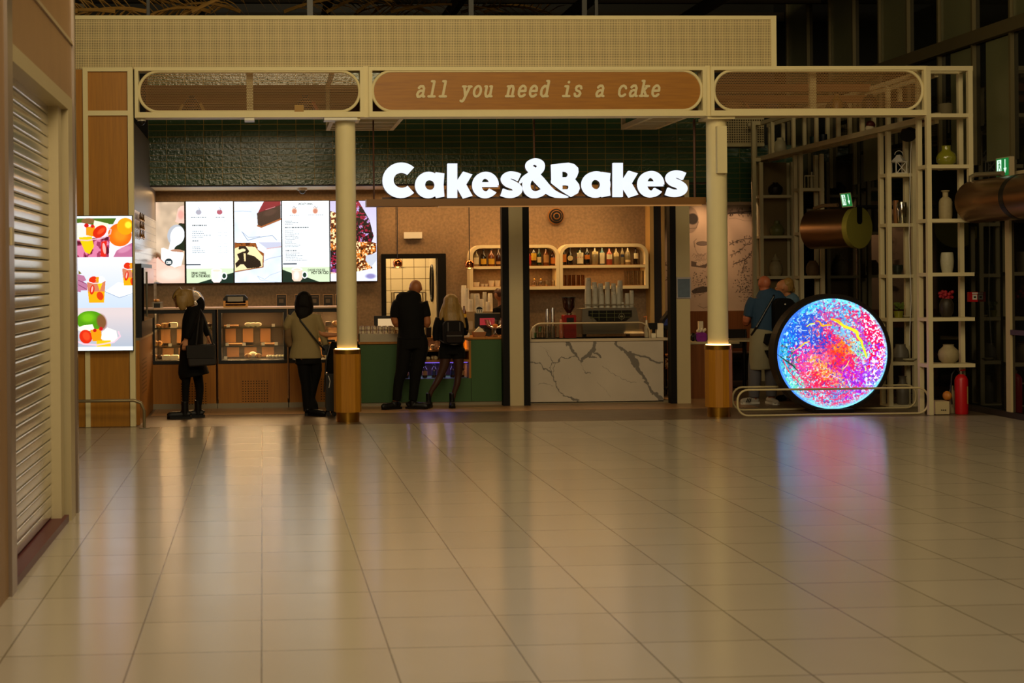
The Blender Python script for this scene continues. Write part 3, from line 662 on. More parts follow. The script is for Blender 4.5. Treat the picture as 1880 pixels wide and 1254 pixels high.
# kitchen behind the doorway
struct('wall_kitchen', MB().box(1.2, 3.2, 23.0, 23.1, 0, 3.0).box(1.2, 1.3, YB+.12, 23, 0, 3).box(3.1, 3.2, YB+.12, 23, 0, 3).box(1.2, 3.2, YB+.12, 23, 2.9, 3.0), M_wtile)
area('kitchen_light', (2.1, 22.1, 2.85), 1.2, .8, 38, (1, .68, .33), rot=(0, 0, 0))
dt = T('door_2', 'x', 'x', (2.1, YB, 0)); del dt['label'], dt['category']; dt['kind'] = 'structure'
xd0, xd1 = at(700, 500, YB).x, at(818, 500, YB).x; zd = at(760, 466, YB).z
part('door_frame', MB().box(xd0, xd0+.07, YB-.03, YB+.14, 0, zd).box(xd1-.12, xd1, YB-.03, YB+.14, 0, zd).box(xd0, xd1, YB-.03, YB+.14, zd-.07, zd), BLK2, dt)
xl = at(792, 500, YB).x; a_ = math.radians(66); M = Matrix.Rotation(a_, 3, 'Z')
cn = Vector((xl+.0, YB+.5, 0)); hp = Vector((xd1-.13, YB+.15, 0)); d_ = Vector((-math.sin(math.radians(0)), math.cos(math.radians(0)), 0)); n_ = Vector((d_.y, -d_.x, 0))
leaf = MB(); W_ = .8
q = [hp, hp+d_*W_, hp+d_*W_+n_*.04, hp+n_*.04]; leaf.add([v+Vector((0, 0, .02)) for v in q]+[v+Vector((0, 0, 2.1)) for v in q], [(0, 1, 2, 3), (7, 6, 5, 4), (0, 4, 5, 1), (1, 5, 6, 2), (2, 6, 7, 3), (3, 7, 4, 0)])
LF = part('door_leaf', leaf, pm('door_white', 'cfc2a2', .4), dt)
pc = hp+d_*.4-n_*.012; ring = [pc+d_*(.15*math.cos(a))+Vector((0, 0, 1.66+.27*math.sin(a))) for a in np.linspace(0, 2*PI, 25)[:-1]]
part('porthole', MB().tube(ring, .02, 8, True).add(ring, [tuple(range(24))]), BLACK, LF)
rk = T('steel_rack', 'steel tray rack standing in the tiled room behind the doorway', 'rack', (1.9, 22.6, 0))
f = MB(); xk0, xk1 = at(722, 530, 22.5).x, at(780, 530, 22.5).x; zk = at(740, 537, 22.5).z
for x in (xk0, xk1):
    for y in (22.4, 22.8): f.cyl((x, y, 0), (x, y, zk), .014, seg=8)
part('frame', f, STEEL, rk)
for z in np.linspace(.3, zk, 7): part('tray', MB().box(xk0, xk1, 22.4, 22.8, z-.01, z+.01), STEEL, rk)
# left niche wall
nw = MB().box(XN-.1, XN, 17.1, 20.0, 1.02, 2.2)
struct('wall_niche', MB().box(XN-.12, XN, 17.1, YB, 2.62, 3.7), pm('grey_render', '6e655c', .4, var=.15, vs=3))
struct('wall_niche', MB().box(XN-.12, XN, 17.1, YB, 1.05, 2.62), M_wtile2)
struct('trim_11', MB().box(XN-.02, XN+.02, 17.08, 17.14, 0, 3.69), STEEL)
cb = T('side_cabinet', 'wooden side cabinet with a grille standing against the niche wall at left', 'cabinet', (XN+.05, 18.2, 0))
part('body', MB().box(XN, XN+.08, 17.15, 19.2, 0, 1.02), WOODC, cb)
part('grille', MB().add([(XN+.081, 17.5+i*.05, .35+j*.05) for i in range(14) for j in range(9)]+[(XN+.081, 17.5+i*.05+.018, .35+j*.05) for i in range(14) for j in range(9)]+[(XN+.081, 17.5+i*.05+.018, .35+j*.05+.018) for i in range(14) for j in range(9)]+[(XN+.081, 17.5+i*.05, .35+j*.05+.018) for i in range(14) for j in range(9)], [(k, k+126, k+252, k+378) for k in range(126)]), DARK, cb, kind='stuff')
part('steel_top', MB().box(XN, XN+.09, 17.15, 19.2, 1.02, 1.05), STEEL, cb)
ov = T('wall_oven', 'tall black appliance with glossy door set in the niche wall at left', 'oven', (XN+.05, 18.1, 1.05))
part('body', MB().box(XN, XN+.1, 17.3, 18.95, 1.05, 1.95), BLACK, ov); part('glossy_door', MB().box(XN+.1, XN+.125, 17.35, 18.9, 1.25, 1.9), pm('black_gloss', '060606', .08), ov)
part('handle', MB().cyl((XN+.15, 17.45, 1.3), (XN+.15, 17.45, 1.85), .012), STEEL, ov)
wl_ = T('wire_letter_sign', 'small metal word sculpture mounted on the small white tiles at left', 'wall sign', (XN+.02, 18.3, 2.4))
g = MB()
for r in range(3):
    for c in range(3):
        y = 17.95+c*.25; z = 2.52-r*.11; g.tube([(XN+.03, y, z), (XN+.03, y+.1, z+.08), (XN+.03, y+.18, z), (XN+.03, y+.05, z-.02)], .008, 6)
part('wire', g, BRASS, wl_)
# ================================================================== SCREENS
YS = YB-.09
def screen(name, label, cv, Y, par=None, grp='menu screens on the back wall'):
    x0, y0, x1, y1 = cv.r; c = at((x0+x1)/2, y1, Y); t = T(name, label, 'screen', (c.x, Y, c.z), grp)
    part('bezel', MB().pb(x0-1.3, y0-1.3, x1+1.3, y1+1.3, Y+.006, .06), BLACK, t)
    cv.mesh('picture', Y+.003, SCREEN, t); return t
def tline(cv, x, y, n, s, col, al=.8, seed=0):     # a row of unreadable tiny type
    r = random.Random(seed+int(y)); cx = x
    while cx < x+n:
        L = r.uniform(s*.6, s*2.4); cv.rect(cx, y-s*.42, min(cx+L, x+n), y+s*.42, col, al); cx += L+s*.55
# 1 milk pouring (crop origin 270,360 scale 7.52)
k = 2.2; o = dict(ox=270, oy=360, sc=7.52)
cv = Cv(276, 371, 338.5, 520, k, 'cdb8a0', **o)
n = vnoise(cv.h, cv.w, 3, 3, 2); cv.a = cv.a*(.86+.26*n[..., None])
cv.ell(80, 180, 90, 160, 'e6c8ae', al=.8, soft=60).ell(110, 870, 90, 90, '70492f', soft=40, al=.9).ell(330, 160, 160, 60, 'b9a691', al=.6, soft=40)
cv.poly([(440, 380), (530, 350), (530, 760), (400, 740), (350, 720)], '0f3020')
cv.poly([(400, 330), (430, 180), (470, 140), (530, 130), (530, 380), (440, 375), (385, 350)], 'f0c4b6').ell(470, 260, 40, 60, 'd79a90', al=.6, soft=20)
cv.ell(400, 540, 118, 145, 'b9bdc4', 12).ell(420, 550, 96, 130, 'eef2f8', 16).poly([(330, 600), (500, 560), (470, 640), (390, 700), (350, 770), (290, 760), (310, 680)], 'eef2f8')
cv.ell(400, 765, 95, 30, 'b98f78').poly([(195, 720), (340, 790), (510, 800), (470, 960), (380, 990), (250, 930), (190, 870)], 'f2ece6').poly([(195, 718), (230, 716), (350, 765), (500, 780), (505, 805), (340, 795)], 'fbf8f4')
cv.poly([(50, 1010), (110, 940), (105, 880), (150, 840), (200, 900), (290, 960), (400, 1000), (480, 950), (530, 960), (530, 1200), (180, 1200), (90, 1130)], 'f0c6b6').ell(330, 1080, 160, 80, 'f8dace', soft=50, al=.8).line([(150, 850), (215, 910), (300, 960)], 10, 'd89a88')
cv.ell(296, 912, 54, 50, '173f4a').rect(262, 900, 330, 935, 'f2f2ee').rect(272, 908, 282, 928, '173f4a').rect(294, 908, 300, 928, '173f4a').rect(312, 908, 318, 928, '173f4a')
cv.ell(80, 1105, 28, 26, '3a9ad0').poly([(50, 1170), (200, 1200), (50, 1210)], '6d6a70')
screen('menu_screen', 'lit screen showing milk poured into a white paper cup', cv, YS)
# 2 menu
def mug(cv, x, y, c1='f2e6e2'):
    cv.ell(x+105, y+5, 42, 50, 'f4f4f4').ell(x+105, y+5, 26, 34, '1d4a40').poly([(x-75, y-75), (x+75, y-75), (x+70, y+60), (x+40, y+95), (x-40, y+95), (x-70, y+60)], c1).ell(x, y-75, 75, 24, 'fbf6f2').ell(x, y-70, 55, 16, 'f0d9c8').ell(x-10, y+10, 40, 60, 'f6e2dc', soft=20)
cv = Cv(342, 370, 428, 519.5, k, 'f4fafd', **o); cv.a *= np.clip(1.02-.03*(np.abs(cv.X-870)/330)[..., None], .9, 1.02)
for X0, c in ((715, 'a9a6b2'), (1005, 'b0596a')):
    cv.ell(X0, 215, 52, 50, 'dfe6ee').ell(X0, 222, 38, 34, c, al=.9).line([(X0-5, 150), (X0+15, 180), (X0-10, 200)], 9, 'b5bcc8').line([(X0+55, 195), (X0+72, 225)], 6, 'd5dce4')
tline(cv, 608, 292, 215, 14, '5a6672'); tline(cv, 950, 292, 125, 14, '5a6672'); tline(cv, 625, 404, 205, 17, '37404a')
for y, n in ((488, 145), (514, 160), (541, 260), (569, 150), (699, 110), (725, 120), (752, 180), (779, 175)): tline(cv, 625, y, n, 12, '74808c', .75)
tline(cv, 625, 617, 88, 15, '4a545e')
for y in (345, 440, 475, 510, 545, 570, 655, 695, 725, 752, 779):
    for X0 in (985, 1065): tline(cv, X0, y, 40, 10, 'a9b2ba', .7)
for X0 in (620, 790, 950): tline(cv, X0, 840, 110, 9, 'c0ccd4', .8); tline(cv, X0, 862, 80, 9, 'c8d2d8', .8)
cv.rect(540, 938, 738, 955, '123048'); tline(cv, 560, 968, 560, 6, 'ccd5da')
cv.rect(540, 1000, 1210, 1240, 'd2e2c4').poly([(640, 1215), (900, 1140), (1200, 1055), (1220, 1240), (640, 1240)], '0b3c34'); mug(cv, 955, 1100)
t = screen('menu_screen', 'lit menu screen reading drink coffee get in the mood', cv, YS)
INK = pm('menu_ink', '16221c', .6)
def ptext(s, px, py, hpx, t, Y=YS-.002, sx=1, bold=.0, mat=INK):
    v = at(px, py, Y); textmesh(s, v.x, v.z, Y, hpx/F*Y*1.38, mat, t, sx=sx, bold=bold)
ptext('DRINK COFFEE,', 270+612/7.52, 360+1082/7.52, 4.6, t, sx=.62, bold=.002); ptext('GET IN THE MOOD', 270+612/7.52, 360+1122/7.52, 4.6, t, sx=.62, bold=.002)
ptext('ESPRESSO & MORE', 270+625/7.52, 360+411/7.52, 1.9, t, sx=.8)
# 3 cake slices
cv = Cv(430.5, 370, 516.5, 518.5, k, 'dfe8f3', **o); n = vnoise(cv.h, cv.w, 4, 9, 3); cv.a = cv.a*(.93+.12*n[..., None])
cv.line([(1210, 210), (1330, 205), (1440, 215)], 12, 'b9c4d4', .8).line([(1310, 490), (1390, 610), (1540, 570), (1730, 545), (1790, 610)], 9, '9aa6ba').line([(1310, 490), (1400, 570), (1560, 560)], 7, 'aab4c6')
cv.rect(1210, 625, 1850, 636, 'f4f6fa').poly([(1540, 640), (1850, 640), (1850, 715), (1660, 730)], 'c6c9da').line([(1650, 730), (1850, 700)], 8, 'd8a8a0').line([(1620, 890), (1700, 860), (1850, 830)], 9, 'b4bdd0').line([(1520, 1105), (1620, 1150), (1700, 1090), (1850, 1040)], 7, 'bcc6d6').line([(1520, 1105), (1560, 1160), (1800, 1190)], 7, 'bcc6d6')
cv.poly([(1520, 235), (1850, 120), (1850, 320), (1560, 430), (1530, 400)], '4a342e').poly([(1620, 70), (1850, 70), (1850, 130), (1530, 240), (1580, 140)], '8e1838').line([(1530, 235), (1850, 125)], 9, '5c0f24').line([(1640, 190), (1770, 150)], 6, 'e0a0a8').line([(1530, 410), (1580, 428), (1850, 320)], 22, 'a5683c').ell(1700, 230, 90, 40, '6a4c44', -18, .5, 20)
cv.poly([(1210, 640), (1500, 645), (1530, 740), (1612, 790), (1605, 985), (1210, 1050)], '9a5c22').poly([(1210, 720), (1290, 690), (1490, 700), (1560, 790), (1595, 830), (1590, 975), (1210, 1035)], 'f0deb4')
n = vnoise(cv.h, cv.w, 22, 4, 2); cv.put(((n > .55) & cv.inpoly([(1210, 640), (1500, 645), (1530, 720), (1450, 695), (1300, 690), (1210, 720)])).astype(float), '5c2c10')
cv.poly([(1230, 990), (1215, 930), (1270, 870), (1240, 800), (1330, 760), (1260, 730), (1270, 690), (1360, 690), (1410, 760), (1380, 800), (1480, 830), (1560, 900), (1575, 960), (1540, 985), (1380, 1000), (1330, 940), (1290, 940)], '2c1c18').poly([(1330, 790), (1360, 790), (1360, 900), (1340, 900)], 'e8d2a4').ell(1320, 745, 40, 22, 'f0deb4')
screen('menu_screen', 'lit screen showing a chocolate cake wedge and a marble loaf slice', cv, YS)
# 4 menu (crop origin 510,360 scale 7.6)
o = dict(ox=510, oy=360, sc=7.6)
cv = Cv(518.5, 369, 604.5, 517.5, k, 'f3fafd', **o)
for X0 in (235, 527): cv.ell(X0, 205, 40, 45, 'e8ccc0').ell(X0, 210, 30, 32, 'c98d78', soft=8).line([(X0-25, 165), (X0-5, 140), (X0+15, 170), (X0+30, 150)], 6, '6a6470')
tline(cv, 170, 266, 130, 11, '7c8894'); tline(cv, 430, 264, 210, 10, '7c8894')
for y, n in ((350, 110), (370, 190), (389, 105)): tline(cv, 103, y, n, 11, '5d6975')
tline(cv, 103, 437, 335, 16, '37404a')
for i, n in enumerate((115, 110, 195, 130, 180, 195, 140, 95, 100, 150, 215, 185)): tline(cv, 105, 484+i*20, n, 10, '6c7884', .8)
tline(cv, 108, 760, 150, 15, '37404a')
for i, n in enumerate((195, 145, 240, 170, 230, 300)): tline(cv, 108, 793+i*20, n, 10, '6c7884', .8)
for i in range(28): tline(cv, 555, 330+i*20, 40, 8, 'b5bdc4', .6)
for i in range(8): tline(cv, 625, 330+i*20, 36, 8, 'b5bdc4', .6)
cv.rect(70, 935, 264, 953, '123048'); tline(cv, 110, 970, 350, 6, 'ccd5da')
cv.rect(60, 990, 730, 1250, 'd2e2c4').poly([(60, 1022), (200, 1075), (420, 1140), (620, 1215), (620, 1250), (60, 1250)], '0a3830'); mug(cv, 265, 1095, 'eccfbe')
t = screen('menu_screen', 'lit menu screen headed specialty drinks, reading hot or iced', cv, YS)
ptext('SPECIALTY DRINKS', 510+287/7.6, 360+124/7.6, 3.8, t, sx=.58, bold=.001)
ptext('CHOOSE YOUR SIDE', 510+418/7.6, 360+1047/7.6, 4.2, t, sx=.6, bold=.001); ptext('HOT OR ICED', 510+466/7.6, 360+1088/7.6, 5.4, t, sx=.68, bold=.002)
# 5 nut cake
cv = Cv(606.5, 369, 691.5, 516, k, 'cfcbe4', **o); cv.grad('c9c2dc', 'e8ecf6', np.ones(cv.X.shape, bool), (cv.Y-60)/1100)
body = cv.inpoly([(735, 205), (850, 240), (1000, 60), (1130, 65), (1190, 170), (1280, 330), (1340, 560), (1300, 640), (1375, 660), (1375, 780), (1250, 850), (1320, 1010), (1130, 1050), (735, 1080)])
dark = cv.inpoly([(990, 60), (1130, 65), (1190, 170), (1280, 330), (1340, 560), (1310, 640), (1120, 640), (980, 500)]) | cv.inpoly([(735, 760), (860, 740), (1100, 1000), (900, 1050), (735, 1060)])
n1 = vnoise(cv.h, cv.w, 11, 11, 3); n2 = vnoise(cv.h, cv.w, 26, 12, 2); cv.put(body.astype(float), '8a4a1c')
cv.put((body & (n1 > .5)).astype(float), 'd88a3c').put((body & (n2 > .6)).astype(float), 'f4dcae').put((body & (n2 < .36)).astype(float), '4a2410')
cv.put(dark.astype(float), '2a0f1c').put((dark & (n1 > .6)).astype(float), 'c0a8d8').put((dark & (n2 > .62)).astype(float), 'a01848').put((dark & (n2 < .38)).astype(float), '0e0610')
cv.poly([(1230, 830), (1375, 800), (1375, 900), (1300, 990), (1220, 900)], 'c8ccd6').ell(1290, 1120, 70, 35, '9a94c0', soft=20).ell(790, 1040, 50, 30, 'b06cc8', soft=20, al=.7)
screen('menu_screen', 'lit screen of a dark nut cake, partly behind the round column', cv, YS)
# fruit screen on the clad column (crop origin 140,390 scale 4.827)
o = dict(ox=140, oy=390, sc=4.827)
cv = Cv(128, 397, 243, 643.5, 2, 'eef8fc', **o)
cv.rect(-80, 52, 520, 398, 'e8dfe8').poly([(-80, 52), (360, 52), (330, 105), (150, 110), (50, 90), (-80, 100)], '5c7a2c').ell(110, 75, 60, 26, 'b06a5a', al=.6)
cv.ell(390, 200, 105, 102, 'ee7c1e').ell(395, 200, 60, 60, 'f6992c', soft=40).ell(440, 125, 75, 75, 'f0a818').ell(465, 112, 30, 30, 'ffe04a', soft=12)
cv.poly([(330, 398), (360, 340), (500, 270), (520, 398)], 'c07c9c').ell(430, 330, 60, 25, 'd8a0b8', -20, .7, 10)
cv.poly([(-80, 245), (300, 215), (290, 398), (-80, 398)], 'a8486a'); n = vnoise(cv.h, cv.w, 14, 2, 2)
cv.put((cv.inpoly([(-80, 245), (300, 215), (290, 398), (-80, 398)]) & (n > .55)).astype(float), 'd88aa8').put((cv.inpoly([(-80, 245), (300, 215), (290, 398), (-80, 398)]) & (n < .36)).astype(float), '6e2038')
cv.poly([(-20, 110), (60, 115), (95, 225), (-30, 235)], 'eef0d8').poly([(165, 70), (290, 100), (285, 150), (155, 120)], 'f0f0d0').poly([(90, 130), (170, 120), (165, 215), (90, 200)], 'f0a022').ell(212, 170, 68, 48, 'd43a18', -38).ell(225, 165, 40, 18, 'f06a3a', -38, .8, 8)
cv.ell(95, 115, 20, 18, 'cc2424').ell(148, 122, 16, 15, 'd22828').poly([(25, 220), (140, 212), (160, 300), (120, 370), (80, 350)], 'f6c81a').poly([(225, 260), (275, 250), (265, 395), (215, 390)], 'd83a2c').ell(250, 320, 14, 50, 'f8b8b0', -8)
cv.line([(-60, 235), (100, 248), (250, 225), (305, 190), (312, 155), (290, 140)], 12, 'e8c4d0', .85)
cv.rect(-80, 402, 520, 845, 'dfe4ee').grad('e4e2ec', 'c4d2e4', cv.inpoly([(-80, 402), (520, 402), (520, 850), (-80, 850)]), (cv.Y-402)/500)
cv.poly([(255, 700), (370, 620), (500, 640), (500, 730), (380, 757)], 'eef3f8').line([(255, 702), (380, 757), (500, 722)], 5, '9aa8bc').poly([(20, 510), (50, 540), (20, 548)], '8a7a3a')
cv.poly([(10, 545), (70, 560), (90, 600), (60, 610), (100, 640), (95, 690), (40, 690), (40, 705), (10, 700)], 'bc84a0').line([(20, 600), (90, 632)], 6, '8a4a70').line([(20, 640), (90, 680)], 6, '8a4a70')
def cup(cx, ty, w, by, cut=None):
    P = [(cx-w, ty+50), (cx+w, ty+40), (cx+w*.82, by), (cx-w*.8, by)]; cv.poly(P, 'eeb21a').poly([(cx-w, ty+50), (cx+w, ty+40), (cx+w*.9, ty+130), (cx-w*.9, ty+130)], 'd08a6a')
    cv.ell(cx-w*.35, ty+25, w*.45, 28, 'd8401c', -20).ell(cx+w*.45, ty+25, w*.5, 28, 'f4f2e4').poly([(cx-2, ty), (cx+24, ty), (cx+22, ty+50), (cx-2, ty+45)], 'f0a01c').poly([(cx+10, ty+60), (cx+56, ty+55), (cx+30, ty+125)], 'f4cc20').ell(cx-w*.45, ty+115, w*.25, 42, 'd43a24', 10).ell(cx+w*.4, ty+170, w*.35, 38, 'd8501c', -20)
    cv.ell(cx-w*.45, ty+110, w*.1, 28, 'f6c0b4', 10).line([(cx-w, ty+40), (cx-w*.3, ty+58), (cx+w*.5, ty+56), (cx+w, ty+32)], 6, 'f4e8f0')
cup(177, 570, 82, 800); cup(478, 450, 70, 650)
cv.rect(-80, 846, 520, 1190, 'd2cacb').grad('d8cccc', 'b4bcc8', cv.inpoly([(-80, 846), (520, 846), (520, 1190), (-80, 1190)]), (cv.Y-900)/300)
cv.ell(130, 965, 130, 92, '63a01e', 8).ell(100, 930, 60, 40, '8cc82c', 0, .8, 30).ell(222, 970, 42, 66, '96564a', -12, .8, 16).poly([(-20, 1030), (60, 1000), (140, 990), (160, 1040), (60, 1060)], 'f0f0dc')
cv.ell(80, 1100, 56, 62, 'd83c1c', -25).ell(85, 1095, 30, 40, 'f0683a', -25, .7, 10).poly([(120, 1040), (215, 1030), (225, 1140), (140, 1140)], 'f0a020').ell(160, 1045, 16, 15, 'c42424').ell(215, 1032, 17, 17, 'cc2828').poly([(225, 1060), (270, 1020), (350, 1050), (365, 1130), (300, 1165), (215, 1120)], 'f4f4e4').rect(175, 1135, 300, 1190, 'f4c41c').line([(-20, 1130), (60, 1165), (180, 1175), (330, 1150), (385, 1100), (370, 1060)], 14, 'ecc8d4', .9)
cv.rect(-80, 1190, 520, 1240, 'f0fafc').rect(-80, 0, 520, 50, 'f0fafc')
screen('advert_screen', 'tall lit screen with three fruit cup photos on the wooden corner column', cv, 16.93, grp='adverts')
# ================================================================== DISPLAY CASES (Y front 19.2)
YC = 19.2
def px2x(px, py, Y): return at(px, py, Y).x
CASEL = ['glass display case with croissant trays behind the woman in the long coat', 'glass display case between the two women at the left counter', 'glass display case behind the woman in the beige blazer']
PAST = speck('pastry', '9c5a1e', 'e0a858', 26, .5); CHOC = pm('chocolate', '3a1c0e', .4); CRM = pm('icing', 'efe0c0', .5); TAGM = pm('price_card', 'eae2cc', .6); TRAY = pm('tray_board', '8a6032', .6)
GSH = glassm('green_glass', (.82, .92, .84), .1)
ztop = at(400, 568, YC).z; zgb = at(400, 662, YC).z; zwd = at(400, 668, YC).z
CX = [(278, 396), (400.5, 527), (531, 656)]
zsh = [at(400, 601, YC+.1).z, at(400, 635, YC+.1).z, at(400, 660, YC+.05).z]
for i, (a, b_) in enumerate(CX):
    x0, x1 = px2x(a, 620, YC), px2x(b_, 620, YC)
    t = T('display_case', CASEL[i], 'display case', ((x0+x1)/2, YC+.35, 0), 'pastry display cases')
    c = MB().box(x0, x1, YC, YC+.75, .07, zwd); part('wood_base', c, WOODC, t)
    g = MB(); gx, gy = [(350, 736), (463, 731), (607, 727)][i]; n, mm = (10, 9)
    xc, zc = at(gx-18, gy-16-14, YC).x, at(gx, gy-32, YC).z
    for r in range(mm):
        for q in range(n): g.box(xc+q*.0365*1.0, xc+q*.0365+.014, YC-.002, YC, zc-r*.034-.014, zc-r*.034)
    part('vent_holes', g, DARK, t, kind='stuff')
    part('plinth', MB().box(x0-.02, x1+.02, YC-.0, YC+.7, 0, .07), pm('steel_plinth', '8d8168', .4, .3), t)
    part('black_band', MB().box(x0, x1, YC-.01, YC+.75, zwd, zgb), BLACK, t)
    part('back_panel', MB().box(x0, x1, YC+.72, YC+.75, zgb, ztop), pm('case_back', '3e2c1a', .5), t)
    part('frame', MB().box(x0, x0+.045, YC, YC+.72, zgb, ztop).box(x1-.045, x1, YC, YC+.72, zgb, ztop).box(x0, x1, YC, YC+.05, ztop-.05, ztop), BLACK, t)
    part('front_glass', MB().box(x0+.045, x1-.045, YC+.004, YC+.01, zgb, ztop-.05), GLASS, t)
    for z in zsh[:2]: part('glass_shelf', MB().box(x0+.045, x1-.045, YC+.06, YC+.7, z-.012, z), GSH, t)
    part('light_bar', MB().box(x0+.1, x1-.1, YC+.3, YC+.33, ztop-.03, ztop-.02), emit('case_led', 'ffc070', 5), t)
    area('case_light', ((x0+x1)/2, YC+.35, ztop-.04), (x1-x0)*.8, .1, 13 if i != 1 else 9, WARM, rot=(0, 0, 0))
    for z in zsh[:2]: area('case_light', ((x0+x1)/2, YC+.35, z-.02), (x1-x0)*.8, .06, 8, WARM, rot=(0, 0, 0))
    bd = MB()
    for q in range(3): w_ = (x1-x0-.2)/3; bd.box(x0+.1+q*w_, x0+.1+(q+.7)*w_, YC+.66, YC+.69, zgb+.01, zsh[1]-.05).box(x0+.08+q*w_, x0+.08+(q+.6)*w_, YC+.66, YC+.69, zsh[1]+.02, zsh[0]-.04)
    part('serving_board', bd, pm('board_wood', '7a4e24', .5), t, kind='stuff')
xa, xb = px2x(278, 567, YC), px2x(656, 567, YC)
one('case_worktop', MB().box(xa, xb, YC-.02, YC+.78, ztop, ztop+.022), pm('pale_worktop', 'd9b596', .3), 'long pale worktop lying over the three pastry display cases', 'worktop')
# croissants, cakes, cards in the cases
def cake(px, zi, w, h, mat, label, kind='bun', dy=.2, grp=None):
    Y = YC+dy; x = at(px, 620, Y).x; z = zsh[zi]+.001; b = MB()
    if kind == 'bun': b.ell((x, Y, z+h*.5), (w/2, w/2*.9, h*.5), 10, 6)
    elif kind == 'loaf': b.rbox(x-w/2, x+w/2, Y-.06, Y+.06, z, z+h, min(w, h)*.3)
    elif kind == 'roll':
        for q in range(3): b.ell((x+(q-1)*w*.3, Y, z+h*.5), (w*.24, .05, h*.5), 8, 6)
    elif kind == 'tray': b.box(x-w/2, x+w/2, Y-.15, Y+.15, z, z+h)
    return one({'bun': 'bread_bun', 'loaf': 'cake_loaf', 'roll': 'pastry_roll', 'tray': 'wooden_tray'}[kind], b, mat, label, {'bun': 'bun', 'loaf': 'cake', 'roll': 'pastry', 'tray': 'tray'}[kind], grp, smooth=kind in ('bun', 'roll'))
shn = ['top', 'middle', 'bottom']
def card(px, zi, where):
    Y = YC+.07; x = at(px, 620, Y).x; z = zsh[zi]
    one('price_card', MB().box(x-.022, x+.022, Y, Y+.012, z, z+.04), TAGM, 'small white price card '+where, 'price card', 'price cards')
for px, zi, w in ((284, 0, 'on the top shelf at the left end of the first case'), (312, 1, 'on the middle shelf of the first case, left of the coat'), (280, 1, 'on the middle shelf at the far left of the first case'), (283, 2, 'on the floor of the first case at its left end'), (316, 2, 'on the floor of the first case near the coat'),
                  (419, 0, 'on the top shelf of the middle case, left side'), (502, 0, 'on the top shelf of the middle case, right side'), (417, 1, 'on the middle shelf of the middle case, first from left'), (448, 1, 'on the middle shelf of the middle case, second from left'), (483, 1, 'on the middle shelf of the middle case, third from left'), (507, 1, 'on the middle shelf of the middle case, last on the right'), (414, 2, 'on the floor of the middle case at its left end'), (600, 2, 'on the floor of the third case')):
    card(px, zi, w)
G1 = 'pastries in the first case'; G2 = 'pastries in the middle case'; G3 = 'pastries in the third case'
for px, w, h, m_, kd, lab in ((290, .09, .05, PAST, 'bun', 'golden bun on the top shelf at the far left'), (305, .13, .06, PAST, 'loaf', 'golden loaf on the top shelf of the first case'), (318, .12, .07, CRM, 'loaf', 'iced loaf on the top shelf beside the coat'), (384, .08, .06, CHOC, 'bun', 'dark muffin on the top shelf right of the coat')): cake(px, 0, w, h, m_, lab, kd, grp=G1)
for px, lab in ((279, 'dark brown muffin at the far left of the middle shelf'), (286, 'glossy brown muffin, second on the middle shelf'), (293, 'pale topped muffin, third on the middle shelf')): cake(px, 1, .075, .075, CHOC if px < 285 else PAST, lab, grp=G1)
for px, w, h, m_, kd, lab in ((284, .1, .07, PAST, 'bun', 'golden pastry on the case floor, far left'), (293, .1, .07, CHOC, 'bun', 'dark glazed pastry on the case floor'), (305, .11, .06, CRM, 'loaf', 'white topped cake slab on the case floor'), (320, .12, .06, CRM, 'loaf', 'white topped cake slab beside the coat on the case floor')): cake(px, 2, w, h, m_, lab, kd, dy=.16, grp=G1)
cake(465, 0, .22, .06, CRM, 'plaited pale pastry in the middle of the top shelf', 'roll', grp=G2); cake(425, 0, .2, .02, TRAY, 'flat wooden tray on the top shelf of the middle case', 'tray', .3)
cake(430, 1, .22, .02, TRAY, 'flat wooden tray on the middle shelf, left side', 'tray', .3); cake(492, 1, .2, .02, TRAY, 'flat wooden tray on the middle shelf, right side', 'tray', .3)
for px, w, h, m_, kd, dy, lab in ((455, .1, .07, PAST, 'bun', .16, 'golden bun at the left of the pyramid on the case floor'), (474, .1, .07, PAST, 'bun', .16, 'golden bun at the right of the pyramid on the case floor'), (464, .12, .09, CRM, 'bun', .24, 'pale bun in the middle of the pyramid, behind'), (497, .12, .05, CRM, 'roll', .16, 'pale roll on the floor of the middle case, left of its neighbour'), (514, .13, .05, CRM, 'roll', .16, 'pale roll at the right end of the middle case floor')): cake(px, 2, w, h, m_, lab, kd, dy, G2)
for px, zi, w, h, m_, kd, lab in ((603, 0, .08, .06, CHOC, 'loaf', 'dark chocolate slice on the top shelf of the third case'), (616, 0, .1, .07, PAST, 'bun', 'croissant on the top shelf next to the column'), (606, 1, .12, .05, PAST, 'roll', 'golden pastry on the middle shelf of the third case'), (600, 2, .12, .06, PAST, 'roll', 'golden pastry on the floor of the third case')): cake(px, zi, w, h, m_, lab, kd, .16, G3)
# on the worktop
zw = ztop+.022
def pxb(name, mat, label, cat, px0, py0, px1, py1, Y, dep, **k): return one(name, MB().pb(px0, py0, px1, py1, Y, dep), mat, label, cat, **k)
t = T('bread_box', 'wooden box with a dark curved lid on the worktop, label plate in front', 'box', at(432, 567, 19.5))
x0, x1 = px2x(410, 560, 19.5), px2x(455, 560, 19.5); zt2 = at(432, 552, 19.5).z
part('body', MB().box(x0, x0+.03, 19.5, 19.75, zw, zt2).box(x1-.03, x1, 19.5, 19.75, zw, zt2).box(x0, x1, 19.72, 19.75, zw, zt2).box(x0, x1, 19.5, 19.75, zw, zw+.02).box(x0, x1, 19.5, 19.75, zw+.04, zw+.055), pm('warm_light_wood', 'd09a50', .4), t)
part('lid', MB().prism([(x0, zt2), (x1, zt2), (x1, zt2+.03), (x1-.04, zt2+.075), (x0+.04, zt2+.075), (x0, zt2+.03)], 19.5, 19.75), BLACK, t)
part('label_plate', MB().pb(418, 545, 446, 553.5, 19.49, .01), STEEL, t)
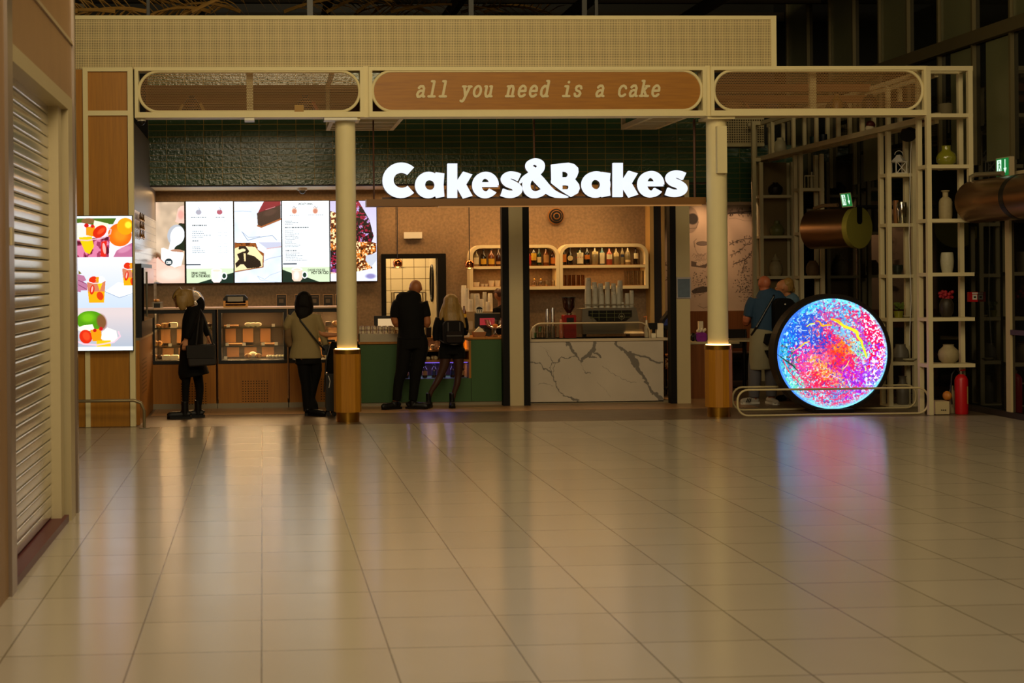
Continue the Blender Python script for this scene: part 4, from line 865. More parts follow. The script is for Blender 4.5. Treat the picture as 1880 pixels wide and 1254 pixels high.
t = T('glass_dome', 'clear glass cake dome with a knob behind the woman with blonde bob', 'cake dome', (at(356, 562, 19.6).x, 19.6, zw))
x = at(356, 562, 19.6).x
part('dome', MB().lathe((x, 19.6, zw), [(.16, 0.0), (.16, .05), (.135, .14), (.08, .21), (.02, .235)]), GLASS, t, True); part('knob', MB().ell((x, 19.6, zw+.255), .022), GLASS, t, True); part('plate', MB().cyl((x, 19.6, zw), (x, 19.6, zw+.012), .17), WHITE, t, True)
cake2 = one('toaster', MB().pb(277, 555, 298, 567, 19.5, .2), STEEL, 'silver and black toaster at the left end of the worktop', 'toaster')
part('slot_door', MB().pb(278, 557, 294, 567, 19.49, .01), BLACK, cake2)
for q in range(2): one('bread_roll', MB().ell((at(281+q*7, 553, 19.6).x, 19.6, at(281, 555, 19.5).z+.022), (.04, .05, .022), 10, 6), PAST, ['brown roll on the toaster, left one', 'brown roll on the toaster, right one'][q], 'bread', smooth=True)
for k_, (a, b_) in enumerate(((507, 526.5), (541, 556), (568, 587), (593, 612), (615, 634))):
    t = T('framed_notice', ['dark framed menu card on the back wall, leftmost of the row, alone', 'framed menu card mostly hidden by the dark haired head', 'framed menu card on the back wall just right of the dark haired head', 'framed menu card on the back wall, second right of the dark hair', 'framed menu card cut off by the round column'][k_], 'notice', (at((a+b_)/2, 564, YB).x, YB-.03, 1.3), 'framed menu cards')
    part('frame', MB().pb(a, 540, b_, 564, YB-.03, .02), pm('notice_frame', 'b08a62', .5), t); part('card', MB().pb(a+1.3, 541.5, b_-1.3, 562.5, YB-.035, .005), pm('notice_dark', '26211f', .5), t)
    part('print', MB().pb(a+3, 544, b_-3, 546, YB-.038, .003).pb(a+5, 549, b_-6, 556, YB-.038, .003), pm('notice_print', '5e5040', .5), t)
pxb('emergency_light', WHITE, 'small white emergency light box high on the back wall above the doorway', 'light', 742, 426, 775, 438, YB-.07, .07)
t = T('wall_speaker', 'round copper ringed speaker high on the back wall right of the white post', 'speaker', (at(1020, 397, YB).x, YB-.06, at(1020, 397, YB).z))
c = at(1020, 397, YB); ca = Vector((c.x, YB-.02, c.z))
SPK = pm('speaker_gold', 'a06c34', .4, .2)
for r, m_, dy in ((.125, SPK, .02), (.11, BLACK, .035), (.088, SPK, .045), (.08, BLACK, .055), (.05, SPK, .06), (.036, BLACK, .07)): part('ring', MB().cyl(ca+Vector((0, .02, 0)), ca-Vector((0, dy, 0)), r, seg=28), m_, t, True)
t = T('dome_camera', 'white dome camera on the ceiling above the menu screens', 'camera', (at(555, 350, 20.6).x, 20.6, 3.0)); x = at(555, 350, 20.6).x
part('mount', MB().cyl((x, 20.6, 3.03), (x, 20.6, zbh), .07), WHITE, t, True); part('dome', MB().ell((x, 20.6, 3.03), (.05, .05, .05)), BLACK, t, True)
# pendants
for i, (px, py) in enumerate(((730, 484), (862, 486))):
    x, z = at(px, py, 20.3).x, at(px, py, 20.3).z
    t = T('pendant_lamp', ['small copper globe pendant hanging in front of the doorway', 'small copper globe pendant hanging at the left end of the bottle shelves'][i], 'lamp', (x, 20.3, z-.08), 'copper pendants')
    part('cord', MB().cyl((x, 20.3, z+.05), (x, 20.3, zbh), .006, seg=6), BLACK, t)
    part('globe', MB().lathe((x, 20.3, z), [(.02, .07), (.05, .055), (.068, .02), (.066, -.02), (.058, -.045)]), COPPER, t, True)
    part('glass_brim', MB().lathe((x, 20.3, z-.045), [(.15, -.022), (.06, -.008), (.055, 0)], 24), GLASS, t, True)
    part('bulb', MB().ell((x, 20.3, z-.03), .03), emit('bulb', 'ffb050', 9), t, True)
# back bar shelves
for sx_ in (3.75, 5.0): spot('shelf_spot', (sx_, 19.7, 2.98), (sx_, 21.1, 1.75), 26, (1, .62, .22), 1.1, .8)
SHC = pm('shelf_cream', 'f4e0b4', .45)
YSH = 20.86
for i, (a, b_, yt, yb2, ym) in enumerate(((862.5, 1027, 449.5, 532, 491), (1027.5, 1190.5, 447.5, 530.5, 489))):
    x0, x1 = px2x(a, 490, YSH), px2x(b_, 490, YSH); zt3 = at((a+b_)/2, yt, YSH).z; zb3 = at((a+b_)/2, yb2, YSH).z; zm = at((a+b_)/2, ym, YSH).z; r = .17; w_ = .048
    t = T('bottle_shelf', ['cream rounded wall shelf with bottles and cups, the left of two', 'cream rounded wall shelf with bottles and tall glasses, the right of two'][i], 'shelf', ((x0+x1)/2, YSH, zb3), 'rounded bottle shelves')
    f = MB()
    def archp(r, inset):
        o = [(x0+inset, zb3+inset)]
        for k in range(9): an = math.radians(180-90*k/8); o.append((x0+r+(r-inset)*math.cos(an), zt3-r+(r-inset)*math.sin(an)))
        for k in range(9): an = math.radians(90-90*k/8); o.append((x1-r+(r-inset)*math.cos(an), zt3-r+(r-inset)*math.sin(an)))
        return o+[(x1-inset, zb3+inset)]
    A, B2 = archp(r, 0), archp(r, w_); n = len(A)
    for k in range(n):
        k2 = (k+1) % n; f.prism([A[k], A[k2], B2[k2], B2[k]], YSH, YB-.001)
    part('frame', f, SHC, t)
    part('shelf_board', MB().box(x0+w_, x1-w_, YSH+.002, YB-.001, zm-.02, zm+.02), SHC, t)
    part('shelf_wood', MB().box(x0+w_, x1-w_, YSH+.01, YB-.002, zm+.02, zm+.024), WOODC, t); part('shelf_wood', MB().box(x0+w_, x1-w_, YSH+.01, YB-.002, zb3+w_, zb3+w_+.004), WOODC, t)
    area('shelf_light', ((x0+x1)/2, YSH+.06, zt3-w_-.004), 1.0, .03, 1.3, (1, .6, .22), rot=(0, 0, 0)); area('shelf_light', ((x0+x1)/2, YSH+.06, zm-.03), 1.0, .03, 1.8, (1, .55, .15), rot=(0, 0, 0))
    ZM, ZB = zm+.024, zb3+w_+.004
    if i == 0: Z0m, Z0b = ZM, ZB
    else: Z1m, Z1b = ZM, ZB
GM = {k: pm('bottle_'+k, c, .12, spec=.8) for k, c in dict(clear='8a7a58', dark='1c120a', amber='6a3410', green='14301c', blue='2c6474', pink='a04a34', black='0b0908', brown='3c1c0c').items()}
LBM = {k: pm('label_'+k, c, .6) for k, c in dict(white='e8dcb8', yellow='dcae30', cream='e6d09a', orange='cf7a26', red='b8301c', tan='b88850', navy='28304e').items()}
def bottle(a, b_, ytop, z, m_, lab_c, ly0, ly1, label, Y=YSH+.12, round_=False, square=False, extra=None, cap='black'):
    x0, x1 = px2x(a, 487, Y), px2x(b_, 487, Y); x = (x0+x1)/2; r = min((x1-x0)/2, .065); zt4 = at(a, ytop, Y).z; h = zt4-z
    t = T('bottle', label, 'bottle', (x, Y, z), 'bottles on the bar shelves')
    sh_ = .58 if not square else .66
    part('glass_body', MB().lathe((x, Y, z), [(r*.92, 0), (r, .01), (r, h*sh_), (r*.8, h*(sh_+.08)), (r*.32, h*(sh_+.2)), (r*.28, h*.93)], 16), GM[m_], t, True)
    part('cap', MB().cyl((x, Y, z+h*.9), (x, Y, z+h), r*.33, seg=10), GM.get(cap, BLACK), t)
    zl0, zl1 = at(a, ly1, Y).z, at(a, ly0, Y).z
    if round_: part('label', MB().cyl((x, Y-r*1.0, (zl0+zl1)/2), (x, Y-r*1.06, (zl0+zl1)/2), (zl1-zl0)/2, seg=18), LBM[lab_c], t)
    else:
        w2 = r*.92; seg = 8; pts = [(x+r*1.02*math.sin(q), Y-r*1.02*math.cos(q)) for q in np.linspace(-1.1, 1.1, seg+1)]
        part('label', MB().add([(p[0], p[1], zl0) for p in pts]+[(p[0], p[1], zl1) for p in pts], [(q, q+1, q+seg+2, q+seg+1) for q in range(seg)]), LBM[lab_c], t)
    if extra: part('neck_label', MB().cyl((x, Y, z+h*extra[1]), (x, Y, z+h*extra[2]), r*extra[3], seg=12), LBM[extra[0]], t)
BT = [(869, 879.5, 458, 'clear', 'white', 473, 485, 'clear squat bottle with a big white label, first on the left shelf', {}), (882, 893, 458, 'dark', 'yellow', 475, 485, 'dark bottle with a square yellow label, second on the left shelf', {}),
 (896, 908, 456.5, 'amber', 'yellow', 475, 485, 'wide amber bottle with a round-cornered yellow label, third on the left shelf', {}), (910, 920.5, 455, 'brown', 'tan', 480, 485, 'brown decanter bottle with a white crest, beside the dark post on its left', dict(extra=('white', .45, .55, .6))),
 (970, 976, 463, 'pink', 'red', 470, 484, 'reddish bottle half hidden behind the dark post', {}), (974.5, 985, 450, 'dark', 'yellow', 465, 478, 'dark green bottle with a bright yellow label', {}), (985.5, 994, 454, 'green', 'cream', 472, 482, 'green bottle with a cream label low down', dict(cap='green')),
 (997, 1008, 454, 'amber', 'tan', 468, 482, 'amber ribbed bottle on the left shelf, second from its right end', {}), (1010, 1021.5, 460, 'brown', 'orange', 473, 484, 'squat brown bottle at the right end of the left shelf', dict(square=True)),
 (1031.5, 1040, 457, 'black', 'orange', 467, 481, 'dark bottle with a tall orange label, first on the right shelf', {}), (1041, 1051, 455, 'black', 'cream', 469, 479, 'dark bottle with a round cream label', dict(round_=True)),
 (1058, 1071, 456, 'green', 'white', 464, 484, 'wide dark green bottle with a white, green and red label', dict(square=True, extra=('red', .42, .5, 1.03))), (1072.5, 1083, 451, 'black', 'orange', 468, 476, 'slim black bottle with a small orange label', {}),
 (1086, 1098, 452, 'clear', 'cream', 462, 467, 'clear bottle with a high oval cream label', {}), (1100.5, 1110, 452, 'blue', 'white', 464, 484, 'pale blue bottle with a tall white label', {}),
 (1113, 1124, 453, 'pink', 'white', 467, 476, 'pink filled bottle with a white label above the liquid', {}), (1126, 1136, 453, 'clear', 'cream', 465, 471, 'clear bottle with a small cream label near its shoulder', {}),
 (1139, 1146, 452, 'clear', 'navy', 467, 472, 'slim clear bottle with a black cap and dark band', {}), (1147, 1157.5, 452, 'clear', 'cream', 477, 481, 'clear bottle with a low cream strip label', dict(extra=('navy', .6, .68, .8))), (1163, 1171.5, 455, 'dark', 'white', 465, 475, 'small dark bottle with a white label, last on the right shelf', {})]
for a, b_, yt, m_, lc, l0, l1, lab, kw in BT: bottle(a, b_, yt, Z0m if a < 1025 else Z1m, m_, lc, l0, l1, lab, **kw)
def cupo(px, w, h, z, Y, mat, label, cat='cup', name='cup', grp=None, taper=.8):
    x = at(px, 520, Y).x; k_ = F/Y
    return one(name, MB().lathe((x, Y, z), [(w/2/k_*taper, 0), (w/2/k_, h/k_), (w/2/k_*.93, h/k_), (w/2/k_*taper*.9, .01)], 16), mat, label, cat, grp, smooth=True)
for px, w, h, lab in ((874, 13, 8, 'wide cream bowl at the left end of the lower bar shelf'), (885.5, 6, 5, 'small cream cup beside the bowl, left of two'), (892.5, 7, 5, 'small cream cup beside the bowl, right of two'), (902, 11, 11, 'large cream cup on the lower bar shelf, left of two'), (913, 10, 11, 'large cream cup on the lower bar shelf, right of two')): cupo(px, w, h, Z0b, YSH+.1, CUP, lab, grp='crockery on the lower shelf')
GJ = glassm('jar_glass', (.95, .85, .6), .3)
for px, lab in ((981, 'round glass jar with a knob lid, left of two on the lower shelf'), (993, 'round glass jar with a knob lid, right of two on the lower shelf')):
    x = at(px, 520, YSH+.1).x; t = T('glass_jar', lab, 'jar', (x, YSH+.1, Z0b)); part('body', MB().lathe((x, YSH+.1, Z0b), [(.035, 0), (.04, .03), (.035, .07), (.02, .08)]), GJ, t, True); part('lid_knob', MB().ell((x, YSH+.1, Z0b+.098), .015), pm('gold_knob', 'd8a850', .3, .5), t, True)
for px in (1003, 1015): cupo(px, 8, 10, Z0b, YSH+.1, GJ, 'low amber tinted tumbler on the lower shelf right of the jars' if px == 1003 else 'low amber tinted tumbler next to the right edge of the left shelf', 'glass', 'tumbler', 'tumblers')
GT = glassm('tumbler_glass', (.95, .9, .8), .15)
for q, px in enumerate((1037, 1045, 1053, 1062, 1070)): cupo(px, 6.5, 20, Z1b, YSH+.14, glassm('brown_glass', (.8, .62, .42), .05), 'brownish tall glass on the lower right shelf, %s from the left' % ['first', 'second', 'third', 'fourth', 'fifth'][q], 'glass', 'tall_glass', 'brownish glasses', .9)
for q, px in enumerate((1150, 1159, 1168, 1176, 1184)): cupo(px, 7.5, 27, Z1b, YSH+.1, GT, 'tall clear glass at the right of the lower shelf, %s from the left' % ['first', 'second', 'third', 'fourth', 'fifth'][q], 'glass', 'tall_glass', 'tall clear glasses', .9)
# paper cup stacks
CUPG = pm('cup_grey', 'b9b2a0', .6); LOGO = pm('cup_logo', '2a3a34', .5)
def stack(px, ytop, ybot, w, Y, mat, label, grp, inv=True, logo=True, zbase=None):
    x = at(px, ybot, Y).x; z0 = at(px, ybot, Y).z if zbase is None else zbase; z1 = at(px, ytop, Y).z; k_ = F/Y; r = w/2/k_*1.17; h = z1-z0
    t = T('cup_stack', label, 'cup stack', (x, Y, z0), grp); ch = min(.08, h*.9); nb = max(0, int((h-ch)/.02))
    prof = []
    for q in range(nb): zz = q*.02; prof += [(r, zz), (r*.985, zz+.012), (r*.95, zz+.018)]
    zz = nb*.02; prof += [(r, zz), (r*.86, zz+ch-.006), (r*.82, zz+ch)]
    part('cups', MB().lathe((x, Y, z0), prof, 16), mat, t, True)
    if logo: part('logo', MB().cyl((x, Y-r*.86, z0+zz+ch*.5), (x, Y-r*.9, z0+zz+ch*.5), r*.22, seg=12), LOGO, t)
YK = 20.4; zk0 = at(860, 572, YK).z
one('cup_station', MB().box(px2x(846, 560, 20.35), 3.45, 20.3, 20.85, 0, zk0), pm('station_cream', 'b59868', .5), 'low cream cabinet under the paper cup stacks left of the dark post', 'cabinet')
ORD = ['first', 'second', 'third', 'fourth', 'fifth', 'sixth', 'seventh', 'eighth', 'ninth']
for q, (px, yt, w, dy, lo) in enumerate(((852, 523, 9, .1, 0), (857, 527, 8, 0, 1), (864, 548, 8.5, -.05, 1), (868, 537, 8, .12, 0), (876, 537, 9, 0, 1), (884, 547, 8, 0, 0), (890, 536, 7, .12, 0), (896, 554, 8, -.05, 0), (900, 538, 8, .1, 1))):
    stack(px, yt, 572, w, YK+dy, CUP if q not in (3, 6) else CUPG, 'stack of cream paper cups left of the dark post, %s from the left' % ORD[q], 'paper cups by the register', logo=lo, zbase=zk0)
# ------------------------------------------------------------------ green counter
zc_t = at(750, 627, YC).z
xg0, xg1, xg2, xg3 = px2x(661, 680, YC), px2x(737, 680, YC), px2x(865, 680, YC), px2x(930, 680, YC)
PUR = emit('purple_led', '6a50c8', 1.6)
t = T('green_counter', 'dark green fronted counter with an open shelf display in its middle', 'counter', ((xg0+xg3)/2, YC+.4, 0))
part('front_left', MB().box(xg0, xg1, YC, YC+.75, .05, zc_t-.03), GREEN, t); part('front_right', MB().box(xg2, xg3+.15, YC, YC+.75, .05, zc_t+.02), GREEN, t)
zl = at(800, 695, YC).z; part('front_low', MB().box(xg1, xg2, YC, YC+.75, .05, zl), GREEN, t)
part('seam', MB().box(xg1-.003, xg1+.003, YC-.002, YC, .05, zl).box(xg2-.003, xg2+.003, YC-.002, YC, .05, zl), DARK, t)
part('plinth', MB().box(xg0, xg3+.15, YC+.02, YC+.75, 0, .05), pm('steel_plinth', '8d8168', .4, .3), t)
part('wood_top', MB().box(xg0-.02, xg1, YC-.02, YC+.76, zc_t-.03, zc_t).box(xg1, xg3+.15, YC-.02, YC+.76, zc_t+.02, zc_t+.045), WOODC, t)
part('marble_upstand', MB().box(xg0, xg1+.05, YC, YC+.3, zc_t, at(700, 613, YC).z), pm('marble_plain', 'b3a78e', .3, var=.15), t)
zd1, zd2 = at(800, 643, YC).z, at(800, 661, YC).z
part('display_shelf', MB().box(xg1, xg2, YC+.03, YC+.7, zd1-.02, zd1), WOODC, t); part('display_shelf', MB().box(xg1, xg2, YC+.0, YC+.7, zd2-.03, zd2), WOODC, t)
part('display_back', MB().box(xg1, xg2, YC+.7, YC+.74, zl, zc_t), pm('display_back', '3c1f14', .5), t); part('led_strip', MB().box(xg1+.04, xg2-.04, YC+.05, YC+.07, zd2-.045, zd2-.035), PUR, t)
part('side_cheek', MB().box(xg1, xg1+.03, YC, YC+.7, zl, zc_t).box(xg2-.03, xg2, YC, YC+.7, zl, zc_t), WOODC, t)
area('display_light', ((xg1+xg2)/2, YC+.3, zc_t+.01), .8, .1, 5, WARM, rot=(0, 0, 0)); area('fridge_light', ((xg1+xg2)/2, YC+.3, zd2-.06), .8, .1, 3.0, (.45, .35, 1), rot=(0, 0, 0))
for q in range(7):
    px = 746+q*17; Y = YC+.2; x = at(px, 690, Y).x; h = .17; t = T('drink_bottle', 'purple lit dark drink bottle in the counter fridge, %s from the left' % ORD[q], 'bottle', (x, Y, zl), 'bottles in the counter fridge')
    part('body', MB().lathe((x, Y, zl), [(.032, 0), (.034, .01), (.034, h*.7), (.014, h*.85), (.014, h)], 14), GM['brown'], t, True); part('cap', MB().cyl((x, Y, zl+h), (x, Y, zl+h+.018), .016, seg=10), BLACK, t); part('label', MB().cyl((x, Y, zl+h*.2), (x, Y, zl+h*.55), .0348, seg=14), LBM['navy' if q % 2 else 'tan'], t)
WRAP = speck('wrapped_food', '7a3c12', 'f2dca8', 28, .3, .4, .58)
for q in range(12):
    px = 783+(q % 6)*14-28; row = q//6; Y = YC+.15; x = at(px, 650, Y).x; z = (zd1 if row == 0 else zd2)
    one('wrapped_pastry', MB().rbox(x-.045, x+.045, Y-.04, Y+.04, z, z+random.uniform(.04, .07), .018), WRAP, 'wrapped pastry in the open counter display, %s shelf, %s from the left' % (('upper', 'lower')[row], ORD[q % 6]), 'pastry', 'pastries in the counter display', smooth=True)
zu = at(700, 613, YC).z
for q in range(13):
    px = 664+(q % 7)*10.6; row = q//7; Y = YC+.1+row*.0; x = at(px, 605, Y).x; z = zu+(.055 if row else 0)
    if px > 735: continue
    one('sandwich_pack', MB().add([(x-.035, Y-.04, z), (x+.035, Y-.04, z), (x+.035, Y+.04, z), (x-.035, Y+.04, z), (x-.03, Y-.025, z+.052), (x+.03, Y-.03, z+.046), (x+.032, Y+.03, z+.052), (x-.033, Y+.03, z+.045)], [(0, 3, 2, 1), (4, 5, 6, 7), (0, 1, 5, 4), (1, 2, 6, 5), (2, 3, 7, 6), (3, 0, 4, 7)]), WRAP, 'wrapped sandwich on the marble ledge by the column, %s row, %s from the left' % (('lower', 'upper')[row], ORD[q % 7]), 'sandwich', 'sandwiches on the marble ledge')
one('ledge_glass', MB().pb(662, 598, 735, 613, YC+.02, .006), GLASS, 'low clear glass guard in front of the wrapped sandwiches', 'glass guard')
t = T('cash_register', 'black till screen with pale display behind the wrapped sandwiches', 'till', (at(705, 605, 19.75).x, 19.75, zc_t)); part('casing', MB().pb(687, 580, 728, 600, 19.75, .04), BLACK, t); part('display', MB().pb(694, 585, 726, 600, 19.74, .012), emit('till_display', 'f0c890', .75), t); part('stand', MB().box(at(700, 600, 19.78).x, at(712, 600, 19.78).x, 19.78, 19.84, zc_t, at(705, 600, 19.75).z), BLACK, t)
zq = zc_t+.045
t = T('card_stand', 'black till with a red screen between the cups and the glass bowl', 'till', (at(893, 600, 19.6).x, 19.6, zq)); part('casing', MB().pb(872, 575, 919, 603, 19.6, .05), BLACK, t); part('top_edge', MB().pb(875, 574.5, 918, 576, 19.59, .07), STEEL, t); part('red_display', MB().pb(881, 584, 908, 597, 19.595, .006), emit('red_display', 'c83038', .5), t); part('foot', MB().box(at(888, 600, 19.65).x, at(902, 600, 19.65).x, 19.62, 19.72, zq, at(893, 603, 19.6).z), BLACK, t)
c = at(880, 569, 19.65); t = T('round_emblem', 'round black and cream emblem disc with small dots, above the red screen', 'sign', (c.x, 19.65, c.z-.06)); part('disc', MB().cyl((c.x, 19.65, c.z), (c.x, 19.66, c.z), .057, seg=24), CRM, t); part('dark_half', MB().prism([(c.x+.045*math.cos(q), c.z+.045*math.sin(q)) for q in np.linspace(.2, PI-.2, 12)], 19.642, 19.65), BLACK, t)
dts = MB()
for q in range(6): dts.cyl((c.x-.03+(q % 3)*.03, 19.649, c.z-.008-.02*(q//3)), (c.x-.03+(q % 3)*.03, 19.64, c.z-.008-.02*(q//3)), .007, seg=8)
part('dots', dts, BLACK, t); part('stem', MB().cyl((c.x, 19.66, zq), (c.x, 19.66, c.z), .006), STEEL, t)
x = at(909, 600, YC+.2).x; t = T('glass_bowl', 'footed clear glass bowl with a small orange pastry at the dark post', 'bowl', (x, YC+.2, zq)); zb_ = at(909, 604, YC+.2).z
part('bowl', MB().lathe((x, YC+.2, zb_), [(.01, 0), (.08, .015), (.13, .06), (.15, .13)], 24), GLASS, t, True); part('foot', MB().lathe((x, YC+.2, zq), [(.11, 0), (.03, .03), (.014, .06), (.014, zb_-zq)], 20), GLASS, t, True)
one('orange_pastry', MB().ell((x, YC+.2, zb_+.045), (.04, .04, .028)), pm('orange_cake', 'd07a24', .5), 'small orange cake lying in the footed glass bowl', 'cake', smooth=True)
t = T('wicker_basket', 'small wooden basket with papers on the green counter', 'basket', (at(879, 620, YC+.1).x, YC+.1, zq)); xb0, xb1 = px2x(869, 615, YC+.1), px2x(893, 615, YC+.1)
part('basket_body', MB().prism([(xb0+.02, zq), (xb1-.02, zq), (xb1, zq+.07), (xb0, zq+.07)], YC+.1, YC+.28), pm('basket_wood', '8a5524', .6), t)
one('paper_bundle', MB().prism([(xb0+.02, zq+.07), (xb1-.02, zq+.07), (xb1-.05, zq+.11), (xb0+.09, zq+.14)], YC+.13, YC+.2), pm('crumpled_paper', 'd8c8a8', .6, var=.3), 'crumpled white papers in the small basket', 'paper')
x = at(852, 570, YC+.5).x; t = T('beer_bottle', 'amber bottle with a yellow label behind the long blonde hair', 'bottle', (x, YC+.5, zq)); part('glass_body', MB().lathe((x, YC+.5, zq), [(.03, 0), (.032, .3), (.03, .34), (.012, .39), (.012, .42)]), GM['amber'], t, True); part('label', MB().cyl((x, YC+.5, zq+.25), (x, YC+.5, zq+.31), .0335), LBM['yellow'], t)
one('laptop_lid', MB().pb(855, 590, 868, 605, YC+.4, .02), pm('silver_lid', 'b09878', .4, .3), 'pale silver panel standing behind the amber bottle on the counter', 'panel')
one('napkin_pile', MB().pb(852, 612, 862, 619, YC+.15, .1), CRM, 'small pile of cream napkins on the counter beside the blonde woman', 'napkins')
one('card_terminal', MB().obox((at(787, 610, YC+.15).x, YC+.15, zq+.07), (.07, .05, .15), Matrix.Rotation(.2, 3, 'X')), BLACK, 'black payment terminal on the counter between the bald man and blonde woman', 'terminal')
# ------------------------------------------------------------------ posts with black frames
for i, (a, b_, c_, d__) in enumerate(((922.5, 934.5, 960.5, 972), (1230, 1241, 1267, 1267.5))):
    t = T('sliding_partition', ['pale post with black edges right of the green counter', 'pale post with one black edge right of the marble counter'][i], 'post', (at((a+d__)/2, 500, 19.0).x, 19.05, 0), 'framed posts')
    x = [at(q, 560, 19.0).x for q in (a, b_, c_, d__)]
    part('pale_panel', MB().box(x[1], x[2], 19.0, 19.1, 0, zbh-.02), CREAMD, t); part('black_edge', MB().box(x[0], x[1], 18.98, 19.12, 0, zbh-.02), BLK2, t)
    if i == 0: part('black_edge', MB().box(x[2], x[3], 18.98, 19.12, 0, zbh-.02), BLK2, t)
pn_ = at(1255, 529, 18.98); t = T('notice_sheet', 'blue grey notice in a pale frame on the post right of the marble counter', 'notice', (pn_.x, 18.98, pn_.z-.14)); part('frame', MB().pb(1242.5, 509, 1268.5, 548, 18.985, .012), pm('pale_lilac', 'a8a0a4', .5), t); part('sheet', MB().pb(1244.5, 512, 1266.5, 546, 18.98, .004), pm('slate_sheet', '5a6878', .5, var=.2, vs=20), t)
# end pier at right of bottle shelves
struct('trim_12', MB().box(px2x(1190, 450, 21.0), px2x(1197, 450, 21.0), 20.9, YB+.2, 0, zbh), pm('pier_cream', 'c8a468', .5))
struct('trim_13', MB().box(px2x(1197, 450, 21.0), px2x(1212, 450, 21.0), 20.95, YB+.2, 0, zbh), pm('dark_curtain', '1c1820', .5))
struct('trim_14', MB().box(px2x(1212, 450, 21.0), px2x(1217, 450, 21.0), 20.9, YB+.2, 0, zbh), pm('pier_cream', 'c8a468', .5))
# ------------------------------------------------------------------ marble counter
xm0, xm1 = px2x(973.5, 680, 19.18), px2x(1218, 680, 19.18); YM = 19.18
t = T('marble_counter', 'white marble counter front with dark grey veins under the coffee machine', 'counter', ((xm0+xm1)/2, YM+.3, 0)); MC = t
zmt = at(1095, 621.5, YM).z
o = dict(ox=940, oy=500, sc=4.479)
cv = Cv(973.5, 627, 1218, 738.5, 2, 'c2b6a6', **o); n = vnoise(cv.h, cv.w, 4, 5, 4); cv.a = cv.a*(.95+.1*n[..., None]); V = '77716a'; cv.X = cv.X+(vnoise(cv.h, cv.w, 40, 51, 3)-.5)*34; cv.Y = cv.Y+(vnoise(cv.h, cv.w, 40, 52, 3)-.5)*30
cv.line([(455, 560), (480, 610), (515, 665), (530, 690), (575, 745)], [26, 34, 26, 12, 4], V).line([(685, 560), (670, 630), (640, 670), (575, 715), (570, 745)], [22, 34, 26, 26, 8], V).line([(640, 665), (690, 660), (725, 690)], [18, 12, 22], V).line([(630, 685), (690, 705)], [12, 6], V)
cv.line([(845, 560), (870, 610), (950, 670), (1010, 740), (1050, 820), (1110, 910), (1150, 990), (1240, 1060)], [28, 18, 24, 60, 30, 14, 26, 40], V).line([(950, 665), (1040, 690), (1110, 700), (1170, 745), (1245, 745)], [30, 14, 18, 12, 8], V)
cv.line([(520, 680), (470, 705), (415, 695), (375, 735), (335, 735), (310, 690), (280, 640)], [10, 7, 8, 9, 10, 6, 3], V).line([(155, 738), (220, 745), (270, 785), (320, 815), (345, 880), (380, 960), (430, 1015), (480, 1025), (540, 1060)], [8, 7, 9, 9, 8, 7, 8, 18, 20], V).line([(330, 735), (315, 800), (330, 830)], 5, V).line([(362, 735), (345, 790), (340, 860)], 4, V)
cv.line([(570, 750), (575, 800), (640, 830)], 3, V, .7).line([(600, 820), (640, 828)], 8, V, .7).line([(740, 770), (810, 830), (880, 860), (930, 895), (1020, 910)], [4, 3, 3, 6, 3], V, .7).line([(215, 912), (270, 905), (330, 930)], 4, V, .6).line([(700, 900), (760, 965), (810, 1030)], 3, V, .5).line([(230, 600), (300, 640)], 2, V, .5).line([(455, 840), (470, 880)], 2, V, .4)
part('marble_body', MB().box(xm0, xm1, YM+.002, YM+.6, .02, zmt), pm('marble_side', 'b6aa94', .3), t)
cv.mesh('marble_front', YM, vcol('marble_paint', .28), t)
part('marble_top', MB().box(xm0-.02, xm1+.08, YM-.02, YM+.62, zmt-.035, zmt), pm('marble_edge', 'c6b498', .3), t); part('plinth', MB().box(xm0, xm1+.08, YM+.0, YM+.6, 0, .03), pm('steel_plinth', '8d8168', .4, .3), t)
# sneeze guard
gx0, gx1 = px2x(974, 605, YM+.05), px2x(1193, 605, YM+.05); gz1 = at(1083, 593, YM+.05).z; r = .15; prf = [(gx0, zmt)]
for q in range(7): an = math.radians(180-90*q/6); prf.append((gx0+r+r*math.cos(an), gz1-r+r*math.sin(an)))
for q in range(7): an = math.radians(90-90*q/6); prf.append((gx1-r+r*math.cos(an), gz1-r+r*math.sin(an)))
prf.append((gx1, zmt)); t = T('glass_guard', 'rounded clear guard panel with a pale rim standing on the marble counter', 'glass guard', ((gx0+gx1)/2, YM+.05, zmt))
part('clear_panel', MB().prism(prf, YM+.05, YM+.056), glassm('guard_clear', (.93, .92, .9), .05, .05), t); part('rim', MB().tube([(a, YM+.05, b_) for a, b_ in prf], .011, 8), pm('rim_pale', 'cbb48e', .4), t)
# coffee machine
YMc = YM+.22; t = T('coffee_machine', 'wide grey espresso machine with a black grid back panel under cup stacks', 'coffee machine', (at(1120, 620, YMc).x, YMc+.2, zmt)); o6 = lambda x, y: (940+x/4.479, 500+y/4.479)
def o6w(x, y, Y): q = at(*o6(x, y), Y); return (q.x, q.z)
part('body', MB().prism([o6w(580, 300, YMc+.02), o6w(1020, 290, YMc+.02), o6w(1045, 400, YMc+.02), (o6w(1045, 400, YMc)[0], zmt+.05), (o6w(590, 400, YMc)[0], zmt+.05), o6w(575, 400, YMc+.02)], YMc+.02, YMc+.42), pm('machine_grey', '6f675a', .35, .4), t)
part('back_panel', MB().prism([o6w(630, 315, YMc), o6w(985, 312, YMc), o6w(985, 362, YMc), o6w(930, 402, YMc), o6w(700, 402, YMc), o6w(665, 365, YMc), o6w(630, 358, YMc)], YMc, YMc+.03), pm('panel_black', '0d0f0c', .25), t)
gr = MB()
for x in (660, 715, 778, 842, 900): a = o6w(x, 315, YMc); b_ = o6w(x, 398, YMc); gr.box(a[0]-.003, a[0]+.003, YMc-.004, YMc, b_[1], a[1])
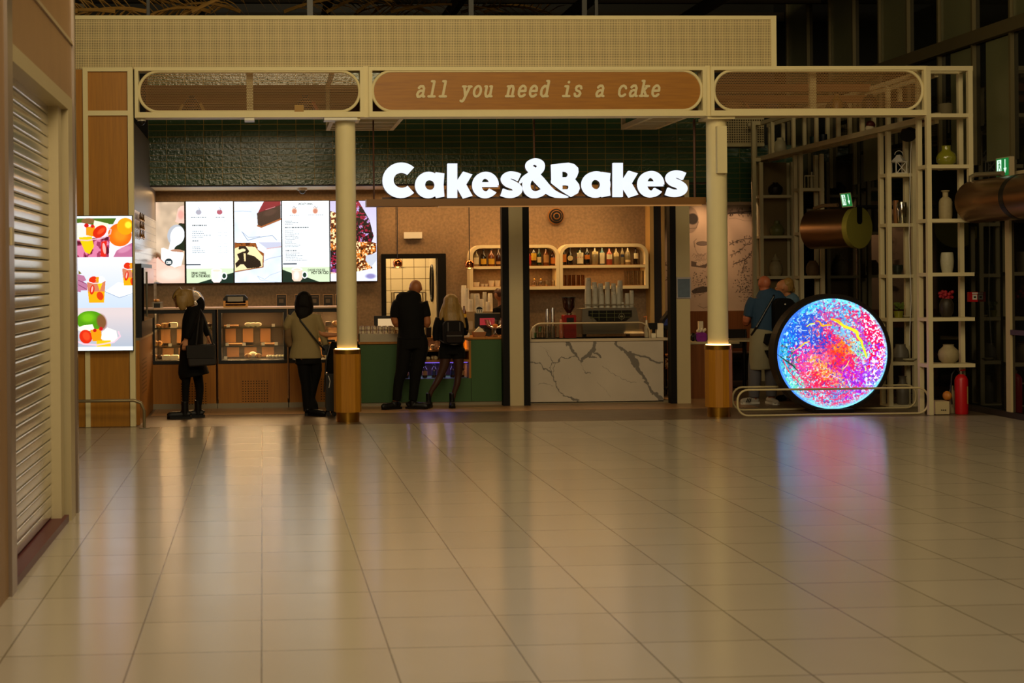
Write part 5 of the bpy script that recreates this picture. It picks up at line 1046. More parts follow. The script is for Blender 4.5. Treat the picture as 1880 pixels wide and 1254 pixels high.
for y in (340, 372): a = o6w(640, y, YMc); b_ = o6w(975, y-2, YMc); gr.box(a[0], b_[0], YMc-.004, YMc, a[1]-.003, a[1]+.003)
part('grid_lines', gr, pm('olive_line', '5a5c30', .4), t); c = o6w(900, 362, YMc)
part('badge', MB().tube([(c[0]+.04*math.cos(q), YMc-.008, c[1]+.04*math.sin(q)) for q in np.linspace(0, 2*PI, 21)[:-1]], .004, 6, True).box(c[0]-.022, c[0]+.022, YMc-.008, YMc-.003, c[1]-.008, c[1]+.008), pm('badge_metal', '8a8470', .3, .5), t)
for px in (590, 1010): a = o6w(px, 300, YMc); part('machine_leg', MB().cyl((a[0]+(.05 if px < 600 else -.05), YMc+.2, zmt), (a[0]+(.05 if px < 600 else -.05), YMc+.2, zmt+.06), .03), BLACK, t)
part('cup_rail', MB().box(o6w(590, 265, YMc)[0], o6w(1015, 265, YMc)[0], YMc+.02, YMc+.03, o6w(800, 268, YMc)[1], o6w(800, 262, YMc)[1]), STEEL, t)
zst = o6w(800, 292, YMc+.1)[1]
for q, (x, yt, w, dy, lo) in enumerate(((625, 125, 46, .1, 0), (683, 98, 40, .1, 1), (735, 160, 40, .08, 1), (785, 150, 38, .08, 0), (838, 155, 38, .08, 1), (878, 120, 38, .1, 0), (948, 170, 34, .1, 0), (985, 138, 32, .14, 1), (910, 240, 24, .06, 1))):
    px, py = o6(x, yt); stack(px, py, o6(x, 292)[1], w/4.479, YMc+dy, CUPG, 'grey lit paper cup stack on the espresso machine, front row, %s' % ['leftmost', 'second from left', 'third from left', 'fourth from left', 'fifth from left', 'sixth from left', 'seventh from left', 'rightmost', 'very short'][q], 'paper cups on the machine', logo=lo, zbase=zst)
for q, (x, yt, w) in enumerate(((628, 42, 42), (678, 72, 38), (728, 82, 42), (786, 77, 38), (836, 86, 36), (890, 60, 38))):
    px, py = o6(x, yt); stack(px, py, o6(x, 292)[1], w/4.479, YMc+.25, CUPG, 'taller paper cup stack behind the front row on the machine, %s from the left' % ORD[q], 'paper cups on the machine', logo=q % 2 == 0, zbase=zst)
# grinder
Yg = YM+.3; x = at(1044.5, 580, Yg).x; zg = lambda y: at(1044, y, Yg).z
t = T('coffee_grinder', 'red coffee grinder with a dark bean hopper left of the espresso machine', 'grinder', (x, Yg, zmt))
part('body', MB().rbox(x-.085, x+.085, Yg-.08, Yg+.1, zmt, zg(578), .02), pm('grinder_red', '8a1414', .3), t); part('front_plate', MB().box(x-.05, x+.05, Yg-.085, Yg-.08, zg(592), zg(583)), BLACK, t)
part('hopper', MB().lathe((x, Yg, zg(576)), [(.03, 0), (.035, .02), (.08, .09), (.092, zg(546)-zg(576)-.02), (.092, zg(546)-zg(576))], 20), pm('hopper_smoke', '2a0f08', .12, spec=.8), t, True); part('hopper_lid', MB().cyl((x, Yg, zg(547)), (x, Yg, zg(545)), .096), BLACK, t)
part('neck', MB().cyl((x, Yg, zg(580)), (x, Yg, zg(575)), .04), STEEL, t)
CLP = glassm('plastic_cup', (.95, .88, .7), .45, .15)
def tallcup(px, yt, w, lab): 
    Y = YM+.25; x = at(px, 590, Y).x; z1 = at(px, yt, Y).z; one('plastic_cup_stack', MB().lathe((x, Y, zmt), [(w/2/135, 0), (w/2/135*.55, (z1-zmt)*.9), (w/2/135*.3, z1-zmt)], 14), CLP, lab, 'cup stack', 'clear cup stacks', smooth=True)
tallcup(1005, 567, 10, 'tall stack of clear plastic cups left of the grinder, slimmer one'); tallcup(1015, 565, 11, 'tall stack of clear plastic cups next to the grinder, wider one')
cupo(979, 7, 22, zmt, YM+.3, CUP, 'single pale paper cup at the left end of the marble counter', grp='marble counter cups'); 
t = T('syrup_pump', 'white pump bottle with an orange nozzle right of the espresso machine', 'bottle', (at(1187, 600, YM+.2).x, YM+.2, zmt)); x = at(1187, 600, YM+.2).x
part('bottle_body', MB().lathe((x, YM+.2, zmt), [(.03, 0), (.032, .14), (.014, .18), (.012, .24)]), CRM, t, True); part('nozzle', MB().tube([(x, YM+.2, zmt+.23), (x, YM+.2, zmt+.29), (x-.04, YM+.2, zmt+.28)], .009), pm('orange_plastic', 'e08040', .4), t)
t = T('card_reader', 'cream till with a black screen at the right end of the marble counter', 'till', (at(1207, 620, YM+.1).x, YM+.1, zmt)); part('stand', MB().pb(1206, 594, 1218, 621, YM+.12, .12), CRM, t); part('black_screen', MB().pb(1191, 593, 1207, 605, YM+.1, .02), BLACK, t); part('post', MB().pb(1198, 604, 1203, 621, YM+.12, .03), BLACK, t)
one('receipt_box', MB().pb(1196, 612, 1204, 621, YM+.04, .06), CRM, 'small cream box in front of the black screen on the marble counter', 'box')
for q in range(10):
    px = 982+(q % 5)*9; Y = YM+.3; x = at(px, 610, Y).x; z = zmt+(0 if q < 5 else .085)
    one('small_glass', MB().lathe((x, Y, z), [(.022, 0), (.03, .08), (.027, .08), (.02, .01)], 12), GT if q % 3 else glassm('green_tint', (.6, .9, .65), .2), 'small glass behind the guard panel, %s row, %s from the left' % (('lower', 'upper')[q//5], ORD[q % 5]), 'glass', 'glasses behind the guard', smooth=True)
Yp = YM+.26; t = T('copper_bottle_row', 'pink gold syrup bottle between the clear cups and the grinder', 'bottle', (at(1030, 590, Yp).x, Yp, zmt)); t['category'] = 'bottle'; t.name = 'syrup_bottle'; RL[t.name] = Vector(t.location)
x = at(1030, 590, Yp).x; part('glass_body', MB().lathe((x, Yp, zmt), [(.03, 0), (.032, .1), (.02, .13), (.026, .17), (.018, .2), (.022, .23), (.012, .26)]), pm('rose_glass', 'c07050', .15, spec=.8), t, True)
# ================================================================== SEATING AREA (right)
YW = 23.5
x0, x1 = at(1197, 450, YW).x, XR
struct('wall_seating', MB().box(x0, x1, YW, YW+.1, 2.93, 3.93), brickm('green_glazed_tile_far', '3a6048', '345842', '7a7a44', .26, .0866, .005, 'XZ', .12, 0, .5, 9, 2, (0, 0), spec=.7))
struct('wall_seating', MB().box(x0, at(1392, 450, YW).x, YW, YW+.1, 0, 2.93), pm('sepia_wall', 'bfa283', .7))
struct('wall_seating', MB().box(at(1512, 450, YW).x, at(1574, 450, YW).x, YW-.1, YW, 0, 7), pm('black_panel_wall', '0a0a0c', .3))
struct('trim_15', MB().box(x0, at(1400, 450, YW).x, YW-.12, YW-.001, 3.95, 4.36), perfm('perforated_soffit', 'd8c592', '3a2e18', .04, .013))
struct('trim_16', MB().box(x0, at(1400, 450, YW).x, YW-.13, YW, 3.9, 3.95).box(x0, at(1400, 450, YW).x, YW-.13, YW, 4.36, 4.42), CREAM)
struct('trim_17', MB().box(x0, at(1392, 450, YW).x, YW-.04, YW, 0, at(1350, 571, YW).z), DWOOD)
o = dict(ox=1200, oy=370, sc=5.97)
cv = Cv(1202, 371, 1390, 571, 2.2, 'c9ad92', **o); K = '2c221c'; n = vnoise(cv.h, cv.w, 5, 21, 4); cv.a = cv.a*(.93+.12*n[..., None])
cv.ell(400, 200, 90, 145, '8a7564', al=.7).ell(400, 200, 90, 145, '8a7564', al=.3, soft=30).ell(430, 190, 60, 60, '1e1814', al=.85, soft=12).line([(340, 300), (470, 290), (495, 220)], 5, K, .7)
cv.line([(450, 440), (455, 520), (480, 570), (540, 590), (585, 560), (600, 480)], 3, K, .6).ell(535, 460, 68, 25, '5a4a40').ell(535, 460, 60, 19, '7a675a').line([(450, 500), (440, 440), (470, 410)], 5, K, .6)
for q in range(7): cv.line([(420+q*20, 600+(q % 3)*15), (440+q*20, 570+(q % 2)*20), (470+q*18, 590), (480+q*16, 630), (450+q*18, 650)], 3, K, .55)
cv.ell(500, 680, 42, 28, 'd9bfa4').line([(460, 690), (500, 650), (540, 680), (500, 708), (465, 700)], 3, K, .6).poly([(410, 650), (480, 665), (465, 700), (560, 690), (605, 660), (570, 730), (410, 710)], '4a3a30', .8).ell(500, 682, 34, 22, 'cdb296')
r_ = random.Random(4)
for q in range(90): cv.ell(r_.gauss(500, 70), r_.gauss(880, 70), r_.uniform(2, 7), r_.uniform(2, 7), K, al=.7)
cv.poly([(410, 985), (450, 950), (520, 930), (610, 935), (610, 975), (540, 1000), (430, 1010)], '3a2e26', .85).line([(410, 1012), (500, 1020), (560, 1000), (612, 960)], 4, K, .6).line([(480, 1140), (540, 1170), (600, 1150)], 5, K, .5)
def leafs(pts, w, dens=7, sz=22):
    cv.line(pts, w, K, .8)
    for a, b_ in zip(pts[:-1], pts[1:]):
        for q in range(dens):
            t_ = r_.random(); x_ = a[0]+(b_[0]-a[0])*t_; y_ = a[1]+(b_[1]-a[1])*t_; an = r_.uniform(0, 360); L_ = r_.uniform(.6, 1.5)*sz
            ex, ey = x_+L_*math.cos(an), y_+L_*math.sin(an); cv.line([(x_, y_), (ex, ey)], 2.5, K, .6); cv.ell(ex, ey, sz*.5, sz*.2, K, math.degrees(an), .45)
leafs([(830, 480), (880, 450), (940, 425), (1010, 412), (1105, 415)], 6); leafs([(835, 590), (900, 570), (960, 530), (1010, 480), (1105, 455)], 5); leafs([(870, 690), (940, 665), (1010, 640), (1060, 580), (1105, 540)], 8); leafs([(1000, 650), (985, 720), (960, 790)], 6, 6)
leafs([(110, 660), (160, 700), (150, 760)], 4, 5); leafs([(110, 860), (170, 850)], 6, 5)
for q in range(160): cv.ell(r_.gauss(1010, 70), r_.gauss(930, 90), r_.uniform(2, 9), r_.uniform(2, 8), K, al=.65)
cv.rect(800, 40, 1120, 140, '6a5a4c', .8); leafs([(830, 130), (940, 120), (1105, 110)], 14, 14, 30); cv.line([(830, 190), (900, 185), (1000, 215), (1105, 215)], 3, K, .5)
p = at(1296, 571, YW-.01); t = T('wall_mural', 'sepia drawing of a coffee cup, flowers and branches on the back wall', 'mural', (p.x, YW-.02, p.z))
cv.mesh('mural_sheet', YW-.02, vcol('mural_paint', .75), t)
# wooden cabinet behind the right post
YQ = 19.7
t = T('side_counter', 'low brown cabinet with pale top between the right post and the column', 'cabinet', (at(1290, 700, YQ).x, YQ+.3, 0)); xa, xb = px2x(1258, 680, YQ), px2x(1345, 680, YQ); zt_ = at(1290, 628, YQ).z
part('body', MB().box(xa, xb, YQ, YQ+.6, 0, zt_-.03), DWOOD, t); part('pale_top', MB().box(xa-.01, xb+.1, YQ-.01, YQ+.61, zt_-.03, zt_), CREAMD, t)
PUR2 = pm('purple_fabric', '8a2a9a', .45, var=.4, vs=20)
t = T('purple_bag', 'small shiny purple bag with dark trim and pale flowers on the low cabinet', 'bag', (at(1287, 624, YQ+.15).x, YQ+.15, zt_)); x = at(1287, 624, YQ+.15).x
part('pouch', MB().rbox(x-.075, x+.075, YQ+.12, YQ+.2, zt_, zt_+.13, .04), PUR2, t); part('dark_trim', MB().rbox(x-.088, x+.088, YQ+.13, YQ+.19, zt_, zt_+.12, .04), pm('navy_trim', '161a38', .5), t)
b = MB()
for q in range(6): b.ell((x-.05+q*.022, YQ+.15, zt_+.15+.02*(q % 2)), (.018, .018, .025), 8, 5)
part('pale_flowers', b, CRM, t, True)
one('white_jar', MB().pb(1283, 590, 1291, 605, YQ+.22, .05).box(at(1286, 600, YQ+.24).x-.02, at(1286, 600, YQ+.24).x+.03, YQ+.22, YQ+.27, zt_, zt_+.15), CRM, 'small white carton standing just behind the purple bag', 'carton')
one('black_pouch', MB().ell((at(1272, 612, YQ+.3).x, YQ+.3, zt_+.06), (.05, .05, .06), 10, 6), BLACK, 'little black pouch left of the purple bag, half behind the post', 'pouch', smooth=True)
# trolley seen between marble counter and post
YT = 20.15; xa, xb = px2x(1219, 650, YT), px2x(1239, 650, YT)
t = T('service_trolley', 'dark service trolley with lit shelf between marble counter and right post', 'trolley', ((xa+xb)/2, YT+.2, 0)); f = MB(); zr = at(1225, 603, YT).z
for x in (xa, xb-.02):
    for y in (YT, YT+.4): f.box(x, x+.02, y, y+.02, 0, zr)
part('frame', f, BLACK, t)
for z, m_ in ((zr, BLACK), (at(1225, 652, YT).z, DWOOD), (at(1225, 675, YT).z, DWOOD), (.12, BLACK)): part('shelf', MB().box(xa, xb, YT, YT+.42, z-.02, z), m_, t)
zb3 = at(1225, 675, YT).z; one('bread_bag', MB().rbox(xa+.02, xb-.03, YT+.05, YT+.2, zb3, zb3+.13, .04), WRAP, 'lit crumpled bag on the trolley shelf behind the marble counter', 'bag'); spot('trolley_light', ((xa+xb)/2, YT+.1, zr-.06), ((xa+xb)/2, YT+.12, zb3), 3, WARM, 1.4)
t = T('shoulder_bag', 'dark bag with blue and pink panel on top of the trolley behind the post', 'bag', ((xa+xb)/2, YT+.15, zr)); part('body', MB().prism([(xa, zr), (xb+.05, zr), (xb+.08, zr+.27), (xb-.03, zr+.25), (xa+.02, zr+.12)], YT+.12, YT+.28), pm('dark_nylon', '12101a', .5), t)
part('blue_panel', MB().prism([(xa+.03, zr+.04), (xb-.02, zr+.04), (xb-.02, zr+.2), (xa+.06, zr+.11)], YT+.11, YT+.12), pm('blue_pink', '3a4a9a', .4, var=.6, vs=15), t)
# table and chairs in the dim corner
t = T('cafe_table', 'small pale topped table in the dim corner behind the man in blue', 'table', (at(1368, 640, 21.6).x, 21.6, 0)); x = at(1366, 640, 21.6).x
part('table_top', MB().cyl((x, 21.6, .72), (x, 21.6, .75), .32, seg=28), CREAMD, t, True); part('stem', MB().cyl((x, 21.6, .02), (x, 21.6, .72), .025), BLACK, t); part('foot', MB().cyl((x, 21.6, 0), (x, 21.6, .02), .2, seg=20), BLACK, t, True)
def chair(px, Y, lab):
    x = at(px, 700, Y).x; t = T('cafe_chair', lab, 'chair', (x, Y, 0), 'chairs in the seating corner')
    part('seat', MB().rbox(x-.22, x+.22, Y-.22, Y+.22, .42, .48, .02), pm('chair_dark', '1d140e', .6), t); part('backrest', MB().rbox(x-.21, x+.21, Y+.19, Y+.23, .55, .86, .06), pm('chair_dark', '1d140e', .6), t)
    for a in (-.19, .19):
        for b_ in (-.19, .19): part('leg', MB().cyl((x+a, Y+b_, 0), (x+a, Y+b_, .86 if b_ > 0 else .42), .014, seg=8), BLACK, t)
chair(1356, 22.5, 'dark cafe chair behind the small pale table'); chair(1480, 20.6, 'dark cafe chair hidden behind the round screen')
t = T('bench', 'long dark bench against the wooden wainscot of the seating corner', 'bench', (at(1340, 650, 23.1).x, 23.2, 0)); xa, xb = px2x(1300, 650, 23), px2x(1400, 650, 23)
part('seat', MB().box(xa, xb, 22.95, 23.4, .38, .46), pm('bench_seat', '4a3020', .6), t); part('base', MB().box(xa+.05, xb-.05, 23.05, 23.4, 0, .38), pm('bench_base', '20160f', .6), t)
# ------------------------------------------------------------------ TRELLIS
WP = pm('trellis_paint', 'd2c69e', .5, spec=.3); P_ = .056
def tower(xl, xr, Y, dep, ztop, shelves, label, name='open_shelf_tower', skip=None, zfr=None):
    t = T(name, label, 'shelf', ((xl+xr)/2, Y+dep/2, 0), 'open shelf towers')
    for a in (xl, xr-P_):
        for y in (Y, Y+dep-P_):
            zb_2 = zfr if (zfr and a > xl and y == Y) else 0
            part('post', MB().box(a, a+P_, y, y+P_, zb_2, ztop), WP, t)
    for z in shelves: part('shelf', MB().box(xl-.004, xr+.004, Y+.005, Y+dep-.005, z-.045, z), WP, t)
    return t
def zsf(px, ys, Y): return [at(px, y, Y).z for y in ys]
T1x = (at(1703, 400, 17).x, at(1788, 400, 17).x); T1z = zsf(1745, (302, 401.5, 500.5, 583, 668), 17.0)
t = tower(*T1x, 17.0, .3, 4.29, T1z+[3.71], 'front white shelf tower with vases, beside the fire extinguisher', zfr=at(1784, 345, 17).z)
part('top_frame', MB().box(T1x[0]-.003, T1x[1]+.003, 16.997, 17.05, 4.235, 4.293).box(T1x[0]-.003, T1x[1]+.003, 17.25, 17.303, 4.235, 4.293).box(T1x[0]-.003, T1x[0]+.05, 17.0, 17.3, 4.235, 4.293).box(T1x[1]-.05, T1x[1]+.003, 17, 17.3, 4.235, 4.293), WP, t)
T2x = (at(1630, 450, 18.15).x, at(1684, 450, 18.15).x); T2z = zsf(1655, (318, 410, 504, 584, 664.5, 744), 18.15)
tower(*T2x, 18.15, .28, 3.61, T2z, 'white shelf tower with a lantern, right of the round screen')
T3x = (at(1469, 450, 21.4).x, at(1514, 450, 21.4).x); T3z = zsf(1490, (345, 426, 506, 590), 21.4)
tower(*T3x, 21.4, .28, 3.6, T3z, 'narrow white shelf tower left of the far brass cylinder')
T4x = (at(1396, 450, 22.8).x, at(1460, 450, 22.8).x); T4z = zsf(1428, (358, 432.5, 507), 22.8)
t = tower(*T4x, 22.8, .28, 3.59, T4z, 'farthest white shelf tower, left, with three round jars')
part('back_panel', MB().box(T4x[0]+.05, T4x[1]-.05, 23.02, 23.03, 0, 3.6), pm('tower_back', '7a6844', .6), t)
# overhead gallery running back
gx0, gx1 = 8.17, 8.47; t = T('overhead_gallery', 'white open gallery frame running back above the seating, dark red underside', 'gallery', (8.3, 20, 3.62)); f = MB()
for x in (gx0, gx1-.05): f.box(x, x+.05, 17.3, 23.2, 3.62, 3.69).box(x, x+.05, 17.3, 23.2, 4.2, 4.26)
k_ = 0; y = 17.9
while y < 23.2: f.box(gx0, gx1, y, y+.05, 3.62, 3.67); y += .75
part('rails', f, WP, t); part('red_panel', MB().box(gx0+.05, gx1-.05, 17.3, 23.15, 3.665, 3.68), REDP, t)
for i, y in enumerate((18.1, 18.9, 19.7, 20.5, 21.4, 22.3, 23.1)):
    part('upright', MB().box(gx0, gx0+.05, y, y+.05, 3.69, 4.2), WP, t); part('upright', MB().box(gx1-.05, gx1, y+.2, y+.25, 3.69, 4.2) if y < 23 else MB().box(gx1-.05, gx1, y, y+.05, 3.69, 4.2), WP, t)
t = T('cross_beam', 'white cross beam joining the far shelf towers above the seating', 'beam', (7.9, 23, 3.6)); part('rail', MB().box(T4x[0]-.1, gx0, 22.8, 22.86, 4.2, 4.26).box(T4x[0]-.1, gx0, 22.8, 22.86, 3.6, 3.66).box(T4x[0]-.12, T4x[0]-.06, 22.8, 22.86, 0, 4.26).box(T4x[0]-.1, gx0, 23.05, 23.1, 4.2, 4.26), WP, t)
# vases and things on the trellis
CLAY = pm('clay_brown', '6b5438', .6, var=.25, vs=14); OLIVE = pm('olive_glass', '7a7a22', .15, spec=.8); SAGE = pm('sage_ceramic', '6f7040', .4); STONEW = pm('stoneware', '9a8c68', .6, var=.2, vs=25); WV = pm('white_ceramic', 'b8b090', .4); GREYV = pm('grey_ceramic', '5f594e', .5)
def v2(px, z, Y, prof, mat, label, **k): return vase(px, 500, Y, prof, mat, label, z=z, **k)
v2(1739, T1z[0]+.0, 17.15, [(11, 0), (17, 6), (18, 14), (15, 22), (9, 27), (8, 29), (8, 36), (9, 37), (7, 37)], OLIVE, 'yellow green glass vase on the second level of the front tower')
v2(1737, T1z[1], 17.15, [(11, 0), (12, 8), (12, 32), (10, 38), (5, 42), (5, 50), (8, 53), (7, 54)], STONEW, 'tall sand coloured bottle vase on the front tower beside the near brass cylinder')
v2(1739, T1z[2], 17.15, [(9, 0), (11, 10), (12, 22), (11, 34), (10, 38), (9, 38)], pm('ribbed_white', 'a8a48c', .5, bump=.6, bs=40), 'ribbed pale cylinder vase on the front tower')
def flowers(t, p, k):
    b = MB(); r = random.Random(2)
    for q in range(26): b.ell((p.x+r.uniform(-.08, .08), p.y+r.uniform(-.05, .05), p.z+.25+r.uniform(-.02, .07)), .022, 7, 5)
    part('red_flowers', b, pm('red_petals', '8e1220', .6), t, True)
v2(1737, T1z[3], 17.15, [(8, 0), (12, 10), (13, 24), (10, 32), (7, 35)], pm('speckled_dark', '2a2216', .5, var=.8, vs=60), 'dark speckled vase of red flowers on the front tower', name='flower_vase', extra=flowers)
v2(1740, T1z[4], 17.15, [(11, 0), (17, 7), (19, 16), (17, 24), (10, 31), (9, 34), (10, 35), (8, 35)], STONEW, 'round stoneware vase on the lowest shelf of the front tower')
v2(1738, 3.71, 17.15, [(12, 0), (13, 10), (13, 20), (11, 21)], pm('woven_pot', '5a5138', .8), 'dim woven pot inside the top bay of the front tower', name='pot', cat='pot')
one('driftwood', MB().ell((at(1723, 205, 17.15).x, 17.15, 3.725), (.09, .04, .014), 8, 5), STONEW, 'small flat pale piece left of the woven pot, top bay', 'ornament', smooth=True)
# tower 2
zl_ = T2z[0]; x = at(1651, 300, 18.25).x; t = T('lantern', 'small white metal lantern with crossed bars on the second tower', 'lantern', (x, 18.25, zl_)); f = MB()
for a in (-.075, .065): f.box(x+a, x+a+.012, 18.19, 18.2, zl_, zl_+.15)
for a in (-.075, .065): f.box(x+a, x+a+.012, 18.32, 18.33, zl_, zl_+.15)
f.box(x-.08, x+.08, 18.18, 18.34, zl_, zl_+.012).box(x-.08, x+.08, 18.18, 18.34, zl_+.15, zl_+.16); part('frame', f, WHITE, t)
part('roof', MB().lathe((x, 18.26, zl_+.16), [(.11, 0), (.05, .06), (.03, .09)], 4), WHITE, t); part('cross_bars', MB().tube([(x-.06, 18.185, zl_+.01), (x+.06, 18.185, zl_+.15)], .005, 6).tube([(x+.06, 18.185, zl_+.01), (x-.06, 18.185, zl_+.15)], .005, 6), WHITE, t)
part('handle', MB().tube([(x+.055*math.cos(a), 18.26, zl_+.25+.055*math.sin(a)) for a in np.linspace(0, PI, 9)], .005, 6), WHITE, t)
v2(1646, T2z[1], 18.3, [(4, 0), (5, 20), (4.5, 44), (4, 44)], pm('amber_candle', '8a5a28', .3), 'tall narrow amber tumbler behind the patterned glass vase', name='candle_glass', cat='candle')
t = v2(1657, T2z[1], 18.22, [(7, 0), (9, 12), (10, 28), (8, 40), (7, 40)], glassm('smoke_glass', (.6, .58, .42), .3), 'glass vase with diamond wire pattern on the second tower')
v2(1648, T2z[2], 18.28, [(6, 0), (9, 6), (10, 17), (9, 18)], pm('dark_teal', '1c241e', .3), 'dark small bowl shaped pot on the second tower', name='pot', cat='pot')
def plant(t, p, k):
    b = MB(); r = random.Random(3)
    for q in range(30): a = r.uniform(0, 6.28); e = Vector((p.x+.07*math.cos(a)*r.random(), p.y+.06*math.sin(a)*r.random(), p.z+.1+r.uniform(.02, .09))); b.ell(e, (.018, .018, .022), 6, 4)
    part('leaves', b, pm('leaf_green', '4f5f1e', .5), t, True)
v2(1649, T2z[3], 18.25, [(7, 0), (9, 10), (9, 13)], OLIVE, 'little green plant in a pot on the second tower, behind the round screen edge', name='potted_plant', cat='plant', extra=plant)
v2(1665, T2z[3], 18.25, [(4, 0), (8, 3), (8, 4)], WV, 'flat pale dish next to the little green plant', name='dish', cat='dish')
v2(1652, T2z[4], 18.28, [(9, 0), (15, 8), (14, 20), (9, 28), (9, 32), (8, 32)], GREYV, 'grey brown jar on the second tower above the tall bottle', name='jar', cat='jar')
v2(1668, T2z[4], 18.2, [(5, 0), (13, 4), (13, 6)], WV, 'shallow white bowl in front of the grey brown jar', name='bowl', cat='bowl')
v2(1655, T2z[5], 18.28, [(10, 0), (11, 4), (11, 36), (6, 42), (6, 50), (8, 53), (7, 53)], GREYV, 'tall grey stone bottle at the foot of the second tower')
# tower 3, 4
v2(1492, T3z[0], 21.54, [(3, 0), (3.5, 18), (1.5, 24), (1.5, 31)], WV, 'white bottle in the bottle rack of the narrow tower', name='bottle', cat='bottle')
t = T('bottle_rack', 'small white wire rack on the top shelf of the narrow tower', 'rack', (at(1484, 340, 21.45).x, 21.5, T3z[0])); f = MB(); xa, xb = px2x(1478, 340, 21.45), px2x(1496, 340, 21.45)
for a in np.linspace(xa, xb, 4): f.cyl((a, 21.46, T3z[0]), (a, 21.46, T3z[0]+.19), .006, seg=6)
f.box(xa, xb, 21.455, 21.47, T3z[0]+.18, T3z[0]+.2); part('wire_frame', f, WP, t)
v2(1488, T3z[1], 21.54, [(8, 0), (9, 8), (10, 28), (8, 35), (6, 38), (6, 43), (7, 44)], GREYV, 'tall grey stone jar on the narrow tower', name='jar', cat='jar')
v2(1492, T3z[2], 21.54, [(9, 0), (12, 6), (12, 16), (9, 23), (6, 27), (7, 28)], CLAY, 'round clay jar on the narrow tower above the round screen', name='jar', cat='jar')
v2(1425, T4z[0], 22.94, [(9, 0), (13, 7), (13, 15), (8, 20), (5, 22), (5, 24), (6, 24)], DV, 'dark round jar on the farthest tower', name='jar', cat='jar')
v2(1427, T4z[1], 22.94, [(9, 0), (13, 6), (13, 13), (8, 20), (5, 23), (5, 28), (6, 28)], SAGE, 'olive green jar on the farthest tower', name='jar', cat='jar')
v2(1424, T4z[2], 22.94, [(9, 0), (12, 8), (12, 18), (8, 26), (6, 28), (8, 30), (7, 32), (3, 36), (1, 42)], STONEW, 'lidded stoneware jar above the head of the man in blue', name='jar', cat='jar')
# on the gallery floor
ZG = 3.68
def gal(Y, xo=8.3): return xo, Y
for Y, prof, mt, lab, nm in ((22.3, [(8, 0), (12, 8), (10, 22), (6, 26), (6, 30)], WV, 'white ceramic jug on the overhead gallery, far left', 'jug'), (20.9, [(7, 0), (8, 8), (8, 16), (7, 17)], pm('teal_tin', '1e3634', .4), 'dark teal tin on the overhead gallery', 'tin'), (20.55, [(6, 0), (7, 8), (7, 17)], pm('navy_tin', '1a2230', .4), 'dark navy tin next to the teal tin', 'tin'), (19.4, [(4, 0), (5, 5), (4, 7)], SAGE, 'small green pot beside the red capped figure', 'pot')):
    k = F/Y; one(nm, MB().lathe((8.31, Y, ZG), [(r/k, h/k) for r, h in prof], 16), mt, lab, nm, smooth=True)
t = T('red_capped_figure', 'small white figure with a dark red cap on the overhead gallery', 'figurine', (8.31, 18.95, ZG)); part('white_body', MB().ell((8.31, 18.95, ZG+.05), (.065, .05, .05), 12, 8), CRM, t, True); part('red_cap', MB().ell((8.32, 18.95, ZG+.11), (.06, .05, .05), 12, 8).ell((8.37, 18.95, ZG+.1), (.02, .02, .03), 8, 6), REDP, t, True)
one('dark_planter', MB().lathe((8.31, 17.75, ZG), [(.05, 0), (.08, .05), (.08, .09)], 16), pm('dark_planter', '22241c', .5), 'dark planter at the near end of the overhead gallery', 'pot', smooth=True)
# clip lamp
c = at(1668, 238, 18.0); t = T('clip_lamp', 'black spotlight clamped to the top of the second tower', 'lamp', (c.x, 18.0, c.z)); d_ = Vector((-.35, -.6, -.65)).normalized()
part('shade', MB().tube([c-d_*.1, c-d_*.06, c+d_*.04, c+d_*.13], [.02, .06, .085, .1], 18), BLACK, t, True); part('clamp', MB().ell(c-d_*.12+Vector((.04, 0, .04)), .04, 10, 6).box(c.x+.01, c.x+.09, 18.02, 18.16, c.z+.06, c.z+.09), BLACK, t)
pts = [c+Vector((.06, 0, -.02)), Vector((c.x+.07, 18.1, c.z-.3)), Vector((c.x+.05, 18.12, 2.2)), Vector((c.x+.07, 18.12, 1.4)), Vector((c.x+.04, 18.12, .8))]; part('cable', MB().tube(pts, .006, 6), WHITE, t, label='white cable')
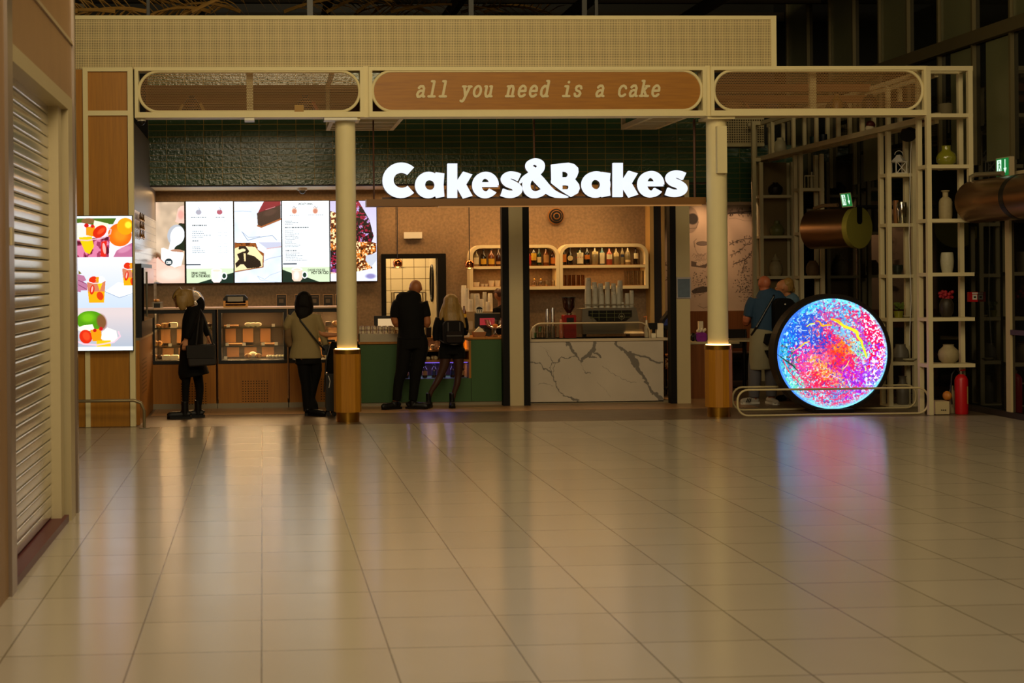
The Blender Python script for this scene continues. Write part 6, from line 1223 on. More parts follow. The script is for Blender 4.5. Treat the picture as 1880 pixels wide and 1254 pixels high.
# ------------------------------------------------------------------ round LED screen
YD = 17.5; c = at(1527.5, 649.5, YD); kk = F/YD*1.0; R = (at(1629, 650, YD).x-at(1426, 650, YD).x)/2
t = T('round_screen', 'large round black framed screen showing bright swirling colours', 'screen', (c.x, YD, .0))
o = dict(ox=1410, oy=535, sc=5.452); cv = Cv(1424, 546, 1631, 753, 2.6, 'ffffff', **o)
seeds = [(650, 80, '60e0f0', 90), (400, 150, '4ad0f0', 110), (200, 300, '1a6ae0', 130), (300, 420, '1c50d8', 140), (420, 320, '2a58c8', 120), (160, 500, '2ab0e8', 90), (520, 520, '2840c8', 90), (560, 260, 'a050c0', 110), (620, 220, 'e83a70', 80), (750, 300, '50a8e0', 80), (760, 420, '70c0e8', 90), (640, 440, 'f01860', 90), (700, 640, 'ff2a18', 95), (770, 580, 'ff8a20', 80), (690, 740, 'c81090', 80), (820, 700, 'f01858', 90), (600, 600, 'f04868', 80), (500, 660, 'f050a0', 90), (260, 690, 'f01a98', 70), (380, 700, 'e83aa0', 90), (500, 750, 'f0b050', 80), (560, 780, 'f09030', 60), (880, 620, '90e0e0', 80), (980, 560, '60d080', 60), (860, 330, 'e85060', 60), (960, 380, 'b040d0', 70), (1060, 330, 'f01458', 80), (1120, 480, 'f01458', 70), (1060, 560, 'a01ae0', 80), (1150, 620, 'f8a0d0', 60), (960, 700, 'c8e0f0', 60), (920, 860, 'b020d8', 130), (1050, 780, '9a50f0', 90), (1100, 880, 'a0b8ff', 60), (520, 920, 'f01848', 90), (700, 900, 'f8a060', 70), (300, 800, 'f04878', 70), (210, 740, '30a070', 45), (200, 620, '206050', 50), (180, 850, '50c8d0', 70), (130, 760, '58c8e8', 60), (290, 950, '60e0a0', 60), (420, 1010, 'd07090', 70), (700, 1000, '7090d0', 90), (650, 1100, 'f04070', 60), (850, 1080, 'e860a0', 70), (500, 1130, '70e0f0', 60), (800, 1160, '70e8f8', 60), (300, 1060, '80e8f8', 60), (1000, 1050, '80e0ff', 60)]
vn = lambda n, sd, o=2: vnoise(cv.h, cv.w, n, sd, o)
dx, dy = cv.X-645, cv.Y-630; rr = np.hypot(dx, dy)+1; ang = np.arctan2(dy, dx)
fine = np.clip(.35+rr/700, .4, 1.1); gx_ = vn(12, 33, 3)-.5; gy_ = vn(12, 34, 3)-.5
fx = (vn(62, 31)-.5)*520*fine; fy = (vn(62, 32)-.5)*520*fine
# displace mostly along the rim, so the specks flow round the disc
tx, ty = -dy/rr, dx/rr; along = fx*.9; across = fy*.5
XX = cv.X+tx*along+dx/rr*across+gx_*170; YY = cv.Y+ty*along+dy/rr*across+gy_*170
W = np.zeros(cv.X.shape); acc = np.zeros(cv.X.shape+(3,))
for sx_, sy_, h_, s_ in seeds:
    wgt = np.exp(-((XX-sx_)**2+(YY-sy_)**2)/(2*(s_*.6)**2))**1.8+1e-12; W += wgt; acc += wgt[..., None]*C3(h_)
cv.a = acc/W[..., None]
hi, h2, h3 = vn(70, 41), vn(64, 42), vn(74, 43); sw = np.sin(rr/11+9*vn(9, 44, 3)+ang)*.5+.5
edge = np.clip((rr-260)/290, 0, 1); dn = np.exp(-((cv.X-700)**2+(cv.Y-650)**2)/(2*130**2))
sm_ = lambda v, t, w=.03: np.clip((v-t)/w, 0, 1)
cv.put(sm_(hi, .66)*(.8-.75*dn), 'd2f2ff').put(sm_(h2, .68)*np.clip((cv.X-250)/300, 0, 1)*.75, 'f01868').put(sm_(-h3, -.3)*.6, '2434b4').put(sm_(h3, .7)*(rr < 360)*.6, 'ff7a30')
cv.put(sm_(sw, .7, .15)*sm_(hi, .5)*edge*.8, 'b4f0fa').put(sm_(-sw, -.2, .1)*sm_(h2, .5)*edge*.5, '3048c0')
cv.put(sm_(h2, .52)*((cv.X > 960) & (cv.Y < 780) & (rr > 370) & (rr < 525)), 'f40e50').put(sm_(hi, .58)*((cv.X > 960) & (rr > 400)), 'fbe8fa')
cv.put(sm_(h3, .55)*((cv.Y > 900) & (cv.X > 300) & (cv.X < 1000) & (sw > .4))*.8, 'f02060')
cv.put(np.clip((rr-522)/22, 0, 1)*(.7+.3*np.sin(ang)), '6fe6fb').put(np.clip((rr-485)/60, 0, 1)*np.clip((cv.Y-900)/150, 0, 1)*.8, '8cecf8').put(np.clip((rr-525)/15, 0, 1)*np.clip((520-cv.X)/200, 0, 1)*.7, '3060ff')
Yc_, Oc = 'fbe02a', 'fbb020'
cv.line([(635, 275), (700, 300), (760, 350), (830, 375), (890, 410), (900, 460), (935, 500), (950, 560), (970, 610), (985, 665)], [14, 30, 26, 28, 34, 26, 24, 18, 22, 12], Yc_).line([(640, 280), (690, 292), (720, 315)], 16, Oc)
cv.line([(390, 350), (420, 325), (465, 318)], 10, 'e0e84a').line([(480, 295), (515, 300), (545, 345), (600, 335), (640, 340)], [8, 12, 18, 16, 8], Oc).line([(245, 600), (290, 570), (330, 545), (370, 512), (418, 495)], [4, 6, 14, 14, 6], 'f6c830').line([(750, 778), (785, 745), (810, 695)], [5, 9, 5], 'f6f080').line([(970, 750), (978, 795)], 9, 'f0f080').line([(320, 370), (350, 390), (390, 388)], 6, 'd0f4ff').line([(790, 880), (825, 965)], 5, 'e0fff0').line([(390, 940), (430, 885), (470, 850)], 5, '205080')
cv.line([(95, 625), (180, 690), (250, 740), (300, 800)], [5, 14, 16, 4], '1a4a3a').line([(150, 680), (200, 790), (300, 900)], 8, 'f01840').line([(540, 855), (600, 860), (620, 830), (720, 880)], 6, 'e0c0f0')
cv.mesh('round_picture', YD-.003, vcol('round_display', .3, emission=1.3), t, circ=(644, 624, 553))
ro = R+.045; dpt = .17
A = [(c.x+ro*math.cos(a), c.z+ro*math.sin(a)) for a in np.linspace(0, 2*PI, 73)[:-1]]; B2 = [(c.x+R*math.cos(a), c.z+R*math.sin(a)) for a in np.linspace(0, 2*PI, 73)[:-1]]
f = MB(); n = 72; vs = [(x, YD-.02, z) for x, z in B2]+[(x, YD-.02, z) for x, z in A]+[(x, YD+dpt, z) for x, z in A]+[(x, YD, z) for x, z in B2]
f.add(vs, [(i, (i+1) % n, (i+1) % n+n, i+n) for i in range(n)]+[(i+n, (i+1) % n+n, (i+1) % n+2*n, i+2*n) for i in range(n)]+[(i+3*n, (i+1) % n+3*n, (i+1) % n, i) for i in range(n)]+[tuple(range(2*n, 3*n))])
part('round_housing', f, pm('housing_dark', '1c1713', .4), t); z_ = c.z-ro
part('foot', MB().box(c.x-.24, c.x+.24, YD-.08, YD+.3, 0, max(.05, z_+.03)), BLACK, t)
# ------------------------------------------------------------------ barrier rails
RAILM = pm('rail_cream', 'c8b98c', .35, spec=.6)
def rrail(pa, pb_, pt, pbm, Y, lab, r=.013, cr=.13):
    x0, x1 = at(pa, 740, Y).x, at(pb_, 740, Y).x; zt_, zb_ = at((pa+pb_)/2, pt, Y).z, max(r, at((pa+pb_)/2, pbm, Y).z)
    one('barrier_rail', MB().tube([(x, Y, z) for x, z in stadium(x0, x1, zb_, zt_, cr, 6)], r, 10, True), RAILM, lab, 'rail', 'rounded barrier rails', smooth=True)
rrail(1354, 1704, 714, 761, 17.12, 'rounded cream floor rail in front of the round screen')
rrail(1345, 1682, 709, 756, 17.85, 'rounded cream floor rail behind the round screen')
p = onfloor(265, 786); hR = at(265, 735, p.y).z
t = T('barrier_rail', 'bent brushed metal rail with a floor plate at the left wooden column', 'rail', (p.x, p.y, 0)); xl = -2.3
part('bar', MB().tube([(xl, p.y, 0), (xl, p.y, hR-.1), (xl+.03, p.y, hR-.03), (xl+.1, p.y, hR), (p.x-.12, p.y, hR), (p.x-.04, p.y, hR-.03), (p.x, p.y, hR-.12), (p.x, p.y, .01)], .019, 12), pm('brushed_bronze', '8a7c5c', .35, .6), t, True); part('floor_plate', MB().cyl((p.x, p.y, 0), (p.x, p.y, .008), .065, seg=20), STEEL, t, True)
# ------------------------------------------------------------------ air curtains, exit signs, safety things
BRC = pm('copper_brushed', '8f6c4a', .3, .9)
zc = at(1785, 371, 17).z; XC = at(1787, 371, 17).x; t = T('air_curtain', 'long copper coloured cylinder mounted on the glass wall over the door', 'air curtain', (XC, 14.5, zc), 'copper air curtains')
part('cylinder', MB().cyl((XC, 16.95, zc), (XC, 11.5, zc), .262, seg=48), BRC, t, True); part('black_band', MB().cyl((XC, 15.92, zc), (XC, 15.82, zc), .266, seg=48), BLACK, t, True)
part('bracket', MB().box(XC+.2, XR, 16.6, 16.7, zc-.05, zc+.05).box(XC+.2, XR, 13, 13.1, zc-.05, zc+.05), BLACK, t)
part('conduit', MB().tube([(XC-.08, 16.9, zc+.22), (XC-.08, 16.9, zc+.3), (XC-.04, 16.85, zc+.325), (XC+.0, 16.3, zc+.3)], .03, 10), pm('pipe_grey', '8a8168', .35, .5), t, True)
GE = emit('exit_green', '0fa04a', .5); EW = emit('exit_white', 'dfffe8', 1.1)
def exitsign(c, ux, uz, un, w, h, th, lab):           # c lower left corner, ux width dir, un outward normal
    t = T('exit_sign', lab, 'exit sign', c, 'green exit signs'); b = MB(); q = [c, c+ux*w, c+ux*w+uz*h, c+uz*h]
    b.add(q+[v-un*th for v in q], [(0, 1, 2, 3), (7, 6, 5, 4), (0, 4, 5, 1), (1, 5, 6, 2), (2, 6, 7, 3), (3, 7, 4, 0)]); part('housing', b, pm('sign_housing', 'a89a7c', .5), t)
    P = lambda a, b_: c+ux*(w*a)+uz*(h*b_)+un*.004
    part('green_face', MB().add([P(.05, .05), P(.95, .05), P(.95, .95), P(.05, .95)], [(0, 1, 2, 3)]), GE, t)
    P = lambda a, b_: c+ux*(w*a)+uz*(h*b_)+un*.008
    part('arrow', MB().add([P(.68, .88), P(.74, .88), P(.74, .42), P(.68, .42)], [(0, 1, 2, 3)]).add([P(.6, .44), P(.82, .44), P(.71, .16)], [(0, 1, 2)]), EW, t)
    rm = MB().add([P(.12, .14), P(.44, .14), P(.44, .88), P(.12, .88)], [(0, 1, 2, 3)]); part('door_symbol', rm, EW, t)
    P = lambda a, b_: c+ux*(w*a)+uz*(h*b_)+un*.012
    m_ = MB()
    def q4(a, b_, c2, d2, e): m_.add([P(a, b_), P(c2, d2), P(c2+e, d2), P(a+e, b_)], [(0, 1, 2, 3)])
    m_.add([P(.3+.04*math.cos(a), .78+.05*math.sin(a)) for a in np.linspace(0, 6.28, 9)[:-1]], [tuple(range(8))]); q4(.27, .48, .29, .7, .07); q4(.2, .6, .3, .7, .03); q4(.34, .68, .42, .56, .03); q4(.27, .5, .18, .24, .05); q4(.3, .5, .38, .36, .05); q4(.37, .37, .36, .2, .04)
    part('running_figure', m_, GE, t); return t
zE = zc+.27; exitsign(Vector((XC+.05, 16.55, zE)), Vector((.04, -1, .0)).normalized(), Vector((0, 0, 1)), Vector((-1, -.04, 0)).normalized(), .29, .23, .06, 'green exit sign with arrow on the near copper cylinder')
# far one
ax = Vector((.515, -.857, 0)); ce = at(1578, 418, 19.3); ra = .29; cb_ = ce-ax*.78
t = T('air_curtain', 'short copper cylinder with a brass end disc behind the white shelf towers', 'air curtain', (ce.x, ce.y, ce.z), 'copper air curtains')
part('cylinder', MB().cyl(cb_, ce-ax*.08, ra*.97, seg=48), BRC, t, True); part('end_disc', MB().cyl(ce-ax*.08, ce, ra, seg=48), pm('olive_brass', '9a9440', .5, .4), t, True)
sd = Vector((-ax.y, ax.x, 0)); 
part('slot', MB().add([ce+ax*.003+sd*a+Vector((0, 0, b_)) for a, b_ in ((-.06, .29), (-.06, .08), (-.03, .05), (.03, .05), (.06, .08), (.06, .29))], [tuple(range(6))]), BLACK, t)
part('support_arm', MB().tube([ce-ax*.4+Vector((0, 0, .1)), ce-ax*.4+Vector((.35, 0, .3)), Vector((XR, ce.y+.3, ce.z+.3))], .03, 8), BLACK, t)
u1 = (sd*-1 if sd.x < 0 else sd); zz = Matrix.Rotation(math.radians(-10), 3, 'Y')@Vector((0, 0, 1)); pE = at(1546, 381, 19.25)
exitsign(pE, Vector((.9, -.42, .06)).normalized(), Vector((-.17, 0, .98)), Vector((-.42, -.9, 0)).normalized(), .145, .2, .07, 'green exit sign tilted on the far copper cylinder')
part('conduit', MB().tube([ce-ax*.75+Vector((0, 0, .3)), ce-ax*.6+Vector((0, 0, .335)), ce-ax*.35+Vector((0, 0, .33))], .028, 8), CLAY, t, True)
# extinguisher etc.
Yx = 17.1; p = onfloor(1765, 761); x = at(1765, 720, Yx).x; t = T('fire_extinguisher', 'red fire extinguisher with black hose standing by the front tower', 'fire extinguisher', (x, Yx, 0)); ht = at(1765, 690, Yx).z; r = .078
part('cylinder', MB().lathe((x, Yx, 0), [(r*.95, 0), (r, .02), (r, ht-.05), (r*.8, ht-.01), (.03, ht+.02)], 28), RED, t, True); part('valve', MB().cyl((x, Yx, ht+.0), (x, Yx, ht+.06), .025).box(x-.02, x+.045, Yx-.015, Yx+.015, ht+.04, ht+.055), STEEL, t)
part('handle', MB().tube([(x-.01, Yx, ht+.06), (x+.05, Yx, ht+.075)], .01, 8), RED, t); part('hose', MB().tube([(x-.02, Yx, ht+.05), (x-.07, Yx, ht+.09), (x-.12, Yx, ht+.02), (x-.135, Yx, ht-.2), (x-.12, Yx, .12)], .011, 8), BLACK, t, True)
part('label', MB().add([(x+r*1.01*math.sin(a), Yx-r*1.01*math.cos(a), z) for z in (.27*ht*1.0, .73*ht) for a in (.5, .75, 1.0, 1.2)], [(0, 1, 5, 4), (1, 2, 6, 5), (2, 3, 7, 6)]), pm('cream_label', 'c8a860', .5), t)
one('junction_box', MB().pb(1717.5, 737, 1743, 760.5, 17.02, .2), CREAMD, 'low beige box with three dark dots under the front tower', 'box')
t = [o_ for o_ in bpy.data.objects if o_.name.startswith('junction_box')][0]; f = MB()
for q in range(3): a = at(1729+q*3.5, 753, 17.015); f.cyl((a.x, 17.02, a.z), (a.x, 17.012, a.z), .007, seg=8)
part('dots', f, BLACK, t)
zj = at(1740, 737, 17.02).z; x = at(1739, 727, 17.12).x; one('orange_ball', MB().ell((x, 17.12, zj+.06), (.05, .07, .06), 12, 8), pm('orange_dull', 'b87424', .5), 'dull orange round object on the low beige box under the front tower', 'ball', smooth=True)
x = at(1749, 730, 17.22).x; one('pale_canister', MB().lathe((x, 17.24, 0), [(.035, 0), (.035, .25), (.02, .3), (.02, .34)], 14), STONEW, 'slim pale canister just left of the fire extinguisher', 'canister', smooth=True)
xa, xb = at(1780, 545, 17.4).x, at(1800, 545, 17.4).x; t = T('fire_alarm_call_point', 'red fire alarm call point on the dark wall right of the shelf tower', 'fire alarm', (XR-.05, 17.4, at(1790, 554, 17.4).z)); part('red_case', MB().box(xa, XR, 17.4, 17.46, at(1790, 554, 17.4).z, at(1790, 536, 17.4).z), RED, t)
part('white_panel', MB().pb(1785.5, 541, 1794, 550, 17.396, .004).pb(1785, 537, 1795, 539.5, 17.396, .004), WHITE, t); part('black_button', MB().pb(1788, 544, 1792, 547, 17.393, .004), BLACK, t)
# ================================================================== PEOPLE
def remesh(o, v=.009, sm=3):
    m_ = o.modifiers.new('r', 'REMESH'); m_.mode = 'VOXEL'; m_.voxel_size = v; m_.use_smooth_shade = True
    s = o.modifiers.new('s', 'SMOOTH'); s.iterations = sm; s.factor = .5
class Fig:
    def __init__(s, Y, name_label, group=None, feet=None):
        s.Y = Y; s.k = F/Y; s.feet = feet; s.t = T('person', name_label, 'person', feet, group)
    def P(s, px, py, dy=0): v = at(px, py, s.Y); return Vector((v.x, s.Y+dy, v.z))
    def L(s, mb, pts, seg=12, sub=3): return mb.loft([(s.P(a, b_, dy), ra/s.k, rb/s.k) for a, b_, dy, ra, rb in pts], seg, sub)
    def hand(s, mb, w, d, side, nrm, sz=1, curl=.5):
        d, side, nrm = [Vector(v).normalized() for v in (d, side, nrm)]
        mb.loft([(w-d*.01, .024*sz, .02*sz), (w+d*.03*sz, .034*sz, .016*sz), (w+d*.085*sz, .04*sz, .015*sz)], 10, 2)
        for i, (off, ln) in enumerate(((.03, .07), (.01, .08), (-.01, .075), (-.03, .058))):
            b0 = w+d*.08*sz+side*off*sz; a1 = curl*.6; a2 = curl*1.5
            p1 = b0+(d*math.cos(a1)+nrm*math.sin(a1))*ln*.5*sz; p2 = p1+(d*math.cos(a2)+nrm*math.sin(a2))*ln*.5*sz
            mb.tube([b0-d*.01, b0, p1, p2], [.009*sz, .0092*sz, .0085*sz, .007*sz], 8)
        b0 = w+d*.025*sz+side*.032*sz; p1 = b0+(side*.6+d*.7+nrm*.3).normalized()*.035*sz; p2 = p1+(side*.2+d*.9+nrm*.5).normalized()*.03*sz
        mb.tube([b0-side*.012, b0, p1, p2], [.012*sz, .0115*sz, .0105*sz, .008*sz], 8)
    def head(s, mb, c, r, face=(0, 1, 0)):       # c centre, r half height
        f = Vector(face).normalized(); M = Matrix.Rotation(math.atan2(-f.x, f.y), 3, 'Z') if abs(f.z) < .9 else Matrix.Identity(3)
        # local +Y is the face direction
        mb.ell(c+M@Vector((0, -.08*r, .14*r)), (.74*r, .92*r, .86*r), 18, 12, M); mb.ell(c+M@Vector((0, .22*r, -.38*r)), (.55*r, .6*r, .6*r), 14, 9, M)
        mb.ell(c+M@Vector((0, .88*r, -.12*r)), (.11*r, .17*r, .2*r), 8, 6, M); mb.ell(c+M@Vector((0, .76*r, -.5*r)), (.2*r, .08*r, .07*r), 8, 6, M); mb.ell(c+M@Vector((0, .62*r, -.82*r)), (.22*r, .2*r, .16*r), 8, 6, M)
        for sx in (-1, 1): mb.ell(c+M@Vector((sx*.76*r, -.05*r, -.08*r)), (.07*r, .14*r, .24*r), 8, 6, M); mb.ell(c+M@Vector((sx*.28*r, .74*r, .22*r)), (.16*r, .1*r, .06*r), 8, 6, M)
        return M
    def eyes(s, c, r, M):
        for sx in (-1, 1): part('eye', MB().ell(c+M@Vector((sx*.29*r, .78*r, .04*r)), (.11*r, .06*r, .07*r), 8, 6, M), pm('eye_white', 'cfc6b4', .2), s.t, True)
    def body(s, mb, mat=SKIN, v=.008):
        o = part('body', mb, mat, s.t, True); remesh(o, v, 2); return o
    def cloth(s, name, mb, mat, v=.012, label=None, sm=4):
        o = part(name, mb, mat, s.t, True, label=label); remesh(o, v, sm); return o
    def shoe(s, x, y, dx, dy, mat, L=.27, h=.09, w=.05, name='shoe', sole=None, lift=0):
        d = Vector((dx, dy, 0)).normalized(); p = Vector((x, y, .0+lift)); b = MB()
        b.loft([(p-d*.07+Vector((0, 0, .045)), w*.7, .04), (p-d*.05+Vector((0, 0, .05)), w*.9, .045), (p+d*.05+Vector((0, 0, .045)), w*.95, .042), (p+d*(L-.12)+Vector((0, 0, .035)), w, .032), (p+d*(L-.08)+Vector((0, 0, .028)), w*.6, .022)], 12, 3)
        b.loft([(p+Vector((0, 0, .03)), w*.8, w*.9), (p+Vector((0, 0, h+.03)), w*.85, w*.9)], 12, 1)
        o = part(name, b, mat, s.t, True); remesh(o, .008, 2)
        if sole:
            n_ = Vector((-d.y, d.x, 0)); q = [p-d*.085-n_*w*.8, p+d*(L-.11)-n_*w, p+d*(L-.075), p+d*(L-.11)+n_*w, p-d*.085+n_*w*.8]
            part('sole', MB().add([v+Vector((0, 0, 0)) for v in q]+[v+Vector((0, 0, .032)) for v in q], [(4, 3, 2, 1, 0), (5, 6, 7, 8, 9)]+[(i, (i+1) % 5, (i+1) % 5+5, i+5) for i in range(5)]), sole, o)
        return o
def strands(c, n, path, r, seed=1, spread=.02):
    b = MB(); rd = random.Random(seed)
    for i in range(n):
        o = Vector((rd.uniform(-1, 1)*spread, rd.uniform(-1, 1)*spread, rd.uniform(-.5, .5)*spread)); b.tube([p+o*(k/len(path)+.3)*1.5 for k, p in enumerate(path)], [r*(1-.75*k/len(path)) for k in range(len(path))], 6)
    return b
BLOND = pm('blonde_hair', '8a6a34', .5, var=.45, vs=30, vscale=(3, 3, .5)); DHAIR = pm('dark_hair', '0e0906', .7, var=.3, vs=30, spec=.2)
BOOT = pm('black_leather', '0b0908', .45, spec=.3)
# 1 ---- woman at the left case, facing left
fy = onfloor(350, 768); f = Fig(17.95, 'person with a blonde bob and long dark coat looking into the left case', None, Vector((at(350, 700, 17.95).x, 17.95, 0)))
b = MB(); hc = f.P(334, 549, 0); M = f.head(b, hc, .112, (-1, .25, -.0)); f.eyes(hc, .112, M)
f.L(b, [(343, 556, 0, 6.5, 7), (352, 566, 0, 7.5, 8), (357, 580, 0, 12, 15)]); f.L(b, [(357, 578, 0, 14, 20), (355, 600, 0, 15, 22), (354, 630, 0, 14, 20), (353, 660, 0, 17, 22), (352, 680, 0, 16, 20)])
f.L(b, [(344, 675, -.07, 9, 10), (342, 700, -.07, 7.5, 8), (341, 715, -.06, 6, 7), (341, 740, -.05, 5, 6), (340, 755, -.05, 4.5, 5)]); f.L(b, [(359, 675, .08, 9, 10), (364, 700, .08, 8, 9), (366, 720, .08, 6.5, 7), (364, 742, .08, 5, 6), (361, 758, .08, 4.5, 5)])
f.L(b, [(355, 584, -.15, 4, 4), (349, 603, -.2, 3.5, 3.5), (343, 622, -.2, 4, 4)]); f.L(b, [(362, 582, .15, 5, 5), (374, 605, .18, 4, 4), (383, 622, .16, 4, 4)])
f.hand(b, f.P(343, 622, -.2), (-.15, -.1, -1), (-1, 0, 0), (0, 1, 0), 1, .6); f.hand(b, f.P(383, 622, .16), (.1, -.3, -1), (0, -1, 0), (1, 0, 0), 1, 1.2)
f.body(b)
hr = MB(); f.L(hr, [(337, 531, 0, 9, 12), (338, 537, 0, 17, 15), (342, 546, 0, 15, 16), (345, 555, 0, 13, 15), (347, 563, 0, 10, 12)], 14); f.L(hr, [(334, 533, 0, 9, 12), (325, 538, 0, 6, 12), (320, 544, 0, 3.5, 11), (318, 549, 0, 2, 8)])
f.L(hr, [(336, 543, -.085, 13, 4), (335, 554, -.095, 11, 4.5), (336, 563, -.095, 8, 4), (337, 569, -.09, 4, 3)]); f.L(hr, [(345, 548, .07, 10, 4), (352, 560, .08, 6, 4), (358, 566, .08, 3, 3)])
f.cloth('hair', hr, BLOND, .008, sm=2)
ct = MB(); f.L(ct, [(356, 562, 0, 12, 16), (357, 572, 0, 17, 26), (354, 590, 0, 19.5, 27), (353, 620, 0, 20, 25), (352, 650, 0, 22, 26), (354, 672, 0, 25, 28), (357, 690, 0, 28.5, 30)], 18)
f.L(ct, [(364, 549, 0, 7, 10), (370, 556, 0, 6, 13), (368, 566, 0, 8, 14)]); f.L(ct, [(357, 574, -.15, 9, 11), (352, 592, -.2, 9.5, 11), (347, 608, -.21, 8, 9), (344, 620, -.2, 6.5, 7)]); f.L(ct, [(364, 575, .16, 8, 10), (374, 598, .18, 7, 9), (381, 618, .16, 5.5, 6)]); f.L(ct, [(334, 668, 0, 6, 18), (335, 685, 0, 8, 20), (340, 694, -.05, 8, 14)])
f.cloth('coat', ct, BLACKCL)
tr = MB(); f.L(tr, [(344, 672, -.07, 10, 12), (342, 700, -.07, 8, 9), (341, 716, -.06, 6.8, 7.5), (341, 742, -.05, 6, 7)]); f.L(tr, [(359, 672, .08, 10, 12), (364, 700, .08, 9, 10), (366, 720, .08, 7.5, 8), (364, 745, .08, 6, 7)]); f.cloth('trousers', tr, BLACKCL, .01)
for sx, sy, dy in ((340, 0, -.07), (363, 0, .08)):
    q = f.P(sx, 745, dy); o_ = f.shoe(q.x, q.y, -1, -.1, BOOT, .3, .19, .055, 'boot', BOOT)
bg = T('handbag', 'large grey satchel bag hanging at the side of the long dark coat', 'bag', f.P(371, 671, -.26)); v0 = f.P(343, 671, -.26); v1 = f.P(400, 632, -.26)
part('body', MB().add([(v0.x+.04, 17.62, v0.z), (v1.x-.01, 17.62, v0.z+.02), (v1.x-.01, 17.75, v0.z+.02), (v0.x+.04, 17.75, v0.z), (v0.x, 17.64, v1.z), (v1.x-.03, 17.64, v1.z+.02), (v1.x-.03, 17.73, v1.z+.02), (v0.x, 17.73, v1.z)], [(0, 3, 2, 1), (4, 5, 6, 7), (0, 1, 5, 4), (1, 2, 6, 5), (2, 3, 7, 6), (3, 0, 4, 7)]), pm('bag_grey', '241f1d', .6, spec=.3), bg)
bb = bg.children[0]; bv = bb.modifiers.new('b', 'BEVEL'); bv.width = .02; bv.segments = 3
part('flap', MB().box(v0.x+.02, v1.x-.04, 17.612, 17.62, v0.z+.11, v1.z+.0), pm('bag_flap', '1b1715', .6, spec=.3), bg); part('strap', MB().tube([f.P(368, 568, -.12), f.P(375, 580, -.19), f.P(384, 605, -.24), f.P(393, 632, -.27)], .014, 8).tube([f.P(368, 568, -.12), f.P(366, 590, -.27), f.P(362, 632, -.3)], .012, 8), pm('bag_flap', '1b1715', .6, spec=.3), bg)
# 2 ---- woman in beige blazer
f = Fig(18.1, 'person with long dark hair in a beige blazer and black flared trousers', None, Vector((at(570, 700, 18.1).x, 18.1, 0)))
b = MB(); hc = f.P(558, 553, .02); f.head(b, hc, .118, (.1, 1, 0)); f.eyes(hc, .118, Matrix.Rotation(-.1, 3, 'Z'))
f.L(b, [(558, 562, .01, 6, 6.5), (558, 576, 0, 8, 8), (558, 584, 0, 18, 12)]); f.L(b, [(558, 580, 0, 22, 14), (559, 605, 0, 20, 14), (561, 630, 0, 17, 13), (564, 655, 0, 22, 16), (565, 668, 0, 22, 16)])
f.L(b, [(555, 665, 0, 11, 11), (559, 690, 0, 9, 9), (562, 715, 0, 7, 7), (564, 745, 0, 5, 5.5), (565, 756, 0, 4.5, 5)]); f.L(b, [(577, 665, 0, 11, 11), (578, 690, .03, 9, 9), (573, 715, .05, 7, 7), (574, 740, 0, 5, 5.5), (576, 750, -.02, 4.5, 5)])
f.L(b, [(537, 584, 0, 5, 5), (530, 596, 0, 4.5, 4.5), (529, 603, .04, 4, 4), (536, 606, .3, 4, 4)]); f.L(b, [(579, 584, 0, 5, 5), (586, 600, .0, 5, 5), (591, 612, .0, 5, 5), (606, 615, -.05, 4.5, 4.6), (620, 614, -.05, 3.6, 3.8)])
f.hand(b, f.P(620, 614, -.05), (1, .4, .1), (0, .3, 1), (.3, -1, 0), 1, .5); f.hand(b, f.P(536, 606, .3), (1, .6, 0), (0, 0, 1), (0, 0, -1), 1, .6); f.body(b)
hr = MB(); f.L(hr, [(558, 538, .02, 8, 9), (558, 545, 0, 15, 16), (558, 556, -.01, 17.5, 17), (558, 567, -.02, 17.5, 16), (556, 576, -.06, 15.5, 9), (553, 584, -.07, 9, 6), (552, 588, -.07, 4, 4)]); f.cloth('hair', hr, DHAIR, .008, sm=2)
bz = MB(); f.L(bz, [(558, 571, 0, 10, 9), (557, 576, 0, 22, 13), (558, 584, 0, 26.5, 16), (558, 605, 0, 24, 16), (561, 625, 0, 24, 16), (561, 645, 0, 28.5, 18), (561, 658, 0, 30.5, 19)], 20); f.L(bz, [(535, 580, 0, 8, 9), (529, 592, 0, 7.5, 8), (526, 602, .02, 6.5, 7), (532, 606, .14, 5.5, 6)]); f.L(bz, [(580, 579, 0, 9, 9), (586, 594, 0, 8, 8.5), (590, 606, .02, 8, 8), (595, 622, .03, 7, 7), (598, 634, .03, 6, 6)])
f.cloth('blazer', bz, pm('beige_wool', '8c7a50', .8, var=.1))
tr = MB(); f.L(tr, [(565, 640, 0, 22, 15), (566, 668, 0, 25, 17)]); f.L(tr, [(557, 652, 0, 14, 14), (558, 680, 0, 11.5, 12), (561, 705, 0, 9, 10), (563, 730, 0, 8.5, 9.5), (566, 755, 0, 9, 10)]); f.L(tr, [(576, 652, 0, 14, 14), (580, 680, .02, 11.5, 12), (576, 705, .05, 9, 10), (571, 730, .03, 8.5, 9), (575, 744, .0, 9, 10), (576, 756, -.02, 9, 10)]); f.cloth('trousers', tr, BLACKCL, .01)
q = f.P(565, 758, 0); f.shoe(q.x, q.y, .1, 1, BOOT, .24, .05, .042, 'heeled_shoe', BOOT); q = f.P(574, 750, -.05); f.shoe(q.x+.02, q.y-.05, .8, -.5, BOOT, .24, .05, .042, 'heeled_shoe', BOOT, 0)
part('shoulder_strap', MB().tube([f.P(548, 578, -.06), f.P(551, 588, -.12), f.P(570, 612, -.13), f.P(586, 632, -.12), f.P(595, 642, -.06)], .011, 8), BLACK, f.t)
hb = T('crossbody_bag', 'small black crossbody bag at the hip of the beige blazer', 'bag', f.P(598, 660, -.02)); part('body', MB().rbox(f.P(591, 650).x, f.P(604, 650).x, 18.05, 18.13, f.P(598, 652).z, f.P(598, 634).z, .02), BLACK, hb)
